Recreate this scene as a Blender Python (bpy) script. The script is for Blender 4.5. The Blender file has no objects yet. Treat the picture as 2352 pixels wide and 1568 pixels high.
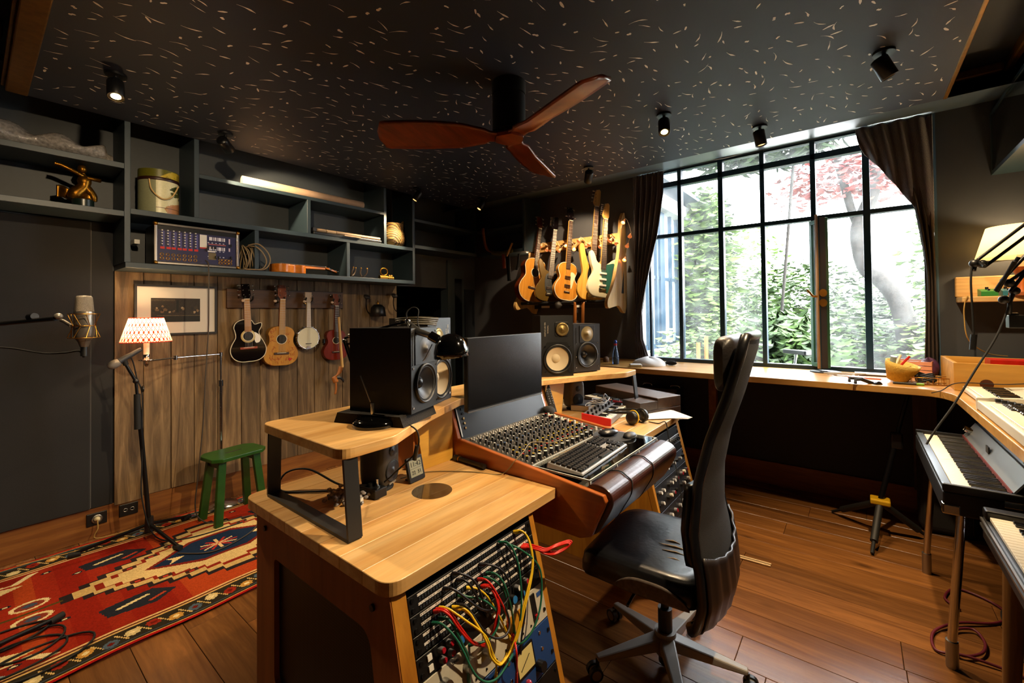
import bpy, math, random
import numpy as np
from mathutils import Vector, Matrix
random.seed(11)
RNG = np.random.default_rng(5)
SC = bpy.context.scene
COL = SC.collection
rad = math.radians

# ------------------------------------------------------------------ camera
F_PX, CY_PX, YAW, PITCH, ROLL = 993.527, 705.93, 0.671501, 0.014291, -0.01155
EYE = Vector((0.0, 0.0, 1.45))
_F = Vector((math.cos(YAW) * math.cos(PITCH), math.sin(YAW) * math.cos(PITCH), math.sin(PITCH)))
_r = Vector((math.sin(YAW), -math.cos(YAW), 0))
_u = _r.cross(_F)
_R = _r * math.cos(ROLL) + _u * math.sin(ROLL)
_U = -_r * math.sin(ROLL) + _u * math.cos(ROLL)
cam_data = bpy.data.cameras.new('camera')
cam = bpy.data.objects.new('camera', cam_data)
COL.objects.link(cam)
cam_data.sensor_fit = 'HORIZONTAL'
cam_data.sensor_width = 36.0
cam_data.lens = F_PX / 2352 * 36
cam_data.shift_y = -(784 - CY_PX) / 2352
cam_data.clip_start = 0.05
cam_data.clip_end = 200
cam.matrix_world = Matrix(((_R.x, _U.x, -_F.x, EYE.x), (_R.y, _U.y, -_F.y, EYE.y), (_R.z, _U.z, -_F.z, EYE.z), (0, 0, 0, 1)))
SC.camera = cam


def ray(x, y):
    return _F + _R * ((x - 1176) / F_PX) - _U * ((y - CY_PX) / F_PX)


def atz(x, y, z):
    d = ray(x, y)
    return EYE + d * ((z - EYE.z) / d.z)


def atX(x, y, X):
    d = ray(x, y)
    return EYE + d * (X / d.x)


def atY(x, y, Y):
    d = ray(x, y)
    return EYE + d * (Y / d.y)


# ------------------------------------------------------------------ world, exposure
SC.view_settings.view_transform = 'Standard'
SC.view_settings.look = 'None'
SC.view_settings.gamma = 1.0
SC.view_settings.use_curve_mapping = False
SC.view_settings.exposure = 0.5
world = bpy.data.worlds.new('overcast_sky')
SC.world = world
world.use_nodes = True
_bg = world.node_tree.nodes['Background']
_bg.inputs[0].default_value = (0.93, 0.97, 1.0, 1)
_bg.inputs[1].default_value = 22.0
SC.cycles.max_bounces = 7
SC.cycles.diffuse_bounces = 3
SC.cycles.glossy_bounces = 3
SC.cycles.transmission_bounces = 5
SC.cycles.transparent_max_bounces = 12
SC.cycles.caustics_reflective = False
SC.cycles.caustics_refractive = False
SC.cycles.sample_clamp_indirect = 6.0

# daylight portal in the window opening
_pl = bpy.data.lights.new('window_portal', 'AREA')
_pl.shape = 'RECTANGLE'
_pl.size, _pl.size_y = 2.2, 1.85
_pl.cycles.is_portal = True
_po = bpy.data.objects.new('window_portal', _pl)
COL.objects.link(_po)
_po.location = (4.36, 0.6, 1.9)
_po.rotation_euler = (0, rad(90), 0)   # faces -X, into the room


def lamp(kind, loc, energy, color, aim=None, size=0.03, angle=60, blend=0.5, name='lamp_light', parent=None):
    d = bpy.data.lights.new(name, kind)
    d.energy = energy
    d.color = color
    d.shadow_soft_size = size
    if kind == 'SPOT':
        d.spot_size = rad(angle)
        d.spot_blend = blend
    o = bpy.data.objects.new(name, d)
    COL.objects.link(o)
    o.location = loc
    if aim is not None:
        o.rotation_euler = (Vector(aim) - Vector(loc)).to_track_quat('-Z', 'Y').to_euler()
    return o


# ------------------------------------------------------------------ helpers: materials
def hexc(h):
    h = h.lstrip('#')
    c = [int(h[i:i + 2], 16) / 255 for i in (0, 2, 4)]
    return tuple((v / 12.92 if v <= 0.04045 else ((v + 0.055) / 1.055) ** 2.4) for v in c) + (1,)


MATS = {}


class NT:
    def __init__(s, name):
        s.m = bpy.data.materials.new(name)
        s.m.use_nodes = True
        s.t = s.m.node_tree
        s.b = s.t.nodes['Principled BSDF']

    def n(s, typ, **kw):
        nd = s.t.nodes.new(typ)
        for k, v in kw.items():
            if k.startswith('i_'):
                nd.inputs[int(k[2:])].default_value = v
            else:
                setattr(nd, k, v)
        return nd

    def l(s, a, ao, b, bi):
        s.t.links.new(a.outputs[ao], b.inputs[bi])


def mat(name, col='#808080', rough=0.5, metal=0.0, spec=None, noise=0.0, nscale=30.0, bump=0.0, bscale=200.0,
        emit=None, estr=0.0, trans=0.0, alpha=1.0, coat=0.0, sheen=0.0, ior=None):
    if name in MATS:
        return MATS[name]
    k = NT(name)
    b = k.b
    c = hexc(col) if isinstance(col, str) else col
    b.inputs['Base Color'].default_value = c
    b.inputs['Roughness'].default_value = rough
    b.inputs['Metallic'].default_value = metal
    if spec is not None:
        b.inputs['Specular IOR Level'].default_value = spec
    if ior:
        b.inputs['IOR'].default_value = ior
    if emit:
        b.inputs['Emission Color'].default_value = hexc(emit)
        b.inputs['Emission Strength'].default_value = estr
    b.inputs['Transmission Weight'].default_value = trans
    b.inputs['Alpha'].default_value = alpha
    b.inputs['Coat Weight'].default_value = coat
    b.inputs['Sheen Weight'].default_value = sheen
    if noise or bump:
        tc = k.n('ShaderNodeTexCoord')
    if noise:
        nz = k.n('ShaderNodeTexNoise')
        nz.inputs['Scale'].default_value = nscale
        nz.inputs['Detail'].default_value = 5
        k.l(tc, 'Object', nz, 'Vector')
        mx = k.n('ShaderNodeMixRGB', blend_type='MULTIPLY')
        mx.inputs[0].default_value = 1
        mx.inputs[1].default_value = c
        rp = k.n('ShaderNodeValToRGB')
        rp.color_ramp.elements[0].position = 0.3
        rp.color_ramp.elements[1].position = 0.7
        lo = max(0.0, 1 - noise)
        rp.color_ramp.elements[0].color = (lo, lo, lo, 1)
        rp.color_ramp.elements[1].color = (1 + noise * 0.3,) * 3 + (1,)
        k.l(nz, 'Fac', rp, 'Fac')
        k.l(rp, 'Color', mx, 2)
        k.l(mx, 'Color', b, 'Base Color')
    if bump:
        n2 = k.n('ShaderNodeTexNoise')
        n2.inputs['Scale'].default_value = bscale
        n2.inputs['Detail'].default_value = 3
        k.l(tc, 'Object', n2, 'Vector')
        bp = k.n('ShaderNodeBump')
        bp.inputs['Strength'].default_value = bump
        bp.inputs['Distance'].default_value = 0.004
        k.l(n2, 'Fac', bp, 'Height')
        k.l(bp, 'Normal', b, 'Normal')
    MATS[name] = k.m
    return k.m


def wood(name, c1, c2, c3=None, axis=0, scale=1.0, rough=0.45, var=0.25, bump=0.15, knots=0.0, fine=1.0, coat=0.0):
    """grain stretched along axis; brightness differs from piece to piece"""
    if name in MATS:
        return MATS[name]
    k = NT(name)
    tc = k.n('ShaderNodeTexCoord')
    oi = k.n('ShaderNodeObjectInfo')
    ml = k.n('ShaderNodeVectorMath', operation='MULTIPLY')
    st = [14.0 * scale] * 3
    st[axis] = 1.1 * scale
    ml.inputs[1].default_value = st
    mr = k.n('ShaderNodeMath', operation='MULTIPLY')
    mr.inputs[1].default_value = 57.0
    k.l(oi, 'Random', mr, 0)
    ad = k.n('ShaderNodeVectorMath', operation='ADD')
    k.l(tc, 'Object', ml, 0)
    k.l(ml, 'Vector', ad, 0)
    k.l(mr, 'Value', ad, 1)
    n1 = k.n('ShaderNodeTexNoise')
    n1.inputs['Scale'].default_value = 1.0
    n1.inputs['Detail'].default_value = 6
    n1.inputs['Roughness'].default_value = 0.62
    n1.inputs['Distortion'].default_value = 0.9
    k.l(ad, 'Vector', n1, 'Vector')
    rp = k.n('ShaderNodeValToRGB')
    e = rp.color_ramp.elements
    e[0].position, e[1].position = 0.32, 0.68
    e[0].color, e[1].color = hexc(c1), hexc(c2)
    if c3:
        x = e.new(0.5)
        x.color = hexc(c3)
    k.l(n1, 'Fac', rp, 'Fac')
    n2 = k.n('ShaderNodeTexNoise')
    n2.inputs['Scale'].default_value = 6.0 * fine
    n2.inputs['Detail'].default_value = 4
    k.l(ad, 'Vector', n2, 'Vector')
    r2 = k.n('ShaderNodeMapRange')
    r2.inputs[3].default_value = 0.72
    r2.inputs[4].default_value = 1.18
    k.l(n2, 'Fac', r2, 0)
    m1 = k.n('ShaderNodeMixRGB', blend_type='MULTIPLY')
    m1.inputs[0].default_value = 1
    k.l(rp, 'Color', m1, 1)
    k.l(r2, 'Result', m1, 2)
    r3 = k.n('ShaderNodeMapRange')
    r3.inputs[3].default_value = 1 - var
    r3.inputs[4].default_value = 1 + var
    k.l(oi, 'Random', r3, 0)
    m2 = k.n('ShaderNodeMixRGB', blend_type='MULTIPLY')
    m2.inputs[0].default_value = 1
    k.l(m1, 'Color', m2, 1)
    k.l(r3, 'Result', m2, 2)
    last = m2
    if knots:
        sc = k.n('ShaderNodeVectorMath', operation='MULTIPLY')
        ks = [5.0] * 3
        ks[axis] = 2.2
        sc.inputs[1].default_value = ks
        k.l(tc, 'Object', sc, 0)
        a2 = k.n('ShaderNodeVectorMath', operation='ADD')
        k.l(sc, 'Vector', a2, 0)
        k.l(mr, 'Value', a2, 1)
        vo = k.n('ShaderNodeTexVoronoi')
        vo.inputs['Scale'].default_value = 1.0
        k.l(a2, 'Vector', vo, 'Vector')
        r4 = k.n('ShaderNodeMapRange')
        r4.inputs[1].default_value = 0.06
        r4.inputs[2].default_value = 0.16
        r4.inputs[3].default_value = 1 - knots
        r4.inputs[4].default_value = 1.0
        k.l(vo, 'Distance', r4, 0)
        m3 = k.n('ShaderNodeMixRGB', blend_type='MULTIPLY')
        m3.inputs[0].default_value = 1
        k.l(m2, 'Color', m3, 1)
        k.l(r4, 'Result', m3, 2)
        last = m3
    k.l(last, 'Color', k.b, 'Base Color')
    k.b.inputs['Roughness'].default_value = rough
    k.b.inputs['Coat Weight'].default_value = coat
    k.b.inputs['Coat Roughness'].default_value = 0.15
    bp = k.n('ShaderNodeBump')
    bp.inputs['Strength'].default_value = bump
    bp.inputs['Distance'].default_value = 0.003
    k.l(n2, 'Fac', bp, 'Height')
    k.l(bp, 'Normal', k.b, 'Normal')
    MATS[name] = k.m
    return k.m


def attrmat(name, rough=0.6, spec=0.4, bump=0.0, bscale=300, emit=0.0, metal=0.0):
    """colour read from the mesh's own printed pattern"""
    if name in MATS:
        return MATS[name]
    k = NT(name)
    at = k.n('ShaderNodeVertexColor', layer_name='Col')
    k.l(at, 'Color', k.b, 'Base Color')
    k.b.inputs['Roughness'].default_value = rough
    k.b.inputs['Metallic'].default_value = metal
    k.b.inputs['Specular IOR Level'].default_value = spec
    if emit:
        k.l(at, 'Color', k.b, 'Emission Color')
        k.b.inputs['Emission Strength'].default_value = emit
    if bump:
        tc = k.n('ShaderNodeTexCoord')
        n2 = k.n('ShaderNodeTexNoise')
        n2.inputs['Scale'].default_value = bscale
        k.l(tc, 'Object', n2, 'Vector')
        bp = k.n('ShaderNodeBump')
        bp.inputs['Strength'].default_value = bump
        bp.inputs['Distance'].default_value = 0.004
        k.l(n2, 'Fac', bp, 'Height')
        k.l(bp, 'Normal', k.b, 'Normal')
    MATS[name] = k.m
    return k.m


def glassmat(name, tint=(1, 1, 1, 1), gloss=0.12, rough=0.02, dirt=0.0):
    """thin sheet: mostly see-through with a reflective coat"""
    if name in MATS:
        return MATS[name]
    k = NT(name)
    t = k.t
    t.nodes.remove(k.b)
    out = [n for n in t.nodes if n.type == 'OUTPUT_MATERIAL'][0]
    tr = k.n('ShaderNodeBsdfTransparent')
    tr.inputs[0].default_value = tint
    gl = k.n('ShaderNodeBsdfGlossy')
    gl.inputs['Roughness'].default_value = rough
    fr = k.n('ShaderNodeFresnel')
    fr.inputs[0].default_value = 1.45
    ml = k.n('ShaderNodeMath', operation='MULTIPLY')
    ml.inputs[1].default_value = gloss * 8
    k.l(fr, 0, ml, 0)
    mx = k.n('ShaderNodeMixShader')
    k.l(ml, 0, mx, 0)
    k.l(tr, 0, mx, 1)
    k.l(gl, 0, mx, 2)
    last = mx
    if dirt:
        df = k.n('ShaderNodeBsdfTranslucent')
        df.inputs[0].default_value = (0.9, 0.93, 0.95, 1)
        tc = k.n('ShaderNodeTexCoord')
        nz = k.n('ShaderNodeTexNoise')
        nz.inputs['Scale'].default_value = 9
        nz.inputs['Detail'].default_value = 8
        k.l(tc, 'Object', nz, 'Vector')
        mr = k.n('ShaderNodeMapRange')
        mr.inputs[1].default_value = 0.35
        mr.inputs[2].default_value = 0.75
        mr.inputs[3].default_value = dirt * 0.3
        mr.inputs[4].default_value = dirt
        k.l(nz, 'Fac', mr, 0)
        m2 = k.n('ShaderNodeMixShader')
        k.l(mr, 0, m2, 0)
        k.l(mx, 0, m2, 1)
        k.l(df, 0, m2, 2)
        last = m2
    k.l(last, 0, out, 0)
    MATS[name] = k.m
    return k.m


# ------------------------------------------------------------------ helpers: meshes
ORIGIN = {}          # root object -> world offset of coordinates given in world space


class MB:
    DEF = None

    def __init__(s, M=None):
        s.v, s.f, s.M, s.sm = [], [], (M if M is not None else MB.DEF), []

    def add(s, vs, fs, smooth=False):
        o = len(s.v)
        if s.M is not None:
            vs = [s.M @ Vector(p) for p in vs]
        s.v += [tuple(p) for p in vs]
        s.f += [tuple(i + o for i in f) for f in fs]
        s.sm += [smooth] * len(fs)
        return s

    def box(s, x0, y0, z0, x1, y1, z1):
        v = [(x0, y0, z0), (x1, y0, z0), (x1, y1, z0), (x0, y1, z0), (x0, y0, z1), (x1, y0, z1), (x1, y1, z1), (x0, y1, z1)]
        return s.add(v, [(0, 3, 2, 1), (4, 5, 6, 7), (0, 1, 5, 4), (1, 2, 6, 5), (2, 3, 7, 6), (3, 0, 4, 7)])

    def cbox(s, c, d):
        return s.box(c[0] - d[0] / 2, c[1] - d[1] / 2, c[2] - d[2] / 2, c[0] + d[0] / 2, c[1] + d[1] / 2, c[2] + d[2] / 2)

    def beam(s, p, q, w, h, up=(0, 0, 1)):
        """box from p to q, w across, h along up"""
        p, q = Vector(p), Vector(q)
        d = (q - p).normalized()
        a = d.cross(Vector(up))
        if a.length < 1e-4:
            a = d.cross(Vector((1, 0, 0)))
        a.normalize()
        b = a.cross(d).normalized()
        v = []
        for e in (p, q):
            for i, j in ((-1, -1), (1, -1), (1, 1), (-1, 1)):
                v.append(e + a * (i * w / 2) + b * (j * h / 2))
        return s.add(v, [(0, 3, 2, 1), (4, 5, 6, 7), (0, 1, 5, 4), (1, 2, 6, 5), (2, 3, 7, 6), (3, 0, 4, 7)])

    def prism(s, poly, axis, a, b, smooth=False):
        """polygon in the plane across axis: 'x' -> (y,z), 'y' -> (x,z), 'z' -> (x,y)"""
        n = len(poly)
        v = []
        for t in (a, b):
            for p in poly:
                v.append({'x': (t, p[0], p[1]), 'y': (p[0], t, p[1]), 'z': (p[0], p[1], t)}[axis])
        f = [tuple(range(n)), tuple(range(2 * n - 1, n - 1, -1))]
        f += [(i, i + n, (i + 1) % n + n, (i + 1) % n) for i in range(n)]
        return s.add(v, f)

    def cyl(s, p, q, r0, r1=None, n=14, cap=True, smooth=True):
        r1 = r0 if r1 is None else r1
        p, q = Vector(p), Vector(q)
        d = (q - p).normalized()
        a = d.orthogonal().normalized()
        b = d.cross(a)
        v = []
        for e, r in ((p, r0), (q, r1)):
            for i in range(n):
                t = 2 * math.pi * i / n
                v.append(e + a * (r * math.cos(t)) + b * (r * math.sin(t)))
        f = [(i, (i + 1) % n, (i + 1) % n + n, i + n) for i in range(n)]
        s.add(v, f, smooth)
        if cap:
            s.add(v[:n], [tuple(range(n - 1, -1, -1))])
            s.add(v[n:], [tuple(range(n))])
        return s

    def tube(s, pts, r, n=8, closed=False, cap=True):
        pts = [Vector(p) for p in pts]
        m = len(pts)
        rr = r if isinstance(r, (list, tuple)) else [r] * m
        v, prev = [], None
        for i in range(m):
            if closed:
                d = pts[(i + 1) % m] - pts[i - 1]
            else:
                d = pts[min(i + 1, m - 1)] - pts[max(i - 1, 0)]
            if d.length < 1e-9:
                d = Vector((0, 0, 1))
            d.normalize()
            if prev is None:
                a = d.orthogonal().normalized()
            else:
                a = prev - d * prev.dot(d)
                if a.length < 1e-6:
                    a = d.orthogonal()
                a.normalize()
            prev = a
            b = d.cross(a)
            for k in range(n):
                t = 2 * math.pi * k / n
                v.append(pts[i] + a * (rr[i] * math.cos(t)) + b * (rr[i] * math.sin(t)))
        f = []
        for i in range(m if closed else m - 1):
            j = (i + 1) % m
            for k in range(n):
                f.append((i * n + k, i * n + (k + 1) % n, j * n + (k + 1) % n, j * n + k))
        s.add(v, f, True)
        if cap and not closed:
            s.add(v[:n], [tuple(range(n - 1, -1, -1))])
            s.add(v[-n:], [tuple(range(n))])
        return s

    def lathe(s, prof, c=(0, 0, 0), n=28, axis=(0, 0, 1), smooth=True, cap=True):
        """profile of (radius, height) turned about axis through c"""
        ax = Vector(axis).normalized()
        a = ax.orthogonal().normalized()
        b = ax.cross(a)
        c = Vector(c)
        v = []
        for r, h in prof:
            for k in range(n):
                t = 2 * math.pi * k / n
                v.append(c + ax * h + a * (r * math.cos(t)) + b * (r * math.sin(t)))
        f = []
        for i in range(len(prof) - 1):
            for k in range(n):
                f.append((i * n + k, i * n + (k + 1) % n, (i + 1) * n + (k + 1) % n, (i + 1) * n + k))
        s.add(v, f, smooth)
        if cap and prof[0][0] > 1e-5:
            s.add(v[:n], [tuple(range(n - 1, -1, -1))])
        if cap and prof[-1][0] > 1e-5:
            s.add(v[-n:], [tuple(range(n))])
        return s

    def sph(s, c, r, n=14, m=9):
        sx, sy, sz = r if isinstance(r, (tuple, list)) else (r, r, r)
        v = [(c[0], c[1], c[2] - sz)]
        for i in range(1, m):
            ph = -math.pi / 2 + math.pi * i / m
            for k in range(n):
                t = 2 * math.pi * k / n
                v.append((c[0] + sx * math.cos(ph) * math.cos(t), c[1] + sy * math.cos(ph) * math.sin(t), c[2] + sz * math.sin(ph)))
        v.append((c[0], c[1], c[2] + sz))
        f = [(0, 1 + (k + 1) % n, 1 + k) for k in range(n)]
        for i in range(m - 2):
            for k in range(n):
                f.append((1 + i * n + k, 1 + i * n + (k + 1) % n, 1 + (i + 1) * n + (k + 1) % n, 1 + (i + 1) * n + k))
        L = len(v) - 1
        f += [(1 + (m - 2) * n + k, 1 + (m - 2) * n + (k + 1) % n, L) for k in range(n)]
        return s.add(v, f, True)

    def grid(s, fn, nu, nv, closed_u=False, smooth=True):
        """surface fn(u, v), u and v in 0..1"""
        v = []
        cu = nu if closed_u else nu + 1
        for j in range(nv + 1):
            for i in range(cu):
                v.append(fn(i / nu, j / nv))
        f = []
        for j in range(nv):
            for i in range(nu):
                f.append((j * cu + i, j * cu + (i + 1) % cu, (j + 1) * cu + (i + 1) % cu, (j + 1) * cu + i))
        return s.add(v, f, smooth)

    def mesh(s, name, off=(0, 0, 0)):
        me = bpy.data.meshes.new(name)
        o = Vector(off)
        me.from_pydata([tuple(Vector(p) - o) for p in s.v], [], s.f)
        me.polygons.foreach_set('use_smooth', s.sm)
        me.update()
        return me

    def build(s, name, m, parent=None, bevel=0.0, seg=2, solid=0.0, sub=0):
        if parent is not None:
            r = parent
            while r.parent is not None:
                r = r.parent
            off = ORIGIN.get(r.name, (0, 0, 0))
        else:
            A = np.array(s.v)
            lo, hi = A.min(0), A.max(0)
            off = ((lo[0] + hi[0]) / 2, (lo[1] + hi[1]) / 2, lo[2])
        me = s.mesh(name, off)
        o = bpy.data.objects.new(name, me)
        COL.objects.link(o)
        me.materials.append(m)
        if parent is not None:
            o.parent = parent
        else:
            o.location = off
            ORIGIN[o.name] = off
        if solid:
            md = o.modifiers.new('thickness', 'SOLIDIFY')
            md.thickness = solid
            md.offset = 0
        if sub:
            md = o.modifiers.new('smooth', 'SUBSURF')
            md.levels = md.render_levels = sub
        if bevel:
            md = o.modifiers.new('edge', 'BEVEL')
            md.width = bevel
            md.segments = seg
            md.limit_method = 'ANGLE'
            md.angle_limit = rad(35)
            md.harden_normals = False
        return o


def tag(o, label, cat, group=None, kind=None):
    o['label'] = label
    o['category'] = cat
    if group:
        o['group'] = group
    if kind:
        o['kind'] = kind
    return o


def thing(name, label, cat, loc=(0, 0, 0), rz=0.0, group=None, world=False, rot=None):
    """Empty at the base of a thing. world=True: parts are given in world coordinates"""
    o = bpy.data.objects.new(name, None)
    COL.objects.link(o)
    o.empty_display_size = 0.1
    o.location = loc
    o.rotation_euler = rot if rot is not None else (0, 0, rz)
    if world:
        ORIGIN[o.name] = tuple(loc)
    return tag(o, label, cat, group)


def struct(o):
    o['kind'] = 'structure'
    return o


def dup(o, loc=None, rz=None, label=None, parent=None):
    c = o.copy()
    COL.objects.link(c)
    if parent is not None:
        c.parent = parent
    if loc is not None:
        c.location = loc
    if rz is not None:
        c.rotation_euler = (0, 0, rz)
    if label:
        c['label'] = label
    for ch in list(o.children):
        dup(ch, parent=c)
    return c


def inst(o, name, parent, loc, rot=None, m=None):
    """another piece sharing the mesh of o"""
    c = bpy.data.objects.new(name, o.data if hasattr(o, 'data') else o)
    COL.objects.link(c)
    c.parent = parent
    c.location = loc
    if rot is not None:
        c.rotation_euler = rot
    return c


def text(s, name, m, parent, loc, rot, size=0.05, ext=0.0004, align='CENTER', shear=0.0):
    cu = bpy.data.curves.new(name, 'FONT')
    cu.body = s
    cu.size = size
    cu.extrude = ext
    cu.align_x = align
    cu.align_y = 'CENTER'
    cu.shear = shear
    cu.materials.append(m)
    tmp = bpy.data.objects.new(name, cu)
    COL.objects.link(tmp)
    me = bpy.data.meshes.new_from_object(tmp.evaluated_get(bpy.context.evaluated_depsgraph_get()))
    bpy.data.objects.remove(tmp)
    o = bpy.data.objects.new(name, me)
    COL.objects.link(o)
    r = parent
    while r.parent is not None:
        r = r.parent
    o.parent = parent
    o.location = Vector(loc) - Vector(ORIGIN.get(r.name, (0, 0, 0)))
    o.rotation_euler = rot
    return o


def smooth_path(pts, n=8, closed=False):
    """Catmull-Rom through the points"""
    P = [Vector(p) for p in pts]
    m = len(P)
    out = []
    rng = range(m if closed else m - 1)
    for i in rng:
        if closed:
            p0, p1, p2, p3 = P[i - 1], P[i], P[(i + 1) % m], P[(i + 2) % m]
        else:
            p0, p1, p2, p3 = P[max(i - 1, 0)], P[i], P[i + 1], P[min(i + 2, m - 1)]
        for k in range(n):
            t = k / n
            out.append(0.5 * ((2 * p1) + (p2 - p0) * t + (2 * p0 - 5 * p1 + 4 * p2 - p3) * t * t + (3 * p1 - p0 - 3 * p2 + p3) * t ** 3))
    if not closed:
        out.append(P[-1])
    return out


def round_poly(pts, r, n=5):
    """2D polygon with its corners rounded (r may be a list)"""
    out = []
    m = len(pts)
    for i in range(m):
        ri = r[i] if isinstance(r, (list, tuple)) else r
        p = Vector(pts[i])
        if ri <= 0:
            out.append(tuple(p))
            continue
        a = (Vector(pts[i - 1]) - p)
        b = (Vector(pts[(i + 1) % m]) - p)
        ri = min(ri, a.length * 0.49, b.length * 0.49)
        a, b = p + a.normalized() * ri, p + b.normalized() * ri
        for k in range(n + 1):
            t = k / n
            out.append(tuple(a * (1 - t) ** 2 + p * (2 * t * (1 - t)) + b * t * t))
    return out


class Canvas:
    """a printed or woven pattern, laid on a mesh grid as colour"""
    def __init__(s, w, h, bg):
        s.w, s.h = w, h
        s.a = np.empty((h, w, 3))
        s.a[:] = hexc(bg)[:3]
        s.Y, s.X = np.mgrid[0:h, 0:w] + 0.5

    def fill(s, mask, c, k=1.0):
        c = np.array(hexc(c)[:3]) if isinstance(c, str) else np.array(c)
        s.a[mask] = s.a[mask] * (1 - k) + c * k

    def rect(s, x0, y0, x1, y1, c, k=1.0):
        s.fill((s.X >= x0) & (s.X < x1) & (s.Y >= y0) & (s.Y < y1), c, k)

    def ell(s, x, y, rx, ry, c, k=1.0):
        s.fill(((s.X - x) / rx) ** 2 + ((s.Y - y) / ry) ** 2 < 1, c, k)

    def poly(s, pts, c, k=1.0):
        m = np.zeros(s.a.shape[:2], bool)
        n = len(pts)
        for i in range(n):
            x0, y0 = pts[i]
            x1, y1 = pts[(i + 1) % n]
            if y0 == y1:
                continue
            cr = ((s.Y >= min(y0, y1)) & (s.Y < max(y0, y1)))
            xi = x0 + (s.Y - y0) * (x1 - x0) / (y1 - y0)
            m ^= cr & (s.X < xi)
        s.fill(m, c, k)

    def line(s, x0, y0, x1, y1, w, c, k=1.0):
        d = math.hypot(x1 - x0, y1 - y0) + 1e-9
        ux, uy = (x1 - x0) / d, (y1 - y0) / d
        t = (s.X - x0) * ux + (s.Y - y0) * uy
        q = np.abs(-(s.X - x0) * uy + (s.Y - y0) * ux)
        s.fill((t >= 0) & (t <= d) & (q < w / 2), c, k)

    def noise(s, amt):
        s.a *= 1 + amt * (RNG.random(s.a.shape[:2])[..., None] - 0.5) * 2

    def build(s, name, m, parent, fn):
        """one quad per cell; fn(u, v) -> position, u to the right, v downwards"""
        w, h = s.w, s.h
        uu, vv = np.meshgrid(np.linspace(0, 1, w + 1), np.linspace(0, 1, h + 1))
        pts = [fn(u, v) for u, v in zip(uu.ravel(), vv.ravel())]
        if MB.DEF is not None:
            pts = [MB.DEF @ Vector(q) for q in pts]
        idx = np.arange((w + 1) * (h + 1)).reshape(h + 1, w + 1)
        f = np.stack([idx[1:, :-1], idx[1:, 1:], idx[:-1, 1:], idx[:-1, :-1]], -1).reshape(-1, 4)
        r = parent
        off = (0, 0, 0)
        if parent is not None:
            while r.parent is not None:
                r = r.parent
            off = ORIGIN.get(r.name, (0, 0, 0))
        else:
            A = np.array([tuple(p) for p in pts])
            lo, hi = A.min(0), A.max(0)
            off = ((lo[0] + hi[0]) / 2, (lo[1] + hi[1]) / 2, lo[2])
        me = bpy.data.meshes.new(name)
        me.from_pydata([tuple(Vector(p) - Vector(off)) for p in pts], [], f.tolist())
        ca = me.color_attributes.new('Col', 'FLOAT_COLOR', 'CORNER')
        c4 = np.concatenate([np.clip(s.a, 0, 4).reshape(-1, 3), np.ones((w * h, 1))], 1)
        ca.data.foreach_set('color', np.repeat(c4, 4, axis=0).astype(np.float32).ravel())
        me.materials.append(m)
        me.polygons.foreach_set('use_smooth', [True] * len(me.polygons))
        me.update()
        o = bpy.data.objects.new(name, me)
        COL.objects.link(o)
        if parent is not None:
            o.parent = parent
        else:
            o.location = off
            ORIGIN[o.name] = off
        return o


# common materials
M_NAVY = mat('navy_wall_paint', '#171c24', 0.62, noise=0.10, nscale=6, bump=0.05, bscale=90)
M_BLUEGREY = mat('blue_grey_paint', '#3c4a52', 0.5, noise=0.06, nscale=9)
M_BLACK = mat('black_plastic', '#0c0c0d', 0.42)
M_BLACKM = mat('black_metal', '#101012', 0.35, metal=0.3)
M_RUBBER = mat('black_rubber', '#0a0a0a', 0.75)
M_CHROME = mat('chrome', '#c8c8c8', 0.15, metal=1.0)
M_BRASS = mat('brass', '#b8863a', 0.3, metal=1.0)
M_STEEL = mat('brushed_steel', '#a6a6a4', 0.35, metal=1.0)
M_DGREY = mat('dark_grey_plastic', '#26262a', 0.5)
M_WHITE = mat('white_plastic', '#e4e2dc', 0.45)
M_RED = mat('red_plastic', '#b3121a', 0.4)
M_CREAM = mat('cream_keys', '#e6ddc8', 0.35)
M_PAPER = mat('white_paper', '#f0efec', 0.8)
M_GLASS = glassmat('window_glass', gloss=0.10, dirt=0.05)
# ================================================================== the room
YL, XW = 3.97, 4.2            # board wall, window wall
ZC = 2.705                    # painted ceiling panel
X0, Y0 = -1.8, -1.4           # far sides of the room, out of view
M_OAK = wood('oak_floorboards', '#5e3a1c', '#8a5a2c', '#744a24', axis=1, scale=1.0, rough=0.27, var=0.22, bump=0.12, knots=0.5)
M_OAKBASE = wood('oak_baseboard', '#6a3a18', '#94602c', axis=0, rough=0.45, var=0.08, knots=0.3)
M_OAKBASEY = wood('oak_baseboard_y', '#6a3a18', '#94602c', axis=1, rough=0.45, var=0.08, knots=0.3)
M_BARN = wood('weathered_boards', '#4a3a28', '#8d7452', '#6c563a', axis=2, scale=1.3, rough=0.75, var=0.28, bump=0.5, knots=0.55, fine=1.6)
M_CEIL = mat('midnight_ceiling_paint', '#1a2234', 0.6, noise=0.08, nscale=4)
M_STROKE = mat('silver_paint_strokes', '#f4ece0', 0.4)
M_GOLD = mat('gilt_moulding', '#8a6020', 0.35, metal=0.7, noise=0.3, nscale=25)
M_DARKCEIL = mat('dark_ceiling_paint', '#161b1f', 0.6)
M_FABRIC = mat('black_acoustic_fabric', '#0d0e11', 0.85, noise=0.25, nscale=5, bump=0.15, bscale=260, sheen=0.3)
M_GREYWALL = mat('slate_wall_paint', '#35383c', 0.6, noise=0.08, nscale=5, bump=0.05, bscale=120)
M_FRAME = mat('petrol_steel_frame', '#14344a', 0.35, spec=0.5)

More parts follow.
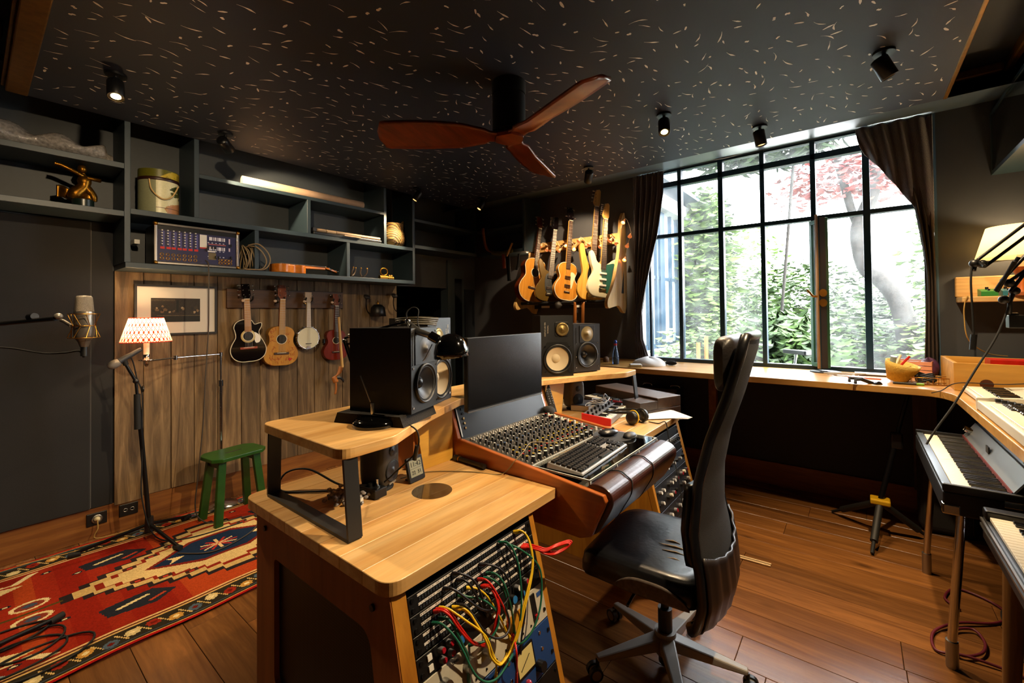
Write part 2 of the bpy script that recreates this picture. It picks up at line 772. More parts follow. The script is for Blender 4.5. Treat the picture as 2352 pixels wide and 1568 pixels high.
fl = struct(MB().box(X0, Y0, -0.06, XW + 0.1, 5.9, -0.012).build('floor', mat('subfloor', '#1a120a', 0.9)))
PW = 0.19
x = 2.351 - PW * 22
row = 0
while x < XW:
    xa, xb = max(x, X0), min(x + PW - 0.002, XW)
    if xb > xa:
        y = Y0 - random.uniform(0, 1.6)
        while y < YL:
            ln = random.uniform(1.5, 2.3)
            ya, yb = max(y, Y0), min(y + ln - 0.002, YL)
            if yb - ya > 0.03:
                MB().box(xa, ya, -0.012, xb, yb, 0.0).build('floorboard', M_OAK, fl, bevel=0.0012, seg=1)
            y += ln
    x += PW
    row += 1
MB().box(2.9, YL, -0.012, XW, 5.9, 0).build('landing_floor', M_OAK, fl)

# board wall with the doorway beside it
wl = struct(MB().box(X0, YL, 0, 2.93, YL + 0.1, 2.95).build('wall_left', M_NAVY))
MB().box(2.93, YL, 2.15, 4.3, YL + 0.1, 2.95).build('wall_over_doorway', M_NAVY, wl)
MB().box(4.02, YL, 0, 4.3, YL + 0.1, 2.15).build('wall_pier', M_NAVY, wl)
MB().box(3.69, YL - 0.03, 0, 3.76, YL + 0.1, 2.12).build('doorway_casing', M_BLUEGREY, wl)
joints = [262, 330, 393, 446, 500, 554, 597, 641, 683, 722, 755, 786, 821, 850, 880, 912]
bx = [atY(j, 760, 3.945).x for j in joints]
pw = struct(MB().box(bx[0], 3.966, 0.195, bx[-1], YL + 0.002, 1.775).build('wall_boards', mat('gap_shadow', '#0a0806', 0.9)))
for i in range(len(bx) - 1):
    zb = 0.196 + random.uniform(-0.012, 0.008)
    yo = random.uniform(0, 0.006)
    MB().box(bx[i] + 0.002, 3.942 + yo, zb, bx[i + 1] - 0.002, 3.966, 1.772).build('board', M_BARN, pw, bevel=0.002, seg=1)
struct(MB().box(X0, 3.952, 0, 2.93, YL, 0.2).build('baseboard_left', M_OAKBASE, bevel=0.002, seg=1))

# window wall
ZS = 0.975
ww = struct(MB().box(XW, Y0, 0, XW + 0.12, 4.1, ZS - 0.02).build('wall_window_side', M_NAVY))
M_GUITARWALL = mat('graphite_wall_paint', '#46464a', 0.6, noise=0.06, nscale=5, bump=0.05, bscale=150)
MB().box(XW, 1.727, ZS - 0.02, XW + 0.12, 4.1, 2.95).build('pier_guitar_side', M_GUITARWALL, ww)
MB().box(XW, Y0, ZS - 0.02, XW + 0.12, -0.44, 2.95).build('pier_lamp_side', M_GREYWALL, ww)
MB().box(XW, -0.44, 2.815, XW + 0.12, 1.727, 2.95).build('lintel', M_BLUEGREY, ww)
struct(MB().box(XW - 0.018, Y0, 0, XW, 3.0, 0.185).build('baseboard_window_side', M_OAKBASEY, bevel=0.002, seg=1))
struct(MB().box(X0, Y0 - 0.1, 0, XW + 0.1, Y0, 2.95).build('wall_right', M_GREYWALL))
struct(MB().box(X0 - 0.1, Y0, 0, X0, 4.1, 2.95).build('wall_back', M_NAVY))

# ceiling: painted panel hung under the dark ceiling
ce = struct(MB().box(0.204, -0.43, ZC, 3.63, 3.62, ZC + 0.1).build('ceiling', M_CEIL))
struct(MB().box(X0 - 0.1, Y0 - 0.1, 2.9, XW + 0.15, 6.0, 3.0).build('ceiling_upper', M_DARKCEIL))
struct(MB().add([(3.63, -1.4, ZC + 0.001), (3.63, 4.0, ZC + 0.001), (XW + 0.06, 4.0, 2.83), (XW + 0.06, -1.4, 2.83)], [(0, 1, 2, 3)]).build('trim_1', mat('soffit_paint', '#4a5860', 0.42)))
MB().box(X0, 3.62, 2.86, 3.63, YL, 2.9).build('ceiling_strip', M_DARKCEIL, ce)
# brush strokes on the painted panel
st = MB()


def stroke(x, y, ang, ln, w, kind):
    d = Vector((math.cos(ang), math.sin(ang), 0))
    n = Vector((-d.y, d.x, 0))
    c = Vector((x, y, ZC - 0.0012))
    bend = random.uniform(-0.25, 0.25) * ln
    if kind == 0:        # comet
        ws = [0.15, 0.22, 0.35, 0.55, 0.9, 1.0, 0.7, 0.1]
    elif kind == 1:      # plain dash
        ws = [0.4, 0.8, 1.0, 0.9, 0.7, 0.3]
        bend *= 0.3
    else:                # blob
        ws = [0.5, 1.0, 0.75, 1.1, 0.6]
    L, Rr = [], []
    for i, q in enumerate(ws):
        t = i / (len(ws) - 1) - 0.5
        p = c + d * (t * ln) + n * (bend * (t * t * 2 - 0.25))
        h = w * q * random.uniform(0.75, 1.15) / 2
        L.append(p + n * h)
        Rr.append(p - n * h)
    k = len(L)
    st.add(L + Rr, [(i, i + 1, k + i + 1, k + i) for i in range(k - 1)])


for gx in np.arange(0.24, 3.62, 0.086):
    for gy in np.arange(-0.41, 3.61, 0.086):
        if random.random() < 0.22:
            continue
        px_, py_ = gx + random.uniform(-0.035, 0.035), gy + random.uniform(-0.035, 0.035)
        if not (0.22 < px_ < 3.61 and -0.41 < py_ < 3.6):
            continue
        u_ = random.random()
        if u_ < 0.5:
            stroke(px_, py_, random.gauss(-0.25, 0.5), random.uniform(0.035, 0.085), random.uniform(0.005, 0.010), 0)
        elif u_ < 0.8:
            stroke(px_, py_, random.gauss(-0.3, 0.8), random.uniform(0.018, 0.045), random.uniform(0.007, 0.012), 1)
        else:
            stroke(px_, py_, random.uniform(0, 6.28), random.uniform(0.014, 0.03), random.uniform(0.008, 0.015), 2)
so = st.build('paint_strokes', M_STROKE, ce)
so['kind'] = 'stuff'
# gilt mouldings at both sides of the panel
t2 = struct(MB().box(0.2, -0.45, ZC - 0.004, 3.63, -0.43, ZC + 0.03).build('trim_2', M_GOLD, bevel=0.004))
MB().box(0.12, -0.43, ZC - 0.006, 0.205, 3.62, ZC + 0.06).build('side_moulding', M_GOLD, t2, bevel=0.006)
MB().box(0.105, -0.43, ZC + 0.02, 0.12, 3.62, ZC + 0.05).build('side_bead', M_GOLD, t2, bevel=0.004)
c3 = atz(2303, 168, 2.84)
t3 = struct(MB().box(c3.x - 0.045, c3.y, 2.84, c3.x, -0.45, 2.9).build('trim_3', M_GOLD, bevel=0.012))
MB().box(-1.0, c3.y - 0.045, 2.84, c3.x, c3.y, 2.9).build('long_moulding', M_GOLD, t3, bevel=0.012)
MB().box(-1.8, 3.2, 2.82, 0.1, 3.26, 2.9).build('short_moulding', M_GOLD, t3, bevel=0.012)

# ------------------------------------------------------------------ window
XF = 4.25
wf = struct(MB().box(XF - 0.03, -0.46, 0.972, XF + 0.03, 1.727, 1.006).build('window_1', M_FRAME, bevel=0.003))
ymul = [1.298, 0.938, 0.609, 0.253, -0.077]
zr = [(1.006, 2.170), (2.205, 2.655), (2.705, 2.80)]
MB().box(XF - 0.03, -0.46, 2.80, XF + 0.03, 1.727, 2.83).build('top_rail', M_FRAME, wf, bevel=0.003)
MB().box(XF - 0.035, -0.46, 2.170, XF + 0.03, 1.727, 2.205).build('transom', M_FRAME, wf, bevel=0.004)
MB().box(XF - 0.04, -0.46, 2.655, XF + 0.03, 1.727, 2.705).build('transom', M_FRAME, wf, bevel=0.004)
mw = [0.018, 0.021, 0.018, 0.018, 0.022]
for y, h in zip(ymul, mw):
    MB().box(XF - 0.04, y - h, 1.0, XF + 0.03, y + h, 2.82).build('mullion', M_FRAME, wf, bevel=0.004)
MB().box(XF - 0.03, 1.585, 1.0, XF + 0.03, 1.608, 2.82).build('mullion', M_FRAME, wf, bevel=0.003)
MB().box(XF - 0.03, 1.705, 1.0, XF + 0.03, 1.727, 2.82).build('mullion', M_FRAME, wf, bevel=0.003)
MB().box(XF - 0.03, -0.46, 1.0, XF + 0.03, -0.435, 2.82).build('mullion', M_FRAME, wf, bevel=0.003)
MB().box(XF - 0.012, -0.405, 1.0, XF + 0.012, -0.388, 2.17).build('glazing_bar', M_FRAME, wf, bevel=0.002)
M_JAMB = mat('jamb_paint', '#3a556a', 0.45)
MB().box(4.19, 1.725, ZS, 4.33, 1.745, 2.82).build('jamb', M_JAMB, wf)
MB().box(4.19, -0.455, ZS, 4.33, -0.438, 2.82).build('jamb', M_JAMB, wf)
ys = [1.705, 1.608, 1.585] + ymul + [-0.435]
cols = [(1.608, 1.705), (1.316, 1.585), (0.959, 1.280), (0.627, 0.917), (0.271, 0.591), (-0.055, 0.235), (-0.435, -0.099)]
for ci, (ya, yb) in enumerate(cols):
    for ri, (za, zb) in enumerate(zr):
        if ci == 4 and ri == 0:
            continue            # the open casement
        MB().box(XF - 0.003, ya, za, XF + 0.003, yb, zb).build('pane', M_GLASS, wf)
# open casement, swung into the room
M_GREENF = mat('green_sash_paint', '#1c5a34', 0.4, noise=0.15, nscale=30)
M_BROWNF = mat('brown_sash_edge', '#241a12', 0.6)
hz = Vector((XF - 0.05, 0.285, 0))
fe = atz(1893, 497, 2.165)
dv = Vector((fe.x - hz.x, fe.y - hz.y, 0))
wS = dv.length
dv.normalize()
nv_ = Vector((-dv.y, dv.x, 0))
sash = struct(thing('window_2', 'green framed casement standing open into the room over the counter', 'window', (hz.x, hz.y, 1.005), math.atan2(dv.y, dv.x)))
Hs = 1.155
for a, b, c, d in ((0, 0, wS, 0.032), (0, Hs - 0.032, wS, Hs), (0, 0.032, 0.03, Hs - 0.032), (wS - 0.032, 0.032, wS, Hs - 0.032)):
    MB().box(a, 0.0, b, c, 0.028, d).build('sash_rail', M_GREENF, sash, bevel=0.003)
MB().box(wS + 0.0005, -0.045, 0.0, wS + 0.006, 0.0, Hs).build('sash_edge', M_BROWNF, sash)
MB().box(wS - 0.02, -0.058, -0.002, wS + 0.004, -0.046, Hs + 0.01).build('weather_strip', M_FRAME, sash)
MB().box(wS - 0.01, -0.07, 0.0, wS + 0.008, -0.059, Hs + 0.02).build('meeting_strip', wood('strip_oak', '#7a5a30', '#a07a44', axis=2), sash)
MB().box(0.03, 0.010, 0.032, wS - 0.032, 0.016, Hs - 0.032).build('pane', M_GLASS, sash)
for z in (0.50, 0.575):
    MB().cyl((wS + 0.007, -0.03, z), (wS + 0.014, -0.03, z), 0.03, n=16).build('lock_plate', M_BRASS, sash)
hd = MB().cyl((wS - 0.0, -0.07, 0.55), (wS - 0.0, -0.10, 0.55), 0.008)
hd.cyl((wS, -0.10, 0.55), (wS - 0.02, -0.13, 0.60), 0.008)
hd.build('handle', M_BRASS, sash)
# trailing cable clipped over the frame heads
tag(MB().tube(smooth_path([(4.15, 0.98, 2.81), (4.14, 0.9, 2.80), (4.15, 0.82, 2.805), (4.14, 0.74, 2.81)], 6), 0.006, 6).build('cable_clips', mat('pale_clip', '#b8c4c8', 0.5)), 'short pale string of clips along the head of the window frame', 'cable')

# ------------------------------------------------------------------ curtains
M_VELVET = mat('plum_velvet', '#240c1c', 0.7, noise=0.5, nscale=14, bump=0.6, bscale=160, sheen=0.8)
M_LINING = mat('brown_lining', '#2a1c12', 0.8, noise=0.2, nscale=10)


def curtain(name, label, fn, nu, nv, m=None):
    return tag(MB().grid(fn, nu, nv).build(name, m or M_VELVET, solid=0.006), label, 'curtain')


zt = 2.80


def fnL(u, v):
    z = zt + (1.0 - zt) * v
    k = [(0, 0.30), (0.12, 0.30), (0.35, 0.235), (0.6, 0.12), (0.75, 0.07), (0.9, 0.075), (1, 0.13)]
    for (a, wa), (b, wb) in zip(k, k[1:]):
        if a <= v <= b:
            w = wa + (wb - wa) * (v - a) / (b - a)
            break
    y = 1.722 - u * w
    amp = 0.022 * (0.35 + 0.65 * min(1, v * 4))
    x_ = 4.135 + amp * math.sin(u * 34 + 2 * math.sin(v * 3)) + 0.006 * math.sin(u * 71 + v * 23)
    return (x_, y, z)


curtain('curtain', 'dark plum velvet curtain gathered beside the guitar wall', fnL, 80, 40)


def fnR(u, v):
    # wide swag at the head, pulled to the jamb lower down
    z0 = zt - 0.005
    zb = 2.29 + 0.0 * u
    top_w, = (0.41,)
    y = -0.432 + u * top_w
    drop = 0.20 + 0.62 * (1 - u) ** 1.15
    z = z0 - v * drop
    y2 = y - v * v * 0.05 * u
    x_ = 4.12 + 0.02 * math.sin(u * 26 + v * 3) * (1 - 0.5 * v) + 0.02 * v - 0.03 * math.sin(3.1 * v)
    return (x_, y2, z)


curtain('curtain', 'dark plum velvet curtain swagged high over the jamb by the lamp shelf', fnR, 70, 30)


def fnR2(u, v):
    z = 2.3 + (0.99 - 2.3) * v
    w = 0.115 - 0.075 * math.sin(min(1, v * 1.6) * math.pi / 2) + 0.05 * max(0, v - 0.45)
    y = -0.432 + u * w
    return (4.13 + 0.015 * math.sin(u * 19 + v * 5), y, z)


curtain('curtain_lining', 'brown curtain lining hanging straight down beside the lamp shelf wall', fnR2, 30, 30, M_LINING)
cb = MB()
cb.grid(lambda u, v: (4.10 + 0.075 * math.cos(2 * math.pi * u) * math.sin(math.pi * v) * (1 + 0.12 * math.sin(9 * u + 7 * v)),
                      -0.385 + 0.055 * math.sin(2 * math.pi * u) * math.sin(math.pi * v),
                      0.977 + 0.135 * (0.5 - 0.5 * math.cos(math.pi * v)) * (1 + 0.05 * math.sin(20 * u))), 20, 14, closed_u=False)
tag(cb.build('curtain_bundle', mat('purple_velvet', '#4a1c40', 0.7, noise=0.6, nscale=22, bump=0.6, bscale=120)), 'bunched purple velvet curtain end resting on the counter', 'curtain')

# ------------------------------------------------------------------ doorway beyond the board wall
bk = struct(MB().box(2.4, 5.85, 0, 5.4, 5.95, 2.9).build('wall_landing', M_NAVY))
MB().box(4.3, 4.07, 0, 4.4, 5.9, 2.9).build('landing_side_wall', M_NAVY, bk)
MB().box(2.4, 4.07, 0, 2.5, 5.9, 2.9).build('landing_near_wall', M_NAVY, bk)
d1 = struct(MB().box(3.78, YL - 0.005, 0.02, 4.0, YL + 0.03, 2.02).build('door_1', M_BLUEGREY, bevel=0.004))
MB().box(3.83, YL - 0.012, 0.3, 3.95, YL - 0.004, 1.9).build('door_glass', mat('dark_glass', '#0b0d10', 0.08, spec=0.8), d1)
# cabinet on the landing
M_CAB = mat('sage_cabinet_paint', '#4c5c5e', 0.5)
cab = thing('glazed_cabinet', 'sage green glazed cabinet standing on the landing beyond the doorway', 'cabinet', (3.9, 5.5, 0))
MB().box(-0.75, 0.3, 0, 0.75, 0.33, 2.3).build('back', M_CAB, cab)
for xx in (-0.75, 0.73):
    MB().box(xx, -0.05, 0, xx + 0.02, 0.3, 2.3).build('side', M_CAB, cab)
for zz in (0.0, 1.55, 1.72, 1.95, 2.12, 2.28):
    MB().box(-0.73, -0.05, zz, 0.73, 0.3, zz + 0.02).build('shelf', M_CAB, cab)
MB().box(0.34, -0.07, 0.0, 0.44, -0.05, 2.3).build('post', mat('rosewood_post', '#4a2420', 0.5), cab)
for k in range(3):
    xa = -0.72 + k * 0.355
    dr = MB().box(xa, -0.075, 0.02, xa + 0.05, -0.052, 1.545)
    dr.box(xa + 0.3, -0.075, 0.02, xa + 0.35, -0.052, 1.545)
    dr.box(xa + 0.05, -0.075, 1.49, xa + 0.3, -0.052, 1.545)
    dr.box(xa + 0.05, -0.075, 0.02, xa + 0.3, -0.052, 0.09)
    do = dr.build('door', M_CAB, cab)
    MB().box(xa + 0.05, -0.066, 0.09, xa + 0.3, -0.062, 1.49).build('pane', mat('mirror_glass', '#59656a', 0.04, metal=0.9), do)
for k, (xx, c, w) in enumerate(((0.05, '#c8b040', .05), (-0.25, '#7d3328', .08), (0.2, '#20242a', .1))):
    tag(MB().lathe([(w, 0), (w * 1.1, 0.04), (w * 0.7, 0.08)], (3.9 + xx, 5.55, 1.74)).build('bowl', mat('bowl_%d' % k, c, 0.4)), ['small yellow bowl on the landing cabinet shelf', 'low russet bowl on the landing cabinet shelf', 'wide black bowl on the landing cabinet shelf'][k], 'bowl')
tag(MB().lathe([(0.05, 0), (0.05, 0.16)], (3.55, 5.4, 1.30)).build('paper_roll', M_PAPER), 'white paper roll held up before the landing cabinet', 'paper roll') if False else None
# ================================================================== the garden outside the window
struct(MB().box(4.34, -14, -0.1, 30, 16, -0.02).build('ground_outside', mat('pale_gravel', '#b9b6ac', 0.9, noise=0.3, nscale=8)))


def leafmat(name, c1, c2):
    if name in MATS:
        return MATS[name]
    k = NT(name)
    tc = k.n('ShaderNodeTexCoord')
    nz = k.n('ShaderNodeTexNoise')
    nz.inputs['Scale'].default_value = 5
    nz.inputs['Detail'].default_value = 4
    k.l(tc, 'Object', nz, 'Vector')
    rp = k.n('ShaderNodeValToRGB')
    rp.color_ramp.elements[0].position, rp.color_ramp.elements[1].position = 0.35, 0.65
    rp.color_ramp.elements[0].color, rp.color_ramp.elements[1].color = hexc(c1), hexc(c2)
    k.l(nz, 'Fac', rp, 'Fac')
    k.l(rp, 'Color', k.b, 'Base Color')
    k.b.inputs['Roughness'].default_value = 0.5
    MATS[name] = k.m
    return k.m


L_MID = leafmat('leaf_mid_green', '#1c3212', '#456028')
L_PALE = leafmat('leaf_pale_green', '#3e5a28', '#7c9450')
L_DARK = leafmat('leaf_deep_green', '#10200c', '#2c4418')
L_RED = leafmat('leaf_maple_red', '#5c2024', '#9a4a44')
M_BARK = mat('grey_bark', '#28241f', 0.9, noise=0.5, nscale=20, bump=0.6, bscale=40)


def leaves(n, pick, size, slim=0.5, droop=0.3):
    b = MB()
    for _ in range(n):
        p = Vector(pick())
        a = random.uniform(0, 2 * math.pi)
        d = Vector((math.cos(a), math.sin(a), random.uniform(-1, 0.5) * droop - 0.1)).normalized()
        sd = d.cross(Vector((random.uniform(-.5, .5), random.uniform(-.5, .5), 1))).normalized()
        L = size * random.uniform(0.6, 1.3)
        w = L * slim / 2
        up = d.cross(sd) * (L * 0.12)
        q = [p, p + d * L * 0.35 + sd * w + up, p + d * L * 0.72 + sd * w * 0.75 + up * 0.5, p + d * L - up, p + d * L * 0.72 - sd * w * 0.75 + up * 0.5, p + d * L * 0.35 - sd * w + up]
        b.add(q, [(0, 1, 2, 3), (0, 3, 4, 5)])
    return b


def blob(c, r):
    def f():
        while True:
            v = Vector((random.uniform(-1, 1), random.uniform(-1, 1), random.uniform(-1, 1)))
            if 0.25 < v.length < 1:
                return (c[0] + v.x * r[0], c[1] + v.y * r[1], c[2] + v.z * r[2])
    return f


def plant(name, label, cat, c, r, n, size, m, slim=0.5, stems=4, group=None, droop=0.3):
    t = thing(name, label, cat, (c[0], c[1], 0), world=True, group=group)
    f = leaves(n, blob(c, r), size, slim, droop).build('foliage', m, t)
    f['kind'] = 'stuff'
    s = MB()
    for k in range(stems):
        a = random.uniform(0, 6.28)
        e = (c[0] + math.cos(a) * r[0] * 0.5, c[1] + math.sin(a) * r[1] * 0.5, c[2] + r[2] * 0.4)
        b0 = (c[0] + math.cos(a) * 0.1, c[1] + math.sin(a) * 0.1, -0.05)
        s.tube(smooth_path([b0, ((b0[0] + e[0]) / 2 + random.uniform(-.1, .1), (b0[1] + e[1]) / 2, (b0[2] + e[2]) / 2), e], 5), 0.018, 6)
    s.build('stem', M_BARK, t)
    return t


# low hedge and shrubs
plant('bamboo_clump', 'dense dark green bamboo clump right behind the open casement', 'bamboo', (6.6, 0.75, 0.75), (0.55, 0.6, 0.72), 2600, 0.22, L_MID, 0.16, 14, droop=0.9)
plant('shrub', 'broad leafy shrub filling the garden between bamboo and curved trunk', 'shrub', (7.6, 0.0, 0.85), (0.7, 0.75, 0.8), 2400, 0.13, L_MID, 0.5)
plant('shrub', 'light green shrub around the foot of the curved tree trunk', 'shrub', (7.4, -0.9, 0.8), (0.7, 0.6, 0.8), 2400, 0.11, L_PALE, 0.5)
plant('shrub', 'pale yellowish shrub under the ivy covered wall end', 'shrub', (7.6, 1.75, 0.7), (0.8, 0.55, 0.8), 2200, 0.12, L_PALE, 0.5)
plant('laurel', 'young laurel with big upright leaves growing just outside the glazed annexe', 'shrub', (5.5, 1.83, 0.75), (0.3, 0.16, 0.55), 170, 0.17, L_PALE, 0.4)
plant('ivy_curtain', 'hanging ivy with large pale leaves on the white wall end', 'ivy', (8.1, 2.05, 2.1), (0.8, 0.45, 1.6), 2300, 0.17, L_PALE, 0.75, 5)
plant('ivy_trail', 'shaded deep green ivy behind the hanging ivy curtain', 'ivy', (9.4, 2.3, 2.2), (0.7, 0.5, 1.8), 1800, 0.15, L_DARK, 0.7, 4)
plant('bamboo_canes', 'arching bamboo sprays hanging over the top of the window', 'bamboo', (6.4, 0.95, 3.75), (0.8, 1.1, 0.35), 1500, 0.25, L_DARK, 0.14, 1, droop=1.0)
# trees
tr = thing('garden_tree', 'bare curved grey tree trunk leaning across the garden with red maple sprays', 'tree', (7.2, -1.2, 0), world=True)
path = [(2092, 850), (2088, 800), (2080, 745), (2062, 688), (2029, 646), (1992, 618), (1976, 577), (1972, 520), (2004, 440), (2006, 350), (2000, 250)]
P = [atX(a, b, 7.2 + 0.05 * i) for i, (a, b) in enumerate(path)]
P = [P[0] + (P[0] - P[1]) * 3.0] + P
MB().tube(smooth_path(P, 6), [0.13 - 0.0009 * i for i in range(6 * (len(P) - 1) + 1)], 12).build('trunk', M_BARK, tr)
P2 = [atX(a, b, 7.6) for a, b in ((1974, 530), (1955, 480), (1938, 420), (1925, 370), (1915, 300))]
MB().tube(smooth_path(P2, 6), 0.05, 8).build('branch', M_BARK, tr)
leaves(420, blob(tuple(atX(1930, 400, 7.6)), (0.5, 0.75, 0.35)), 0.14, 0.55, 0.5).build('maple_leaves', L_RED, tr)['kind'] = 'stuff'
leaves(160, blob(tuple(atX(2060, 400, 7.6)), (0.4, 0.5, 0.35)), 0.13, 0.55, 0.5).build('maple_leaves', L_RED, tr)['kind'] = 'stuff'
leaves(120, blob(tuple(atX(1850, 440, 8.0)), (0.4, 0.6, 0.3)), 0.12, 0.55, 0.5).build('maple_leaves', L_RED, tr)['kind'] = 'stuff'


def tree(label, c, r, n, size, m):
    t = thing('garden_tree', label, 'tree', (c[0], c[1], 0), world=True, group='trees at the end of the garden')
    MB().tube(smooth_path([(c[0], c[1], -0.1), (c[0] + 0.1, c[1] + 0.1, c[2] * 0.5), (c[0], c[1], c[2])], 5), 0.09, 8).build('trunk', M_BARK, t)
    leaves(n, blob(c, r), size, 0.55, 0.5).build('crown', m, t)['kind'] = 'stuff'


tree('pale leafed tree crown behind the curved trunk', (9.8, -1.9, 2.3), (1.2, 1.3, 1.5), 3300, 0.17, L_PALE)
tree('mid green tree crown at the far end of the garden', (11.5, 0.9, 1.5), (1.3, 1.5, 1.1), 2600, 0.18, L_MID)
tree('broad light tree crown far beyond the bamboo', (12.5, 2.6, 2.0), (1.2, 1.6, 1.8), 2600, 0.18, L_PALE)
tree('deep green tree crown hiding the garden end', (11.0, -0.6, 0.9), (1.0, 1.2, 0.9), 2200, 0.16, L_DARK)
# trellis fence
tl = thing('trellis_fence', 'dark square lattice trellis standing among the shrubs', 'fence', (9.0, -0.7, 0))
for k in range(14):
    MB().box(-0.012, -1.3 + k * 0.2, 0.0, 0.012, -1.28 + k * 0.2, 1.25).build('slat', mat('trellis_wood', '#2a3038', 0.8), tl)
for k in range(6):
    MB().box(-0.024, -1.3, 0.2 + k * 0.2, -0.013, 1.32, 0.222 + k * 0.2).build('slat', MATS['trellis_wood'], tl)

# glazed annexe at right angles to the window
ax = thing('glazed_annexe', 'steel glazed annexe with white base wall and timber eaves', 'building', (6.2, 2.35, 0), world=True)
M_PALEWALL = mat('white_render', '#c9cbc8', 0.85, noise=0.1, nscale=6)
YA = 2.35
zb_ = atY(1550, 793, YA).z
ztp = atY(1545, 500, YA).z
xe = atY(1622, 700, YA).x
MB().box(4.4, YA, 0, xe, YA + 0.2, zb_).build('base_wall', M_PALEWALL, ax)
MB().box(xe - 0.9, YA - 0.02, zb_, xe, YA + 0.2, 5.0).build('end_wall', M_PALEWALL, ax)
MB().box(4.4, YA - 0.12, ztp, xe, YA + 0.2, ztp + 0.22).build('eaves_beam', mat('grey_timber', '#8a8c8a', 0.8, noise=0.2), ax)
MB().box(4.4, YA - 0.3, ztp + 0.3, xe, YA + 0.3, ztp + 0.36).build('gutter', M_FRAME, ax)
MB().box(4.4, YA + 0.05, ztp + 0.36, xe, YA + 0.2, 6.0).build('upper_wall', M_PALEWALL, ax)
MB().box(4.4, YA + 0.02, zb_, xe - 0.9, YA + 0.08, zb_ + 0.07).build('sill_rail', M_FRAME, ax)
MB().box(4.4, YA + 0.02, 1.95, xe - 0.9, YA + 0.08, 2.0).build('transom', M_FRAME, ax)
for q, w in ((1492, .03), (1512, .03), (1524, .10), (1544, .025), (1558.6, .025), (1571, .03), (1584, .04)):
    xq = atY(q, 700, YA).x
    MB().box(xq - w, YA, zb_, xq + w, YA + 0.08, ztp).build('glazing_bar', M_FRAME, ax)
MB().box(4.4, YA + 0.045, zb_, xe - 0.9, YA + 0.05, ztp).build('pane', mat('annexe_glass', '#9fb6bc', 0.06, spec=0.6, alpha=0.55), ax)
for k, (a, b) in enumerate(((1604, 800), (1622, 785))):
    p = atz(a, b, 0.9)
    q = Vector((6.3 + 0.2 * k, 1.55 + 0.05 * k, 0))
    q = atX(a, b, 6.3)
    tag(MB().cyl((q.x, q.y, 0), (q.x, q.y, q.z + 0.08), 0.03, 0.025).build('garden_stake', mat('orange_wood', '#c07030', 0.7)), ['short orange wooden stake before the ivy curtain', 'taller orange wooden stake before the ivy curtain'][k], 'stake')

# bicycle leaning below the sill
sd = atX(1822, 806, 5.4)
bk_ = thing('bicycle', 'black bicycle with its saddle just showing over the window sill', 'bicycle', (sd.x, sd.y, 0), rad(60))
for k in (-0.25, 0.75):
    MB().tube([(k + 0.33 * math.cos(t), 0, 0.34 + 0.33 * math.sin(t)) for t in np.linspace(0, 2 * math.pi, 28)[:-1]], 0.018, 6, closed=True).build('wheel', M_RUBBER, bk_)
fr_ = MB()
for a, b in (((-0.25, 0, .34), (0.12, 0, .3)), ((0.12, 0, .3), (0, 0, .8)), ((0, 0, .8), (-0.25, 0, .34)), ((0, 0, .75), (0.55, 0, .82)), ((0.12, 0, .3), (0.57, 0, .72)), ((0.55, 0, .95), (0.75, 0, .34))):
    fr_.cyl(a, b, 0.016)
fr_.build('frame', mat('bike_frame', '#30343c', 0.4), bk_)
hs = sd.z
MB().cyl((0, 0, .8), (-0.03, 0, hs - 0.03), 0.013).build('seat_post', M_STEEL, bk_)
sp = round_poly([(-0.15, -0.075), (-0.15, 0.075), (-0.02, 0.035), (0.14, 0.02), (0.14, -0.02), (-0.02, -0.035)], 0.03)
MB().prism([(p[0] - 0.03, p[1]) for p in sp], 'z', hs - 0.03, hs + 0.015).build('saddle', M_BLACK, bk_, bevel=0.012)
MB().tube(smooth_path([(0.45, -0.28, hs + 0.02), (0.55, -0.12, hs + 0.03), (0.55, 0.12, hs + 0.03), (0.45, 0.28, hs + 0.02)], 5), 0.012, 8).build('handlebar', M_STEEL, bk_)
# ================================================================== builders used for several things
M_STRING = mat('steel_strings', '#c9c2b4', 0.3, metal=1.0)
M_IVORY = mat('ivory_binding', '#e6dcc0', 0.45)
M_EBONY = wood('rosewood_fretboard', '#2a1810', '#4a2c1a', axis=2, rough=0.5, var=0.1)
M_MAPLE = wood('maple_neck', '#b07e3c', '#d2a258', axis=2, rough=0.35, var=0.08)
M_MAHOG = wood('mahogany_neck', '#5a2a14', '#7c3c1c', axis=2, rough=0.4, var=0.08)


def acoustic_outline(L, lb, wa, ub, cut=False):
    r = [(0.0, 0.0), (0.5, 0.015), (0.86, 0.11), (1.0, 0.27), (0.9, 0.42)]
    pts = [(lb * a, L * b) for a, b in r]
    pts += [(wa, L * 0.58), (ub * 0.93, L * 0.72), (ub, L * 0.82), (ub * 0.83, L * 0.93), (ub * 0.45, L * 0.99), (0, L)]
    left = [(-x, z) for x, z in reversed(pts[1:-1])]
    if cut:
        right = pts[:6] + [(ub * 0.80, L * 0.70), (ub * 1.0, L * 0.82), (ub * 1.02, L * 0.90), (ub * 0.86, L * 0.905), (ub * 0.5, L * 0.88), (ub * 0.3, L * 0.97), (0, L)]
        pts = right
    return [tuple(p)[:2] for p in smooth_path([(x, z, 0) for x, z in pts + left], 5, closed=True)]


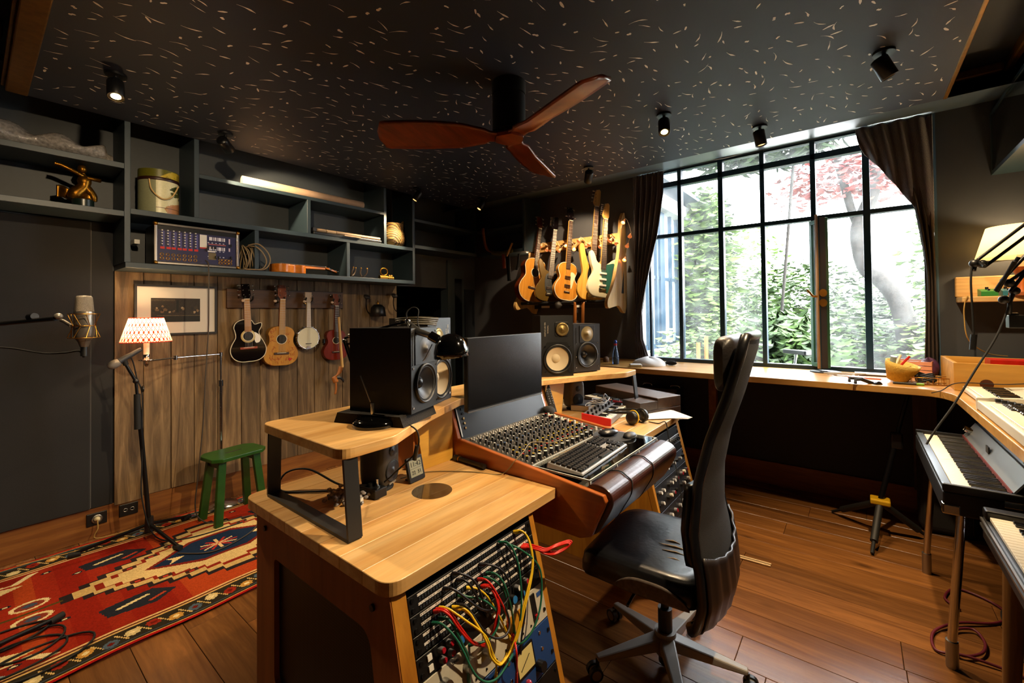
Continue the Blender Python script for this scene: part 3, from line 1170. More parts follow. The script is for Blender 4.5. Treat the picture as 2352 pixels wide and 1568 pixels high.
def guitar(name, label, cat, loc, rot, out, depth, L, nut, body_m, top_m, neck_m, fb_m, head_m,
           group=None, neck_w=(0.043, 0.055), hole=None, binding=None, bridge=None, frets=14, strings=6, head=(0.15, 0.07),
           pickguard=None, pickups=(), nstr_w=0.036, head_side=0, neck_start=None, soft=0.006, extra=None, head_tilt=0.25):
    """z up the neck from the bottom of the body, front towards -y"""
    t = thing(name, label, cat, loc, rot=rot, group=group)
    b = MB().prism(out, 'y', 0.0, depth)
    b.build('body', body_m, t, bevel=soft, seg=3)
    if top_m is not None:
        c = np.mean(np.array(out), 0)
        ins = [((x - c[0]) * 0.985 + c[0], (z - c[1]) * 0.985 + c[1]) for x, z in out]
        MB().prism(ins, 'y', -0.002, 0.004).build('soundboard', top_m, t)
    if binding:
        MB().tube([(x, -0.001, z) for x, z in out], 0.0032, 6, closed=True).build('binding', binding, t)
    if hole:
        hz_, hr = hole
        MB().lathe([(hr, 0), (hr, 0.001)], (0, -0.003, hz_), 24, (0, -1, 0)).build('sound_hole', mat('hole_dark', '#080605', 0.9), t)
        MB().tube([(hr * 1.08 * math.cos(a), -0.003, hz_ + hr * 1.08 * math.sin(a)) for a in np.linspace(0, 2 * math.pi, 25)[:-1]], 0.003, 6, closed=True).build('rosette', M_IVORY, t)
    zs = neck_start if neck_start is not None else L - 0.01
    # neck and fretboard
    w0, w1 = neck_w
    MB().add([(-w1 / 2, 0.02, zs - 0.03), (w1 / 2, 0.02, zs - 0.03), (w0 / 2, 0.018, nut), (-w0 / 2, 0.018, nut),
              (-w1 / 2, -0.004, zs - 0.03), (w1 / 2, -0.004, zs - 0.03), (w0 / 2, -0.004, nut), (-w0 / 2, -0.004, nut)],
             [(0, 1, 2, 3), (4, 7, 6, 5), (0, 4, 5, 1), (1, 5, 6, 2), (2, 6, 7, 3), (3, 7, 4, 0)]).build('neck', neck_m, t, bevel=0.006, seg=3)
    ze = (hole[0] + hole[1]) if hole else zs - 0.06
    MB().add([(-w1 / 2, -0.004, ze), (w1 / 2, -0.004, ze), (w0 / 2, -0.004, nut), (-w0 / 2, -0.004, nut),
              (-w1 / 2, -0.010, ze), (w1 / 2, -0.010, ze), (w0 / 2, -0.010, nut), (-w0 / 2, -0.010, nut)],
             [(0, 1, 2, 3), (4, 7, 6, 5), (0, 4, 5, 1), (1, 5, 6, 2), (2, 6, 7, 3), (3, 7, 4, 0)]).build('fretboard', fb_m, t)
    fr = MB()
    sl = (nut - (bridge[0] if bridge else 0.12))
    for k in range(1, frets + 1):
        z = nut - sl * (1 - 2 ** (-k / 12))
        if z < ze:
            break
        w = w1 + (w0 - w1) * (z - ze) / (nut - ze)
        fr.box(-w / 2, -0.0115, z - 0.001, w / 2, -0.0095, z + 0.001)
    if fr.v:
        fr.build('frets', M_STRING, t)['kind'] = 'stuff'
    MB().box(-w0 / 2, -0.013, nut - 0.002, w0 / 2, -0.004, nut + 0.003).build('nut', M_IVORY, t)
    # head
    hl, hw = head
    hb = head_tilt
    if head_side == 0:
        hp = [(-w0 / 2, 0), (w0 / 2, 0), (hw / 2, hl * 0.22), (hw / 2 * 0.92, hl), (-hw / 2 * 0.92, hl), (-hw / 2, hl * 0.22)]
    else:
        s_ = head_side
        hp = [(-w0 / 2, 0), (w0 / 2, 0), (w0 / 2 + 0.012 * (s_ < 0 or 1), hl * 0.12), (hw * 0.5, hl * 0.9), (hw * 0.3, hl), (-hw * 0.25, hl * 0.93), (-hw * 0.55, hl * 0.2)]
        hp = [(x * 1.0, z) for x, z in hp]
    vs, n = [], len(hp)
    for dy in (-0.008, 0.008):
        for x, z in hp:
            vs.append((x, dy + z * hb, nut + 0.003 + z * math.cos(math.atan(hb))))
    MB().add(vs, [tuple(range(n)), tuple(range(2 * n - 1, n - 1, -1))] + [(i, i + n, (i + 1) % n + n, (i + 1) % n) for i in range(n)]).build('headstock', head_m, t, bevel=0.003)
    per = strings // 2 if head_side == 0 else strings
    for k in range(per):
        z = hl * (0.28 + 0.6 * k / max(1, per - 1))
        for sd in ((-1, 1) if head_side == 0 else (-1,)):
            x = sd * (hw / 2) if head_side == 0 else -hw * 0.5 + 0.01 * k / per
            tp = MB().cyl((x, z * hb, nut + z), (x + sd * 0.016, z * hb, nut + z), 0.003, n=8)
            tp.sph((x + sd * 0.021, z * hb, nut + z), (0.005, 0.007, 0.009), 8, 6)
            tp.cyl((x * 0.62, z * hb - 0.008, nut + z), (x * 0.62, z * hb - 0.018, nut + z), 0.0035, n=8)
            tp.build('tuner', M_CHROME, t)
    # strings
    sb = MB()
    bz = bridge[0] if bridge else 0.1
    for k in range(strings):
        x0 = (k / (strings - 1) - 0.5)
        sb.cyl((x0 * nstr_w * 1.35, -0.014, bz), (x0 * nstr_w, -0.0125, nut), 0.0007, n=4, cap=False)
    sb.build('strings', M_STRING, t)
    if bridge:
        bz, bw, bh, bm = bridge
        MB().box(-bw / 2, -0.012, bz - bh, bw / 2, -0.002, bz + 0.004).build('bridge', bm, t, bevel=0.003)
        MB().box(-bw * 0.3, -0.015, bz - 0.002, bw * 0.3, -0.011, bz + 0.001).build('saddle', M_IVORY, t)
    if pickguard:
        pts, pm = pickguard
        pg = [tuple(p)[:2] for p in smooth_path([(a, c, 0) for a, c in pts], 4, closed=True)]
        MB().prism(pg, 'y', -0.006, -0.0022).build('pickguard', pm, t)
    for (pz, pw_, ph, pm) in pickups:
        MB().box(-pw_ / 2, -0.014, pz - ph / 2, pw_ / 2, -0.003, pz + ph / 2).build('pickup', pm, t, bevel=0.003)
    if extra:
        extra(t)
    return t


def keys(parent, n_white, pitch, depth, z, x0, y0, bl_depth=None, white=None, black=None, h=0.012, first=0):
    """row of piano keys along +x from x0, key fronts at y0, extending to y0+depth"""
    white = white or M_CREAM
    black = black or mat('black_keys', '#0b0b0c', 0.25)
    bl = bl_depth or depth * 0.62
    wm = MB().box(0, 0, 0, pitch - 0.0012, depth, h)
    bm_ = MB().box(-pitch * 0.28, 0, 0, pitch * 0.28, bl, h * 0.8)
    w0, b0 = None, None
    for i in range(n_white):
        if w0 is None:
            w0 = wm.build('white_key', white, parent, bevel=0.001, seg=1)
            w0.location = (x0, y0, z)
        else:
            inst(w0, 'white_key', parent, (x0 + i * pitch, y0, z)).modifiers.new('edge', 'BEVEL').width = 0.001
        if (i + first) % 7 in (0, 1, 3, 4, 5) and i < n_white - 1:
            loc = (x0 + (i + 1) * pitch, y0 + depth - bl, z + h)
            if b0 is None:
                b0 = bm_.build('black_key', black, parent, bevel=0.002, seg=1)
                b0.location = loc
            else:
                inst(b0, 'black_key', parent, loc).modifiers.new('edge', 'BEVEL').width = 0.002


def ring_plate(P4, hole, cc_, axis, a, b):
    """flat plate with convex outline P4 and an opening; 2D points in the plane across axis"""
    cx_, cz_ = cc_
    outer = []
    n = len(P4)
    for y, z in hole:
        al = math.atan2(z - cz_, y - cx_)
        dx, dz = math.cos(al), math.sin(al)
        best = None
        for i in range(n):
            (y0, z0), (y1, z1) = P4[i], P4[(i + 1) % n]
            den = dx * (z1 - z0) - dz * (y1 - y0)
            if abs(den) < 1e-9:
                continue
            tt = ((y0 - cx_) * (z1 - z0) - (z0 - cz_) * (y1 - y0)) / den
            uu = ((y0 - cx_) * dz - (z0 - cz_) * dx) / den
            if tt > 0 and -1e-6 <= uu <= 1 + 1e-6 and (best is None or tt < best):
                best = tt
        outer.append((cx_ + best * dx, cz_ + best * dz))
    for c in P4:
        j = min(range(len(outer)), key=lambda q: (outer[q][0] - c[0]) ** 2 + (outer[q][1] - c[1]) ** 2)
        outer[j] = c
    m = len(hole)
    pt = {'x': lambda t, p: (t, p[0], p[1]), 'y': lambda t, p: (p[0], t, p[1])}[axis]
    vs = [pt(t, p) for t in (a, b) for p in hole] + [pt(t, p) for t in (a, b) for p in outer]
    fs = []
    for i in range(m):
        j = (i + 1) % m
        fs += [(i, j, 2 * m + j, 2 * m + i), (m + i, 3 * m + i, 3 * m + j, m + j), (i, m + i, m + j, j), (2 * m + i, 2 * m + j, 3 * m + j, 3 * m + i)]
    return MB().add(vs, fs)


def circ(cx_, cz_, r, n=40):
    return [(cx_ + r * math.cos(2 * math.pi * i / n), cz_ + r * math.sin(2 * math.pi * i / n)) for i in range(n)]


def cone_driver(t, c, r, ax, cone_m, name='woofer', dust_m=None, ring_m=None, depth=0.35):
    """loudspeaker chassis facing axis ax, ring proud of the baffle"""
    ring_m = ring_m or M_BLACK
    w = MB().lathe([(r * 0.86, 0.004), (r * 0.9, 0.010), (r * 0.97, 0.010), (r, 0.004), (r, -0.002)], c, 36, ax, cap=False).build(name, ring_m, t)
    MB().lathe([(r * 0.87, 0.002), (r * 0.83, 0.007), (r * 0.78, 0.003)], c, 36, ax, cap=False).build('surround', M_RUBBER, w)
    MB().lathe([(r * 0.79, 0.002), (r * 0.3, -r * depth), (0.0001, -r * depth)], c, 36, ax, cap=False).build('cone', cone_m, w)
    MB().lathe([(r * 0.3, -r * depth + 0.001), (r * 0.24, -r * depth * 0.7), (r * 0.12, -r * depth * 0.5), (0.0001, -r * depth * 0.45)], c, 24, ax).build('dust_cap', dust_m or cone_m, w)
    return w


def arc_pts(c, r, a0, a1, n=12, plane='xz', k=0.0):
    out = []
    for i in range(n + 1):
        a = rad(a0 + (a1 - a0) * i / n)
        x, y = r * math.cos(a), r * math.sin(a)
        o = k * i / n
        out.append({'xz': (c[0] + x, c[1] + o, c[2] + y), 'xy': (c[0] + x, c[1] + y, c[2] + o), 'yz': (c[0] + o, c[1] + x, c[2] + y)}[plane])
    return out


def coil(c, r, turns, wire, plane='xy', jit=0.15, rise=0.004, n=18):
    pts = []
    for k in range(int(turns * n) + 1):
        a = 2 * math.pi * k / n
        q = r * (1 + jit * math.sin(k * 0.7 + a * 0.31))
        x, y, z = q * math.cos(a), q * math.sin(a), rise * k / n
        pts.append({'xy': (c[0] + x, c[1] + y, c[2] + z), 'xz': (c[0] + x, c[1] + z, c[2] + y), 'yz': (c[0] + z, c[1] + x, c[2] + y)}[plane])
    return MB().tube(pts, wire, 6)


# ceiling spotlights: lit ones carry their own lamp
WARM = (1.0, 0.62, 0.28)


def ceiling_spot(pxl, label, aim, energy=0.0, glow=False, angle=70, color=WARM, blend=0.6):
    p = atz(pxl[0], pxl[1], ZC)
    t = thing('ceiling_spotlight', label, 'spotlight', (p.x, p.y, ZC - 0.001), group='ceiling spotlights')
    MB().cyl((0, 0, 0), (0, 0, -0.012), 0.045, n=20).build('ceiling_rose', M_BLACKM, t)
    MB().cyl((0, 0, -0.012), (0, 0, -0.055), 0.009).build('stem', M_BLACKM, t)
    d = (Vector(aim) - Vector((p.x, p.y, ZC - 0.08))).normalized()
    c = Vector((0, 0, -0.08))
    MB().lathe([(0.02, -0.056), (0.034, -0.05), (0.036, -0.045), (0.036, 0.05), (0.033, 0.052), (0.031, 0.045)], c, 20, d).build('barrel', M_BLACKM, t)
    lm = mat('lit_lens', '#fff0d0', 0.3, emit='#ffb858', estr=60) if glow else mat('dim_lens', '#ffe0a8', 0.2, emit='#ffc070', estr=2)
    MB().lathe([(0.031, 0.044), (0.0001, 0.047)], c, 20, d).build('lens', lm, t)
    if energy:
        w = Vector((p.x, p.y, ZC - 0.081)) + d * 0.062
        lamp('SPOT', w, energy * SPOT, color, aim, size=0.025, angle=angle, blend=blend, name='spot_beam')
    return t
# ================================================================== built-in shelving round the corner
YS = 3.62
M_SHELF = mat('slate_blue_shelf_paint', '#2c3a42', 0.45, noise=0.06, nscale=8)
sh = thing('shelving_unit', 'built-in slate blue box shelving along the top of the board wall', 'shelving', (1.6, 3.8, 1.772), world=True)
MB().box(-1.8, YL - 0.004, 1.772, XW, YL + 0.0, 2.9).build('back_panel', mat('shelf_back_paint', '#3d4247', 0.55, noise=0.06), sh)


def bd(x0, z0, x1, z1, nm):
    MB().box(x0, YS, z0, x1, YL - 0.004, z1).build(nm, M_SHELF, sh, bevel=0.0015, seg=1)


bd(0.62, 1.772, 2.925, 1.806, 'shelf')
bd(0.645, 2.118, 2.895, 2.152, 'shelf')
bd(-1.8, 2.096, 0.615, 2.13, 'shelf')
bd(-1.8, 2.40, 0.615, 2.434, 'shelf')
bd(1.015, 2.436, 2.545, 2.464, 'shelf')
bd(2.925, 2.152, 3.9, 2.188, 'shelf')
bd(2.925, 2.432, 3.9, 2.462, 'shelf')
bd(0.615, 1.806, 0.645, 2.9, 'divider')
bd(0.985, 2.152, 1.015, 2.9, 'divider')
bd(1.375, 1.806, 1.405, 2.118, 'divider')
bd(1.785, 2.152, 1.815, 2.436, 'divider')
bd(2.147, 1.806, 2.177, 2.118, 'divider')
bd(2.545, 2.152, 2.575, 2.9, 'divider')
bd(2.895, 1.806, 2.925, 2.9, 'divider')
bd(3.84, 2.188, 3.87, 2.9, 'divider')
# return along the window wall
for z0, z1 in ((2.152, 2.188), (2.432, 2.462)):
    MB().box(3.88, 2.905, z0, XW - 0.001, YS - 0.002, z1).build('shelf', M_SHELF, sh, bevel=0.0015, seg=1)
MB().box(3.88, 2.89, 2.152, XW - 0.001, 2.92, 2.75).build('divider', M_SHELF, sh, bevel=0.0015, seg=1)

# socket plate in the mixer bay
tag(MB().box(0.70, YS + 0.20, 1.955, 0.73, YS + 0.345, 1.985).build('socket_block', M_WHITE, bevel=0.003), 'small white socket block in the shelf bay beside the mixer', 'socket')

# bubble wrap bundle
bw = MB()
bw.grid(lambda u, v: (-0.45 + 1.03 * u,
                      3.78 + (0.115 + 0.02 * math.sin(17 * u)) * math.cos(2 * math.pi * v) * (0.9 if u < 0.96 else 0.5),
                      2.436 + (0.08 - 0.03 * u + 0.09 * max(0, 0.48 - u) + 0.012 * math.sin(31 * u + 9 * v)) * (1 + math.sin(2 * math.pi * v)) * (1 if u < 0.97 else 0.6)), 90, 30)
M_BUBBLE = mat('bubble_wrap', '#b4aca4', 0.15, trans=0.35, noise=0.5, nscale=60, bump=1.0, bscale=70)
tag(bw.build('bubble_wrap_bundle', M_BUBBLE), 'long bundle of clear bubble wrap on the topmost shelf', 'bubble wrap')

# gilded statuette
gs = thing('statuette', 'small gilded statuette of a striding figure with one arm raised', 'statuette', (0.44, 3.72, 2.13))
M_GILT = mat('gilt_bronze', '#8a5c14', 0.32, metal=0.9, noise=0.45, nscale=40, bump=0.4, bscale=80)
MB().cyl((0, 0, 0), (0, 0, 0.05), 0.05, n=20).build('plinth', mat('dark_marble', '#14201a', 0.3), gs)
fg = MB()
fg.tube(smooth_path([(-0.05, 0, 0.05), (-0.03, 0, 0.09), (0.0, 0, 0.13), (0.005, 0, 0.17), (0.0, 0, 0.20), (0, 0, 0.215)], 5), [0.022, 0.026, 0.03, 0.034, 0.036, 0.036, 0.035, 0.034, 0.033, 0.032, 0.031, 0.03, 0.03, 0.032, 0.034, 0.034, 0.033, 0.03, 0.028, 0.024, 0.02, 0.016, 0.013, 0.012, 0.012, 0.012], 10)
fg.tube(smooth_path([(0.05, 0, 0.05), (0.04, 0, 0.09), (0.01, 0, 0.13)], 5), [0.014, 0.016, 0.018, 0.02, 0.021, 0.022, 0.023, 0.025, 0.026, 0.027, 0.027], 8)
fg.tube(smooth_path([(0.0, -0.01, 0.195), (-0.05, -0.03, 0.215), (-0.095, -0.03, 0.235), (-0.125, -0.03, 0.24)], 5), 0.012, 8)
fg.tube(smooth_path([(0.0, -0.01, 0.19), (0.05, -0.02, 0.185), (0.075, -0.03, 0.18)], 5), 0.012, 8)
fg.sph((-0.005, -0.005, 0.24), (0.022, 0.022, 0.027))
fg.build('figure', M_GILT, gs)
MB().grid(lambda u, v: (-0.11 + 0.15 * u, 0.02 + 0.03 * math.sin(u * 5), 0.05 + (0.075 - 0.02 * u) * v + 0.01 * math.sin(9 * u)), 12, 8).build('drapery', M_GILT, gs, solid=0.008)

# hat-box style bucket printed with a palm
bc = thing('printed_bucket', 'cylindrical bucket printed with a palm tree and rope handle', 'bucket', (0.82, 3.765, 2.152))
cv = Canvas(120, 70, '#d8d2a8')
cv.rect(0, 0, 120, 16, '#5c5a18')
for k in range(26):
    cv.line(30 + k * 2.2, 16, 46 + k * 1.2, 1, 1.2, '#b8a030')
cv.rect(0, 14, 30, 70, '#4c5a40', 0.7)
cv.ell(78, 62, 40, 14, '#b88a58')
cv.poly([(42, 58), (60, 48), (80, 54), (100, 50), (120, 60), (120, 70), (40, 70)], '#a86a48', 0.6)
cv.rect(30, 60, 120, 61, '#5a3a20')
for k in range(15):
    a = rad(200 + k * 140 / 14)
    cv.line(66, 34, 66 + 24 * math.cos(a), 34 + 14 * math.sin(a), 3.2, '#39421c')
for k in range(9):
    a = rad(-20 + k * 220 / 8)
    cv.line(66, 34, 66 + 22 * math.cos(a), 34 + 12 * abs(math.sin(a)) * 0.9, 2.6, '#4a4e22')
cv.poly([(63, 36), (69, 36), (71, 70), (63, 70)], '#6a4a1c')
cv.rect(100, 34, 103, 70, '#6a6a20')
cv.noise(0.06)
rb, hb_ = 0.112, 0.30
cv.build('printed_wrap', attrmat('printed_card', 0.35), bc, lambda u, v: (rb * math.cos(rad(-200 + 360 * u)), rb * math.sin(rad(-200 + 360 * u)), hb_ * (1 - v)))
MB().cyl((0, 0, 0.001), (0, 0, 0.012), rb * 0.99, n=40).build('base', mat('bucket_base', '#2a1c10', 0.6), bc)
MB().lathe([(rb, 0.297), (0.0001, 0.302)], n=40).build('lid', mat('bucket_lid', '#4a5018', 0.4), bc)
MB().lathe([(rb + 0.001, 0.225), (rb + 0.003, 0.227), (rb + 0.003, 0.245), (rb + 0.001, 0.247)], n=40).build('leather_band', mat('bucket_band', '#2e140a', 0.4), bc)
MB().tube(smooth_path([(-0.072, -0.095, 0.225), (-0.062, -0.115, 0.15), (-0.01, -0.128, 0.098), (0.045, -0.118, 0.12), (0.088, -0.09, 0.205)], 6), 0.0045, 6).build('rope_handle', mat('cotton_rope', '#c8a468', 0.8), bc)

# powered mixer in a flight-case style box
mx = thing('powered_mixer', 'blue faced powered mixer in an aluminium edged black case', 'mixer', (1.02, 3.645, 1.806))
W, H, D = 0.49, 0.262, 0.25
MB().box(-W / 2, 0.0, 0, W / 2, D, H).build('case', M_BLACK, mx, bevel=0.004)
M_ALU = mat('satin_aluminium', '#9a9490', 0.3, metal=0.9)
rl = MB()
for z in (0.0, H):
    rl.beam((-W / 2, -0.002, z), (W / 2, -0.002, z), 0.016, 0.016)
for x in (-W / 2, W / 2):
    rl.beam((x, -0.002, 0), (x, -0.002, H), 0.016, 0.016)
rl.build('edge_rails', M_ALU, mx, bevel=0.003)
for x in (-W / 2, W / 2):
    for z in (0.0, H):
        MB().sph((x, -0.004, z), 0.015, 10, 7).build('corner_cap', M_BRASS, mx)
cv = Canvas(98, 48, '#25244a')
cv.rect(0, 0, 98, 5, '#0c0c10')
for k in range(7):
    cv.rect(6 + k * 6.6, 7, 8.5 + k * 6.6, 28, '#4a4880')
    cv.rect(3 + k * 6.6, 28, 8 + k * 6.6, 31.5, '#c02018')
cv.rect(50, 6, 59, 24, '#d8d4cc')
cv.rect(50, 24, 59, 26, '#b03028')
for r_ in (8, 22):
    for k in range(9):
        cv.rect(62 + k * 2.4, r_, 63.6 + k * 2.4, r_ + 5, '#d8d4e0')
cv.rect(60, 28, 70, 30.5, '#dcd6d0')
cv.rect(61, 18, 84, 19.5, '#c06058')
for y_ in (16, 28, 36):
    for k in range(5):
        cv.rect(60 + 5 * k, y_ + 0.2, 62.5 + 5 * k, y_ + 1, '#c8c8d8')
cv.rect(61, 31, 71, 41, '#6a5c40')
cv.rect(88, 8, 90.5, 16, '#c8b0c0')
cv.rect(88, 22, 90.5, 27, '#c8b0c0')
cv.build('front_panel', attrmat('printed_panel', 0.4), mx, lambda u, v: (-W / 2 + 0.012 + (W - 0.024) * u, -0.0015, H - 0.012 - (H - 0.024) * v))
kb = MB().cyl((0, 0, 0), (0, -0.014, 0), 0.0055, 0.0045, n=10)
k0 = None
kwm = mat('pale_knob_cap', '#cfc8c0', 0.35)
for c_ in range(7):
    for r_ in range(6):
        loc = (-W / 2 + 0.034 + c_ * 0.0314, -0.002, H - 0.042 - r_ * 0.0185)
        if k0 is None:
            k0 = kb.build('knob', kwm, mx)
            k0.location = loc
        else:
            inst(k0, 'knob', mx, loc)
jk = MB().lathe([(0.011, 0), (0.011, 0.003), (0.008, 0.004), (0.007, -0.001)], axis=(0, -1, 0), n=14, cap=False)
j0 = None
for c_ in range(7):
    for r_ in range(2):
        loc = (-W / 2 + 0.034 + c_ * 0.0314, -0.002, 0.058 - r_ * 0.026)
        if j0 is None:
            j0 = jk.build('jack_socket', M_BRASS, mx)
            j0.location = loc
        else:
            inst(j0, 'jack_socket', mx, loc)
for c_ in range(4):
    for r_ in range(2):
        inst(j0, 'jack_socket', mx, (W / 2 - 0.115 + c_ * 0.022, -0.002, 0.048 - r_ * 0.022))
for x, z in ((0.052, 0.135), (0.075, 0.135), (0.098, 0.135), (0.1, 0.065), (0.12, 0.065), (0.2, 0.16), (0.2, 0.07), (0.045, 0.115)):
    MB().box(x - 0.003, -0.014, z - 0.01, x + 0.003, -0.0015, z + 0.01).build('slider', M_BLACK, mx)
for x in (-0.2, 0.2):
    MB().cyl((x, 0.03, 0), (x, 0.03, -0.012), 0.012).build('foot', M_RUBBER, mx)
    MB().cyl((x, 0.2, 0), (x, 0.2, -0.012), 0.012).build('foot', M_RUBBER, mx)
mx.location.z += 0.0125
# microphone lead plugged into the mixer, hanging to the floor
lead = [(1.055, 3.63, 1.855), (1.06, 3.60, 1.84), (1.063, 3.59, 1.80), (1.062, 3.588, 1.6), (1.06, 3.59, 1.35), (1.045, 3.60, 1.05), (1.03, 3.6, 0.7), (1.0, 3.6, 0.35), (0.985, 3.6, 0.12), (1.03, 3.57, 0.03), (1.12, 3.5, 0.016), (1.3, 3.42, 0.016), (1.2, 3.2, 0.016), (0.95, 3.1, 0.018), (0.8, 3.25, 0.018)]
tag(MB().tube(smooth_path(lead, 7), 0.0042, 6).build('microphone_lead', mat('taupe_cable', '#3a3128', 0.6)), 'taupe microphone lead hanging from the mixer down to the rug', 'cable')

# coiled cable beside the mixer
cc = MB()
cb0 = Vector((1.42, 3.66, 1.806))
for k in range(7):
    r_ = 0.085 + 0.008 * math.sin(k * 2.1)
    xo = 1.315 + 0.011 * k
    cc.tube([(xo + 0.012 * math.sin(a * 2 + k), 3.70 + r_ * 0.8 * math.cos(a), 1.905 + r_ * math.sin(a) * 1.05) for a in np.linspace(0, 2 * math.pi, 22)[:-1]], 0.0042, 6, closed=True)
cc.tube(smooth_path([(1.34, 3.65, 2.0), (1.40, 3.61, 2.01), (1.46, 3.595, 1.95), (1.475, 3.592, 1.88), (1.44, 3.60, 1.82), (1.36, 3.605, 1.812), (1.30, 3.61, 1.811)], 6), 0.0045, 6)
cc.tube(smooth_path([(1.34, 3.66, 1.995), (1.39, 3.615, 1.985), (1.435, 3.60, 1.93), (1.45, 3.597, 1.87), (1.42, 3.60, 1.82), (1.36, 3.61, 1.811)], 6), 0.0045, 6)
tag(cc.build('coiled_cable', mat('sand_cable', '#8a7658', 0.55)), 'coil of sand coloured cable standing beside the powered mixer', 'cable')

# poster tube
tag(MB().lathe([(0.030, 0.0), (0.036, 0.001), (0.036, 1.04), (0.03, 1.041)], (1.31, 3.685, 2.501), 28, (1, 0, 0)).build('poster_tube', mat('beige_card_tube', '#c4a184', 0.7, noise=0.08)), 'long beige cardboard poster tube on the highest shelf', 'poster tube')
# folded music stand
fs = thing('folded_stand', 'folded dark stand with pale wooden rails lying in the shelf', 'music stand', (2.18, 3.68, 2.152))
MB().box(-0.34, -0.06, 0.0, 0.34, 0.05, 0.026).build('case', M_BLACK, fs, bevel=0.006)
MB().box(-0.34, -0.05, 0.027, -0.31, 0.03, 0.06).build('end_block', M_DGREY, fs, bevel=0.004)
M_PALEW = wood('pale_stand_wood', '#7a6650', '#b49a7c', axis=0, var=0.2)
for a, b in ((-0.30, -0.215), (-0.205, -0.12), (-0.115, 0.19), (0.192, 0.34)):
    MB().cyl((a, -0.02, 0.044), (b, -0.02, 0.044), 0.017, n=12).build('rail', M_PALEW, fs)
MB().box(-0.06, -0.075, 0.018, 0.1, -0.062, 0.028).build('tag', M_PALEW, fs)
# woven basket
wb = thing('woven_basket', 'woven belly basket with two upright handles in the shelf corner', 'basket', (2.735, 3.74, 2.153))
M_WEAVE = None
k = NT('seagrass_weave')
tc = k.n('ShaderNodeTexCoord')
w1 = k.n('ShaderNodeTexWave', wave_type='BANDS', bands_direction='Z')
w1.inputs['Scale'].default_value = 26
w1.inputs['Distortion'].default_value = 1.2
w2 = k.n('ShaderNodeTexWave', wave_type='BANDS', bands_direction='DIAGONAL')
w2.inputs['Scale'].default_value = 22
k.l(tc, 'Object', w1, 'Vector')
k.l(tc, 'Object', w2, 'Vector')
mm = k.n('ShaderNodeMath', operation='MULTIPLY')
k.l(w1, 'Fac', mm, 0)
k.l(w2, 'Fac', mm, 1)
rp = k.n('ShaderNodeValToRGB')
rp.color_ramp.elements[0].color, rp.color_ramp.elements[1].color = hexc('#3a2408'), hexc('#b8883c')
rp.color_ramp.elements[1].position = 0.5
k.l(mm, 0, rp, 'Fac')
k.l(rp, 'Color', k.b, 'Base Color')
bp = k.n('ShaderNodeBump')
bp.inputs['Distance'].default_value = 0.006
k.l(mm, 0, bp, 'Height')
k.l(bp, 'Normal', k.b, 'Normal')
k.b.inputs['Roughness'].default_value = 0.7
M_WEAVE = k.m
MB().lathe([(0.085, 0.0), (0.115, 0.03), (0.125, 0.08), (0.118, 0.14), (0.105, 0.17), (0.108, 0.20), (0.112, 0.235), (0.104, 0.235), (0.10, 0.20), (0.098, 0.17), (0.11, 0.1), (0.09, 0.02), (0.0001, 0.015)], n=36).build('bowl', M_WEAVE, wb)
for s_ in (-1, 1):
    MB().tube(smooth_path([(s_ * 0.10, -0.03, 0.2), (s_ * 0.115, -0.02, 0.25), (s_ * 0.13, 0, 0.285), (s_ * 0.115, 0.02, 0.25), (s_ * 0.10, 0.03, 0.2)], 6), 0.005, 6).build('handle', mat('basket_handle', '#8a6428', 0.7), wb)
# ukulele lying on its side on the lower shelf
M_KOA = wood('orange_uke_wood', '#b05a14', '#d8842c', axis=2, rough=0.25, var=0.05)
uo = acoustic_outline(0.27, 0.09, 0.062, 0.07)
u1 = guitar('ukulele', 'orange wooden ukulele lying face up on the lower shelf', 'ukulele', (1.54, 3.73, 1.878), (rad(90), rad(90), 0), uo, 0.068, 0.27, 0.455, M_KOA, M_KOA, M_KOA, M_EBONY, M_KOA,
            neck_w=(0.034, 0.045), hole=(0.19, 0.028), bridge=(0.075, 0.08, 0.01, M_EBONY), strings=4, head=(0.11, 0.055), nstr_w=0.026, head_tilt=0.3)
u1.rotation_euler = Matrix(((0, 0, 1), (1, 0, 0), (0, 1, 0))).to_euler() if False else (rad(-90), 0, rad(-90)) 
# guitar wall hooks left in the shelf
for i, (x, r_) in enumerate(((2.225, 0.7), (2.335, 0.0))):
    h = thing('guitar_hook', ['padded guitar hook turned sideways in the lower shelf', 'padded guitar hook facing out beside the brass trinket'][i], 'hook', (x, 3.66, 1.806), r_, group='spare guitar hooks')
    MB().tube(smooth_path([(-0.032, -0.02, 0.085), (-0.036, -0.01, 0.05), (-0.02, 0.0, 0.022), (0.0, 0.01, 0.014), (0.02, 0.0, 0.022), (0.036, -0.01, 0.05), (0.032, -0.02, 0.085)], 5), 0.007, 8).build('yoke', mat('hook_rubber', '#5a4a3c', 0.6), h)
    MB().cyl((0, 0.01, 0.0), (0, 0.01, 0.02), 0.012).build('stub', M_BLACKM, h)
    for s_ in (-1, 1):
        MB().sph((s_ * 0.032, -0.02, 0.088), 0.008, 8, 6).build('tip', M_BRASS, h)
# brass trinket
bt = thing('brass_trinket', 'small brass cymbal castanet heap with a bent ring on top', 'trinket', (2.58, 3.68, 1.806))
MB().cyl((-0.05, 0, 0.02), (0.04, 0, 0.02), 0.02, n=14).build('drum', M_BRASS, bt)
MB().tube([(0.0 + 0.042 * math.cos(a), -0.004, 0.075 + 0.036 * math.sin(a)) for a in np.linspace(0, 2 * math.pi, 20)[:-1]], 0.006, 8, closed=True).build('ring', M_GILT, bt)
for k_ in range(5):
    MB().sph((0.05 + 0.012 * k_, -0.012 + 0.006 * (k_ % 2), 0.016 + 0.018 * (k_ % 2)), 0.016, 8, 6).build('bell', M_BRASS, bt)

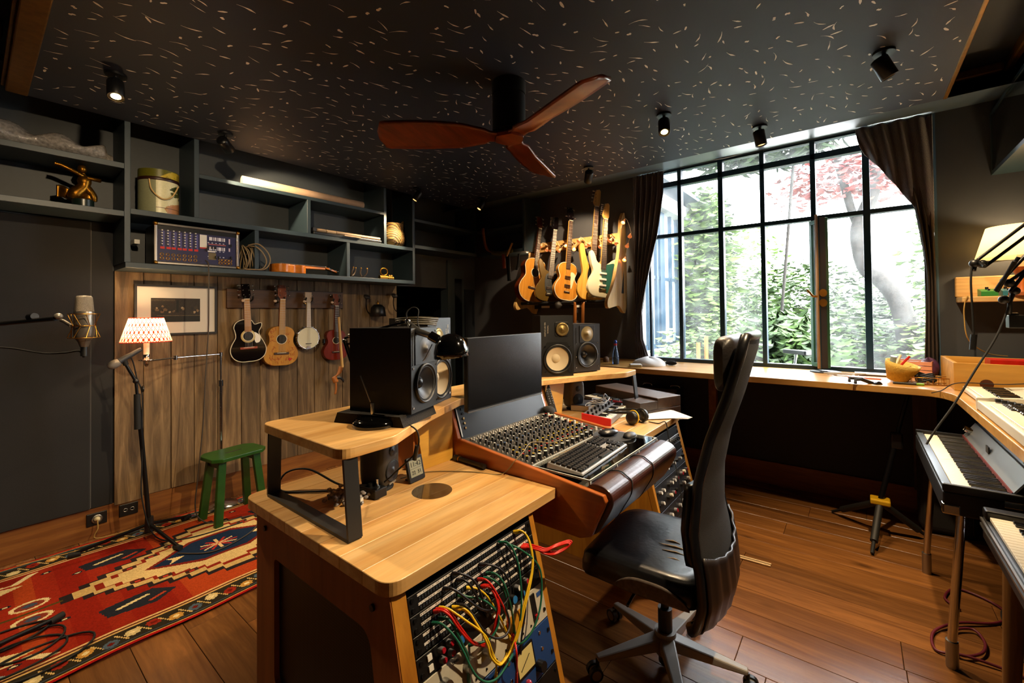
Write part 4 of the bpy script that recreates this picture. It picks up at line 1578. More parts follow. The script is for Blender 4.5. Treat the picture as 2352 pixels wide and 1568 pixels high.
# straps and drumstick bundle in the corner return
sp = thing('guitar_strap', 'tan leather guitar strap curling off the corner shelf', 'strap', (3.86, 3.4, 2.19), world=True)
M_TAN = mat('tan_leather', '#9a5a20', 0.5, noise=0.15)


def ribbon(pts, w, wd=(0, 1, 0), n=6):
    P_ = smooth_path(pts, n)
    b = MB()
    wv = Vector(wd).normalized() * w / 2
    vs = []
    for p in P_:
        vs += [p - wv, p + wv]
    b.add(vs, [(2 * i, 2 * i + 1, 2 * i + 3, 2 * i + 2) for i in range(len(P_) - 1)], True)
    return b


q = lambda a, b: atX(a, b, 3.84)
ribbon([q(1109, 524), q(1113, 555), q(1120, 574), q(1132, 580)], 0.04).build('tail', M_TAN, sp, solid=0.004)
ribbon([q(1128, 579), q(1145, 582), q(1160, 580), q(1178, 574)], 0.05, (0, 0.1, 1)).build('woven_band', mat('woven_band', '#7a7a48', 0.7, noise=0.7, nscale=120), sp, solid=0.004)
ribbon([q(1156, 584), q(1157, 600), q(1158, 616)], 0.045).build('leather_end', mat('orange_leather', '#a0481c', 0.5), sp, solid=0.004)
ribbon([q(1166, 582), q(1168, 610), q(1170, 645)], 0.055).build('black_end', M_BLACK, sp, solid=0.004)
s2 = ribbon([q(1192, 582), q(1190, 605), q(1186, 620)], 0.03)
tag(s2.build('strap_end', M_BLACK, solid=0.004), 'thin black strap end dangling beside the guitar rack', 'strap')
bn = thing('stick_bundle', 'bound bundle of wooden rods lying over the guitar strap', 'drum rods', tuple(q(1172, 585)), world=True)
a_, b_ = q(1168, 588), q(1180, 560)
for k_ in range(7):
    o_ = Vector((0.01 * math.cos(k_), 0.01 * math.sin(k_ * 1.3), 0.006 * math.cos(2 * k_)))
    MB().cyl(a_ + o_ - Vector((0.03, 0, 0)), b_ + o_ - Vector((0.03, 0, 0)), 0.007, n=8).build('rod', M_MAPLE, bn)
# ================================================================== ceiling lamps and fan
LAMPC = (1.0, 0.74, 0.44)
SPOT = 1.6
ceiling_spot((266, 170), 'lit black ceiling spotlight shining towards the rug, near the moulding', (0.35, 2.0, 0.3), 60, True, 95, LAMPC)
ceiling_spot((518, 306), 'black ceiling spotlight turned to the poster tube shelf', (1.75, 3.97, 2.28), 34, False, 62, LAMPC, 0.35)
ceiling_spot((958, 432), 'black ceiling spotlight turned to the ukulele end of the board wall', (1.9, 3.97, 0.9), 60, False, 75, LAMPC)
ceiling_spot((1105, 455), 'black ceiling spotlight in the dark shelf corner', (2.3, 3.8, 0.6), 20, False, 60, LAMPC)
ceiling_spot((1352, 384), 'black ceiling spotlight turned to the guitar rack', (4.1, 2.35, 1.95), 60, False, 66, LAMPC, 0.4)
ceiling_spot((1525, 262), 'lit black ceiling spotlight between fan and window', (1.9, 0.6, 0.7), 75, True, 100, LAMPC)
ceiling_spot((1745, 290), 'black ceiling spotlight right before the window head', (3.6, 0.1, 0.0), 42, False, 85, LAMPC)
ceiling_spot((2030, 118), 'lit black ceiling spotlight nearest the gilt moulding corner', (3.2, -0.9, 0.95), 70, True, 95, LAMPC)
# two more of the same out of view over the desk
for lb, pos, aim, en in (('black ceiling spotlight over the rack desk, out of view', (1.7, -0.25), (1.05, 1.2, 0.75), 120),
                         ('black ceiling spotlight over the rug side, out of view', (0.4, 1.2), (1.2, 3.9, 0.9), 60)):
    q_ = thing('ceiling_spotlight', lb, 'spotlight', (pos[0], pos[1], ZC - 0.001), group='ceiling spotlights')
    MB().cyl((0, 0, 0), (0, 0, -0.012), 0.045, n=20).build('ceiling_rose', M_BLACKM, q_)
    MB().cyl((0, 0, -0.012), (0, 0, -0.055), 0.009).build('stem', M_BLACKM, q_)
    d_ = (Vector(aim) - Vector((pos[0], pos[1], ZC - 0.08))).normalized()
    MB().lathe([(0.02, -0.056), (0.034, -0.05), (0.036, -0.045), (0.036, 0.05), (0.031, 0.045), (0.0001, 0.044)], (0, 0, -0.08), 20, d_).build('barrel', M_BLACKM, q_)
    lamp('SPOT', Vector((pos[0], pos[1], ZC - 0.081)) + d_ * 0.062, en * SPOT, LAMPC, aim, size=0.025, angle=88, blend=0.6, name='spot_beam')

fan = thing('ceiling_fan', 'three bladed wooden ceiling fan with black drum motor', 'fan', (1.83, 1.46, ZC), world=True)
MB().cyl((1.83, 1.46, ZC - 0.001), (1.83, 1.46, ZC - 0.07), 0.092, n=36).build('canopy', M_BLACKM, fan)
MB().cyl((1.83, 1.46, ZC - 0.074), (1.83, 1.46, 2.435), 0.09, n=36).build('motor', M_BLACKM, fan)
M_WALNUT = wood('walnut_blade', '#5a2008', '#8a3a10', axis=0, rough=0.3, var=0.05, scale=0.6, bump=0.05)
hubp = MB().lathe([(0.085, 0.0), (0.09, 0.02), (0.075, 0.035)], (1.83, 1.46, 2.395), 6)
hubp.build('hub', M_WALNUT, fan, bevel=0.006)
for a in (132, -109, 18):
    m_ = Matrix.Translation((1.83, 1.46, 2.41)) @ Matrix.Rotation(rad(a), 4, 'Z')

    def bl(u, v, m_=m_):
        r_ = 0.03 + 0.67 * u
        w = 0.055 + 0.045 * math.sin(min(1, u * 1.15) * math.pi * 0.62) + 0.0 * u
        if u < 0.12:
            w = 0.05
        if u > 0.93:
            w *= math.sqrt(max(0.0, 1 - ((u - 0.93) / 0.07) ** 2)) * 0.75 + 0.25
        s_ = (v - 0.5) * 2
        tw = rad(20) * min(1, max(0, (u - 0.05) * 3.5))
        y_ = s_ * w
        return tuple(m_ @ Vector((r_, y_ * math.cos(tw) + 0.012 * math.sin(u * 3), y_ * math.sin(tw) + 0.006 * (1 - s_ * s_))))
    MB().grid(bl, 26, 8).build('blade', M_WALNUT, fan, solid=0.014)
# ================================================================== things along the board wall
ap = thing('acoustic_absorber', 'tall black fabric acoustic panel covering the wall beside the boards', 'acoustic panel', (-0.5, 3.9, 0.2), world=True)
MB().box(-1.8, 3.925, 0.205, 0.505, 3.968, 2.09).build('fabric_face', M_FABRIC, ap, bevel=0.01)
MB().box(0.507, 3.945, 0.205, 0.612, 3.968, 2.09).build('edge_strip', mat('panel_edge', '#0c0d10', 0.8), ap)

# framed photograph
pf = thing('framed_photograph', 'thin black frame with a wide white mount round a small dark crowd photograph', 'picture', (0.967, 3.94, 1.323), world=True)
x0, x1, z0, z1 = 0.719, 1.215, 1.323, 1.687
fm = MB()
for a in ((x0, z0, x1, z0 + 0.014), (x0, z1 - 0.014, x1, z1), (x0, z0 + 0.014, x0 + 0.014, z1 - 0.014), (x1 - 0.014, z0 + 0.014, x1, z1 - 0.014)):
    fm.box(a[0], 3.915, a[1], a[2], 3.94, a[3])
fm.build('frame', mat('black_frame', '#140c08', 0.4), pf)
MB().box(x0 + 0.014, 3.925, z0 + 0.014, x1 - 0.014, 3.93, z1 - 0.014).build('mount', mat('mount_card', '#e8dfd2', 0.8), pf)
cv = Canvas(84, 50, '#1c1510')
cv.rect(0, 0, 84, 50, '#2a2018')
for _ in range(26):
    cv.ell(random.uniform(4, 80), random.uniform(16, 34), random.uniform(1.5, 4), random.uniform(1.5, 4), random.choice(['#6a5238', '#8a6c4c', '#3a2c1e', '#b09878', '#181210']))
cv.rect(10, 36, 84, 37.5, '#6a5a40')
cv.rect(0, 38, 84, 50, '#120d0a')
cv.rect(0, 2, 40, 6, '#4a3c2c')
cv.rect(42, 4, 46, 30, '#0e0a08')
cv.noise(0.35)
cv.build('photograph', attrmat('photo_print', 0.5), pf, lambda u, v: (0.81 + 0.295 * u, 3.9235, 1.592 - 0.174 * v))
MB().box(x0 + 0.014, 3.9185, z0 + 0.014, x1 - 0.014, 3.920, z1 - 0.014).build('pane', glassmat('picture_glass', gloss=0.08), pf)

# swing-arm standing lamp with checked shade
sl = thing('swing_arm_lamp', 'chrome swing-arm floor lamp with a red checked lit shade', 'lamp', (1.215, 3.84, 0.0), world=True)
px0 = Vector((1.215, 3.84, 0))
MB().lathe([(0.12, 0), (0.12, 0.012), (0.02, 0.03)], px0, 28).build('base', M_CHROME, sl)
MB().cyl((1.215, 3.84, 0.03), (1.215, 3.84, 0.95), 0.011).build('pole', M_CHROME, sl)
MB().cyl((1.215, 3.84, 0.93), (1.215, 3.84, 1.165), 0.007).build('upper_pole', M_CHROME, sl)
MB().cyl((1.215, 3.84, 0.92), (1.215, 3.84, 0.965), 0.018).build('collar', M_CHROME, sl)
e1, e2 = Vector((0.91, 3.75, 1.168)), Vector((0.725, 3.62, 1.168))
MB().tube([(1.215, 3.84, 1.165), e1], 0.006).build('arm', M_CHROME, sl)
MB().tube([e1, e2], 0.006).build('arm', M_CHROME, sl)
for p in (px0 + Vector((0, 0, 1.165)), e1):
    MB().cyl(p - Vector((0, 0, 0.014)), p + Vector((0, 0, 0.014)), 0.013).build('joint', M_CHROME, sl)
MB().lathe([(0.006, -0.035), (0.012, -0.02), (0.012, 0), (0.04, 0.006), (0.042, 0.01), (0.018, 0.012), (0.018, 0.045)], e2, 24).build('cup', M_CHROME, sl)
MB().cyl(e2 + Vector((0, 0, 0.045)), e2 + Vector((0, 0, 0.14)), 0.0155, n=20).build('candle_sleeve', mat('ivory_sleeve', '#f0dcc0', 0.6, emit='#ffb070', estr=0.3), sl)
cv = Canvas(150, 34, '#fff2dc')
for k in range(-10, 60):
    cv.line(k * 5, 0, k * 5 + 17, 34, 1.0, '#a02814')
    cv.line(k * 5, 0, k * 5 - 17, 34, 1.0, '#a02814')
cv.rect(0, 0, 150, 1.2, '#8a1408')
cv.rect(0, 32.6, 150, 34, '#8a1408')
k = NT('checked_lampshade')
at_ = k.n('ShaderNodeVertexColor', layer_name='Col')
tl_ = k.n('ShaderNodeBsdfTranslucent')
k.l(at_, 'Color', tl_, 'Color')
ms = k.n('ShaderNodeMixShader')
ms.inputs[0].default_value = 0.6
k.l(at_, 'Color', k.b, 'Base Color')
k.b.inputs['Roughness'].default_value = 0.9
k.l(k.b, 0, ms, 1)
k.l(tl_, 0, ms, 2)
k.l(ms, 0, [n for n in k.t.nodes if n.type == 'OUTPUT_MATERIAL'][0], 0)
zs0, zs1 = 1.293, 1.452
cv.build('shade', k.m, sl, lambda u, v: (e2.x + (0.088 + 0.046 * v) * math.cos(2 * math.pi * u), e2.y + (0.088 + 0.046 * v) * math.sin(2 * math.pi * u), zs1 + (zs0 - zs1) * v))
MB().sph(e2 + Vector((0, 0, 0.19)), (0.018, 0.018, 0.03)).build('bulb', mat('warm_bulb', '#ffe0b0', 0.4, emit='#ffb45a', estr=25), sl)
lamp('POINT', e2 + Vector((0, 0, 0.235)), 6.0, (1.0, 0.66, 0.32), size=0.03, name='shade_light')

# instrument hanger board
hb = thing('hanger_board', 'dark oak plank with four padded instrument hangers', 'hanger', (1.78, 3.93, 1.525), world=True)
MB().box(1.283, 3.917, 1.522, 2.278, 3.941, 1.678).build('plank', wood('dark_oak_plank', '#2e1c0e', '#523418', axis=0, rough=0.6), hb, bevel=0.003)
HX = [1.415, 1.66, 1.907, 2.168]
HZ = [1.585, 1.585, 1.585, 1.58]
for x_, z_ in zip(HX, HZ):
    MB().tube(smooth_path([(x_ - 0.028, 3.835, z_ + 0.03), (x_ - 0.03, 3.85, z_ + 0.005), (x_ - 0.02, 3.885, z_ - 0.01), (x_, 3.9, z_ - 0.012), (x_ + 0.02, 3.885, z_ - 0.01), (x_ + 0.03, 3.85, z_ + 0.005), (x_ + 0.028, 3.835, z_ + 0.03)], 5), 0.007, 8).build('yoke', M_RUBBER, hb)
    MB().cyl((x_, 3.917, z_ - 0.012), (x_, 3.9, z_ - 0.012), 0.014).build('stub', M_BRASS, hb)
    MB().sph((x_ - 0.04, 3.845, z_ - 0.005), (0.015, 0.008, 0.012), 10, 7).build('yoke_cap', mat('pale_cap', '#b8a088', 0.5), hb)

M_BLKGLOSS = mat('black_lacquer', '#0c0708', 0.12, coat=0.6)
M_SPRUCE = wood('amber_spruce', '#a06a1c', '#c8903a', axis=2, rough=0.35, var=0.05)
GR = 'small instruments hanging on the board wall'


def rosette_ring(t):
    MB().lathe([(0.036, 0.0), (0.053, 0.001), (0.053, 0)], (0, -0.0035, 0.205), 28, (0, -1, 0), cap=False).build('pale_rosette', mat('cream_ring', '#cdb878', 0.5), t)


guitar('acoustic_guitar', 'black cutaway acoustic guitar with cream binding on the board wall', 'guitar', (1.418, 3.848, 1.088), (0, rad(-2), rad(-6)),
       acoustic_outline(0.34, 0.128, 0.088, 0.098, True), 0.07, 0.34, 0.505, M_BLKGLOSS, M_BLKGLOSS, M_MAHOG, wood('ochre_fretboard', '#8a5c24', '#b07c38', axis=2), M_BLKGLOSS, GR,
       neck_w=(0.04, 0.05), hole=(0.205, 0.036), binding=M_IVORY, bridge=(0.115, 0.125, 0.014, wood('red_bridge', '#7a2c14', '#a0482a', axis=0)), head=(0.125, 0.066),
       pickguard=([(0.045, 0.235), (0.075, 0.215), (0.088, 0.185), (0.08, 0.155), (0.055, 0.148), (0.045, 0.17), (0.05, 0.2)], mat('white_guard', '#f4f0e4', 0.3)), extra=rosette_ring)


def scribbles(t):
    b = MB()
    for _ in range(46):
        a = random.uniform(0, 6.28)
        while True:
            x_, z_ = random.uniform(-0.11, 0.11), random.uniform(0.03, 0.32)
            if abs(x_) < 0.045 and 0.1 < z_ < 0.33:
                continue
            if abs(x_) < (0.115 if z_ < 0.16 else 0.075):
                break
        pts = [(x_, -0.0035, z_)]
        for _ in range(4):
            a += random.uniform(-1.6, 1.6)
            pts.append((pts[-1][0] + 0.009 * math.cos(a), -0.0035, pts[-1][2] + 0.009 * math.sin(a)))
        b.tube(smooth_path(pts, 3), 0.0011, 4)
    b.build('painted_doodles', mat('doodle_red', '#a02c10', 0.6), t)
    MB().prism([(0.055, 0.05), (0.07, 0.065), (0.078, 0.058), (0.086, 0.065), (0.085, 0.05), (0.07, 0.036)], 'y', -0.004, -0.002).build('painted_heart', mat('heart_red', '#b01c10', 0.5), t)


guitar('acoustic_guitar', 'amber parlour guitar doodled in red on the board wall', 'guitar', (1.663, 3.845, 1.03), (0, rad(1.5), rad(-4)),
       acoustic_outline(0.335, 0.14, 0.098, 0.105), 0.075, 0.335, 0.565, M_SPRUCE, M_SPRUCE, M_MAHOG, M_MAPLE, M_MAHOG, GR,
       neck_w=(0.042, 0.052), hole=(0.225, 0.038), bridge=(0.11, 0.12, 0.016, M_EBONY), head=(0.125, 0.07), extra=scribbles)
# banjo
bj = thing('banjo', 'small banjo with white drum skin hanging on the board wall', 'banjo', (1.905, 3.862, 1.15), group=GR)
MB().lathe([(0.098, 0.0), (0.102, 0.002), (0.102, 0.05), (0.094, 0.052)], (0, 0.045, 0.103), 36, (0, -1, 0)).build('rim', M_CHROME, bj)
MB().lathe([(0.095, 0.0), (0.0001, 0.001)], (0, -0.007, 0.103), 36, (0, -1, 0)).build('skin', mat('banjo_skin', '#d6d0b4', 0.7), bj)
MB().tube([(0.098 * math.cos(a), -0.006, 0.103 + 0.098 * math.sin(a)) for a in np.linspace(0, 2 * math.pi, 40)[:-1]], 0.004, 6, closed=True).build('hoop', M_CHROME, bj)
for a in range(0, 360, 22):
    MB().cyl((0.106 * math.cos(rad(a)), -0.004, 0.103 + 0.106 * math.sin(rad(a))), (0.106 * math.cos(rad(a)), 0.04, 0.103 + 0.106 * math.sin(rad(a))), 0.003, n=6).build('bracket', M_CHROME, bj)
M_PALENECK = wood('pale_neck', '#9a8060', '#c0a684', axis=2)
MB().add([(-0.02, 0, 0.2), (0.02, 0, 0.2), (0.016, 0, 0.42), (-0.016, 0, 0.42), (-0.02, -0.018, 0.2), (0.02, -0.018, 0.2), (0.016, -0.018, 0.42), (-0.016, -0.018, 0.42)],
         [(0, 1, 2, 3), (4, 7, 6, 5), (0, 4, 5, 1), (1, 5, 6, 2), (2, 6, 7, 3), (3, 7, 4, 0)]).build('neck', M_PALENECK, bj)
fb = MB()
for k_ in range(14):
    fb.box(-0.019, -0.0195, 0.205 + 0.0155 * k_, 0.019, -0.018, 0.2065 + 0.0155 * k_)
fb.build('frets', M_STRING, bj)
MB().prism([(-0.016, 0.42), (0.016, 0.42), (0.028, 0.44), (0.03, 0.515), (-0.03, 0.515), (-0.028, 0.44)], 'y', -0.014, 0.0).build('headstock', M_PALENECK, bj, bevel=0.002)
for k_ in range(4):
    MB().sph(((-1) ** k_ * 0.036, -0.006, 0.455 + 0.035 * (k_ // 2)), (0.007, 0.006, 0.008), 8, 6).build('tuner', M_CHROME, bj)
MB().box(-0.025, -0.014, 0.05, 0.025, -0.008, 0.056).build('bridge', M_EBONY, bj)
MB().box(-0.018, -0.014, 0.008, 0.018, -0.008, 0.03).build('tailpiece', M_CHROME, bj)
sb = MB()
for k_ in range(4):
    sb.cyl((-0.012 + 0.008 * k_, -0.016, 0.03), (-0.009 + 0.006 * k_, -0.0205, 0.42), 0.0006, n=4)
sb.build('strings', M_STRING, bj)
M_REDMAH = wood('red_mahogany', '#5a160a', '#82260f', axis=2, rough=0.25, var=0.05)
guitar('ukulele', 'red brown cutaway ukulele hanging beside the wooden rod', 'ukulele', (2.165, 3.852, 1.032), (0, rad(1), rad(-6)),
       acoustic_outline(0.285, 0.116, 0.078, 0.09), 0.065, 0.285, 0.51, M_REDMAH, M_REDMAH, M_MAHOG, M_EBONY, M_MAHOG, GR,
       neck_w=(0.034, 0.044), hole=(0.185, 0.03), bridge=(0.08, 0.08, 0.012, M_EBONY), strings=4, head=(0.115, 0.055), nstr_w=0.026,
       extra=lambda t: MB().box(-0.108, 0.02, 0.16, -0.092, 0.055, 0.2).build('preamp', M_BLACK, t, bevel=0.003))
# rod with leather tail
rd = thing('wooden_rod', 'pale wooden rod with a leather strap tail hanging by the ukulele', 'rod', (2.255, 3.83, 0.78), world=True)
q = lambda a, b: atY(a, b, 3.80)
MB().tube([q(778, 728), q(786, 843)], [0.011, 0.013], 10).build('rod', wood('pale_rod', '#a8844c', '#c8a468', axis=2), rd)
ribbon([q(784, 840), q(778, 858), q(768, 866), q(772, 878)], 0.05, (1, 0, 0.2)).build('strap', M_TAN, rd, solid=0.004)
ribbon([q(770, 872), q(772, 890), q(770, 905)], 0.02, (1, 0, 0)).build('strap_tail', M_TAN, rd, solid=0.003)
ribbon([q(772, 868), q(783, 868), q(790, 876)], 0.025, (0.3, 0, 1)).build('strap_loop', M_BLACK, rd, solid=0.003)
# dim ornaments at the end of the boards
bh = thing('wall_bell', 'black bell shaped wall ornament with brass finial near the doorway', 'ornament', (2.66, 3.88, 1.38), world=True)
q = atY(868, 715, 3.86)
MB().lathe([(0.001, 0.075), (0.04, 0.07), (0.07, 0.04), (0.075, 0.0), (0.082, -0.05), (0.07, -0.052)], q, 24).build('bell', M_BLACK, bh)
MB().lathe([(0.012, 0.072), (0.014, 0.09), (0.006, 0.1), (0.001, 0.12)], q, 14).build('finial', M_BRASS, bh)
for i, (a, b) in enumerate(((842, 683), (905, 680))):
    e = atY(a, b, 3.88)
    w_ = thing('wall_sconce', ['dark iron wall flower on a curled stem between ukulele and bell', 'dark iron wall flower on a curled stem at the last board'][i], 'sconce', tuple(e), world=True)
    MB().tube(smooth_path([e, e + Vector((0.005, 0.02, -0.08)), e + Vector((0.03, 0.03, -0.14)), e + Vector((0.06, 0.04, -0.16))], 5), 0.005, 6).build('stem', M_BLACKM, w_)
    MB().lathe([(0.006, -0.02), (0.03, 0.0), (0.035, 0.015), (0.01, 0.02)], e, 16, (0, -0.6, 0.8)).build('blossom', mat('rusty_iron', '#1a1210', 0.6), w_)

# power sockets in the baseboard
for i, (a, b) in enumerate(((222, 1190), (295, 1168))):
    p = atY(a, b, 3.95)
    s_ = thing('wall_socket', ['black square mains socket in the baseboard with a plug in it', 'black double connector plate in the baseboard'][i], 'socket', (p.x, 3.952, p.z - 0.04), group='sockets in the baseboard')
    MB().box(-0.05, -0.012, 0, 0.05, 0, 0.08).build('plate', M_BLACK, s_, bevel=0.003)
    if i == 0:
        MB().lathe([(0.026, 0), (0.028, 0.006), (0.02, 0.008), (0.018, 0.004)], (0, -0.012, 0.04), 20, (0, -1, 0)).build('ring', M_STEEL, s_)
        MB().lathe([(0.016, 0), (0.014, 0.02), (0.006, 0.03)], (0, -0.014, 0.04), 16, (0, -1, 0)).build('plug', mat('ivory_plug', '#d0c4a0', 0.5), s_)
    else:
        for dx in (-0.018, 0.018):
            MB().lathe([(0.012, 0), (0.012, 0.004), (0.008, 0.005), (0.007, -0.001)], (dx, -0.012, 0.04), 16, (0, -1, 0)).build('connector', M_STEEL, s_)
p = atY(222, 1190, 3.93)
tag(MB().tube(smooth_path([p + Vector((0, -0.03, 0)), p + Vector((0.0, -0.045, -0.05)), (p.x, 3.89, 0.02), (p.x + 0.25, 3.88, 0.012), (p.x + 0.2, 3.86, 0.012), (p.x - 0.05, 3.80, 0.012), (p.x - 0.35, 3.86, 0.012)], 8), 0.0035, 6).build('twisted_flex', mat('gold_flex', '#a08040', 0.7)), 'gold twisted flex running from the socket along the baseboard', 'cable')

# ------------------------------------------------------------------ rug
RX0, RX1, RY0, RY1 = -0.75, 2.6, 2.52, 3.87
cw, chh = 560, 226
cv = Canvas(cw, chh, '#8c2a12')
Lx, Ly = RX1 - RX0, RY1 - RY0


def rp_(X, Y):
    return ((X - RX0) / Lx * cw, (RY1 - Y) / Ly * chh)


band = (np.sin(cv.X * 0.05) + np.sin(cv.X * 0.021 + 1.3) + 0.6 * np.sin(cv.X * 0.13)) / 2.6
cv.a[:] = np.array(hexc('#8e2410')[:3]) * (1 + 0.25 * band[..., None])
warm_ = (band > 0.15)
cv.fill(warm_, '#a8481a', 0.55)
cv.fill((band < -0.35), '#7c1408', 0.6)


def motif_flower(x, y, s, c1, c2):
    for a in range(0, 360, 45):
        cv.ell(x + s * 0.7 * math.cos(rad(a)), y + s * 0.7 * math.sin(rad(a)), s * 0.38, s * 0.38, c1)
    cv.ell(x, y, s * 0.42, s * 0.42, c2)


# borders
bd_ = 30
for (a, b, c, d) in ((0, 0, cw, bd_), (0, chh - bd_, cw, chh), (0, 0, bd_, chh), (cw - bd_, 0, cw, chh)):
    cv.rect(a, b, c, d, '#2a2418')
for (o, t_, c) in ((0, 3, '#9c1210'), (3, 1.4, '#c89a50'), (5.5, 1.2, '#3a4a58'), (24, 1.6, '#c8a060'), (26.5, 1.4, '#7a2a14'), (28, 2, '#d0b078')):
    for (a, b, cc_, d) in ((o, o, cw - o, o + t_), (o, chh - o - t_, cw - o, chh - o), (o, o, o + t_, chh - o), (cw - o - t_, o, cw - o, chh - o)):
        cv.rect(a, b, cc_, d, c)
for sgn, y_ in ((1, 15), (-1, chh - 15)):
    for k_ in range(int(cw / 13)):
        x_ = 10 + 13 * k_
        c = ['#8a2414', '#b8883c', '#4a5a68', '#c8b480'][k_ % 4]
        motif_flower(x_, y_ + 3 * math.sin(k_ * 1.9), 4.5, c, '#e0cc98' if k_ % 2 else '#601408')
        cv.line(x_ + 3, y_ - 6, x_ + 10, y_ + 6, 1.2, '#c8a868')
for k_ in range(int(chh / 13)):
    for x_ in (15, cw - 15):
        motif_flower(x_, 10 + 13 * k_, 4.5, ['#8a2414', '#b8883c', '#4a5a68'][k_ % 3], '#e0cc98')
# stepped medallion and its pendants
mcx, mcy = rp_(1.0, 3.2)


def diamond(cx, cy, hx, hy, st, c):
    pts = []
    n = st
    for q4 in ((1, -1), (1, 1), (-1, 1), (-1, -1)):
        pass
    up = []
    for i in range(n + 1):
        up.append((cx - hx + hx * i / n, cy - hy * i / n))
        if i < n:
            up.append((cx - hx + hx * i / n, cy - hy * (i + 1) / n))
    top = up + [(2 * cx - x, y) for x, y in reversed(up)]
    pts = top + [(x, 2 * cy - y) for x, y in reversed(top)]
    cv.poly(pts, c)


diamond(mcx, mcy, 118, 66, 9, '#241c1c')
diamond(mcx, mcy, 110, 60, 9, '#b89a60')
diamond(mcx, mcy, 96, 52, 8, '#7c2010')
diamond(mcx, mcy, 90, 47, 8, '#c4a870')
cv.poly([(mcx - 62, mcy), (mcx - 20, mcy - 27), (mcx + 20, mcy - 27), (mcx + 62, mcy), (mcx + 20, mcy + 27), (mcx - 20, mcy + 27)], '#6a1c10')
cv.poly([(mcx - 56, mcy), (mcx - 18, mcy - 23), (mcx + 18, mcy - 23), (mcx + 56, mcy), (mcx + 18, mcy + 23), (mcx - 18, mcy + 23)], '#14243c')
for a in range(0, 360, 30):
    cv.line(mcx, mcy, mcx + 17 * math.cos(rad(a)), mcy + 12 * math.sin(rad(a)), 2.2, '#c8a878' if a % 60 else '#a02418')
for s1 in (-1, 1):
    cv.poly([(mcx + s1 * 30, mcy), (mcx + s1 * 44, mcy - 7), (mcx + s1 * 40, mcy), (mcx + s1 * 44, mcy + 7)], '#d0b880')
    for s2 in (-1, 1):
        for (dx, dy) in ((52, 26), (70, 16), (34, 36)):
            cv.rect(mcx + s1 * dx - 5, mcy + s2 * dy - 3, mcx + s1 * dx + 5, mcy + s2 * dy + 3, '#3a2018')
            cv.rect(mcx + s1 * dx - 2, mcy + s2 * dy - 1.5, mcx + s1 * dx + 2, mcy + s2 * dy + 1.5, '#a03020')
        # hooked pendants
        hx_, hy_ = mcx + s1 * 74, mcy + s2 * 52
        cv.poly([(hx_ - 26, hy_ - 6), (hx_ + 10, hy_ - 12), (hx_ + 24, hy_ + 2), (hx_ + 8, hy_ + 14), (hx_ - 22, hy_ + 10)], '#20222a')
        cv.line(hx_ - 16, hy_ + 3, hx_ + 6, hy_ - 4, 3, '#d0bc88')
        cv.line(hx_ + 4, hy_ + 8, hx_ + 16, hy_ + 2, 3, '#a03a20')
        cv.ell(mcx + s1 * 134, mcy + s2 * 13, 12, 8, '#d4be8c')
        cv.ell(mcx + s1 * 134, mcy + s2 * 13, 9, 5.5, '#7a3020')
        cv.ell(mcx + s1 * 134, mcy + s2 * 13, 4.5, 3, '#3a4658')
        cv.rect(mcx + s1 * 158 - 6, mcy + s2 * 13 - 5, mcx + s1 * 158 + 6, mcy + s2 * 13 + 5, '#dcc890')
        cv.rect(mcx + s1 * 158 - 2.5, mcy + s2 * 13 - 2.5, mcx + s1 * 158 + 3, mcy + s2 * 13 + 2.5, '#3a1810')
    cv.line(mcx + s1 * 116, mcy, mcx + s1 * 190, mcy, 3, '#4a3c18')
    cv.poly([(mcx + s1 * 160, mcy), (mcx + s1 * 176, mcy - 7), (mcx + s1 * 200, mcy), (mcx + s1 * 176, mcy + 7)], '#4c4220')
    cv.poly([(mcx + s1 * 168, mcy), (mcx + s1 * 176, mcy - 4), (mcx + s1 * 188, mcy), (mcx + s1 * 176, mcy + 4)], '#8a2a14')
# spandrels at the corners of the field
for s1 in (-1, 1):
    for s2 in (-1, 1):
        ex = bd_ if s1 < 0 else cw - bd_
        ey = bd_ if s2 < 0 else chh - bd_
        pts = [(ex, ey), (ex - s1 * 135, ey), (ex - s1 * 120, ey - s2 * 14), (ex - s1 * 104, ey - s2 * 12), (ex - s1 * 92, ey - s2 * 28), (ex - s1 * 66, ey - s2 * 30), (ex - s1 * 58, ey - s2 * 46), (ex - s1 * 26, ey - s2 * 50), (ex, ey - s2 * 62)]
        cv.poly([(x + (-s1) * 4, y - s2 * 3) for x, y in pts], '#d8c492')
        cv.poly(pts, '#7e1c0e')
        cv.poly([(ex + (x - ex) * 0.85, ey + (y - ey) * 0.82) for x, y in pts], '#7c9094')
        for k_ in range(12):
            cv.ell(ex - s1 * (8 + 9 * k_), ey - s2 * (6 + 5 * (k_ % 3)), 3.5, 2.2, ['#d8c898', '#8a2a14', '#34404c'][k_ % 3])
        cv.poly([(ex - s1 * 128, ey - s2 * 22), (ex - s1 * 108, ey - s2 * 32), (ex - s1 * 84, ey - s2 * 26), (ex - s1 * 100, ey - s2 * 14)], '#d8c088')
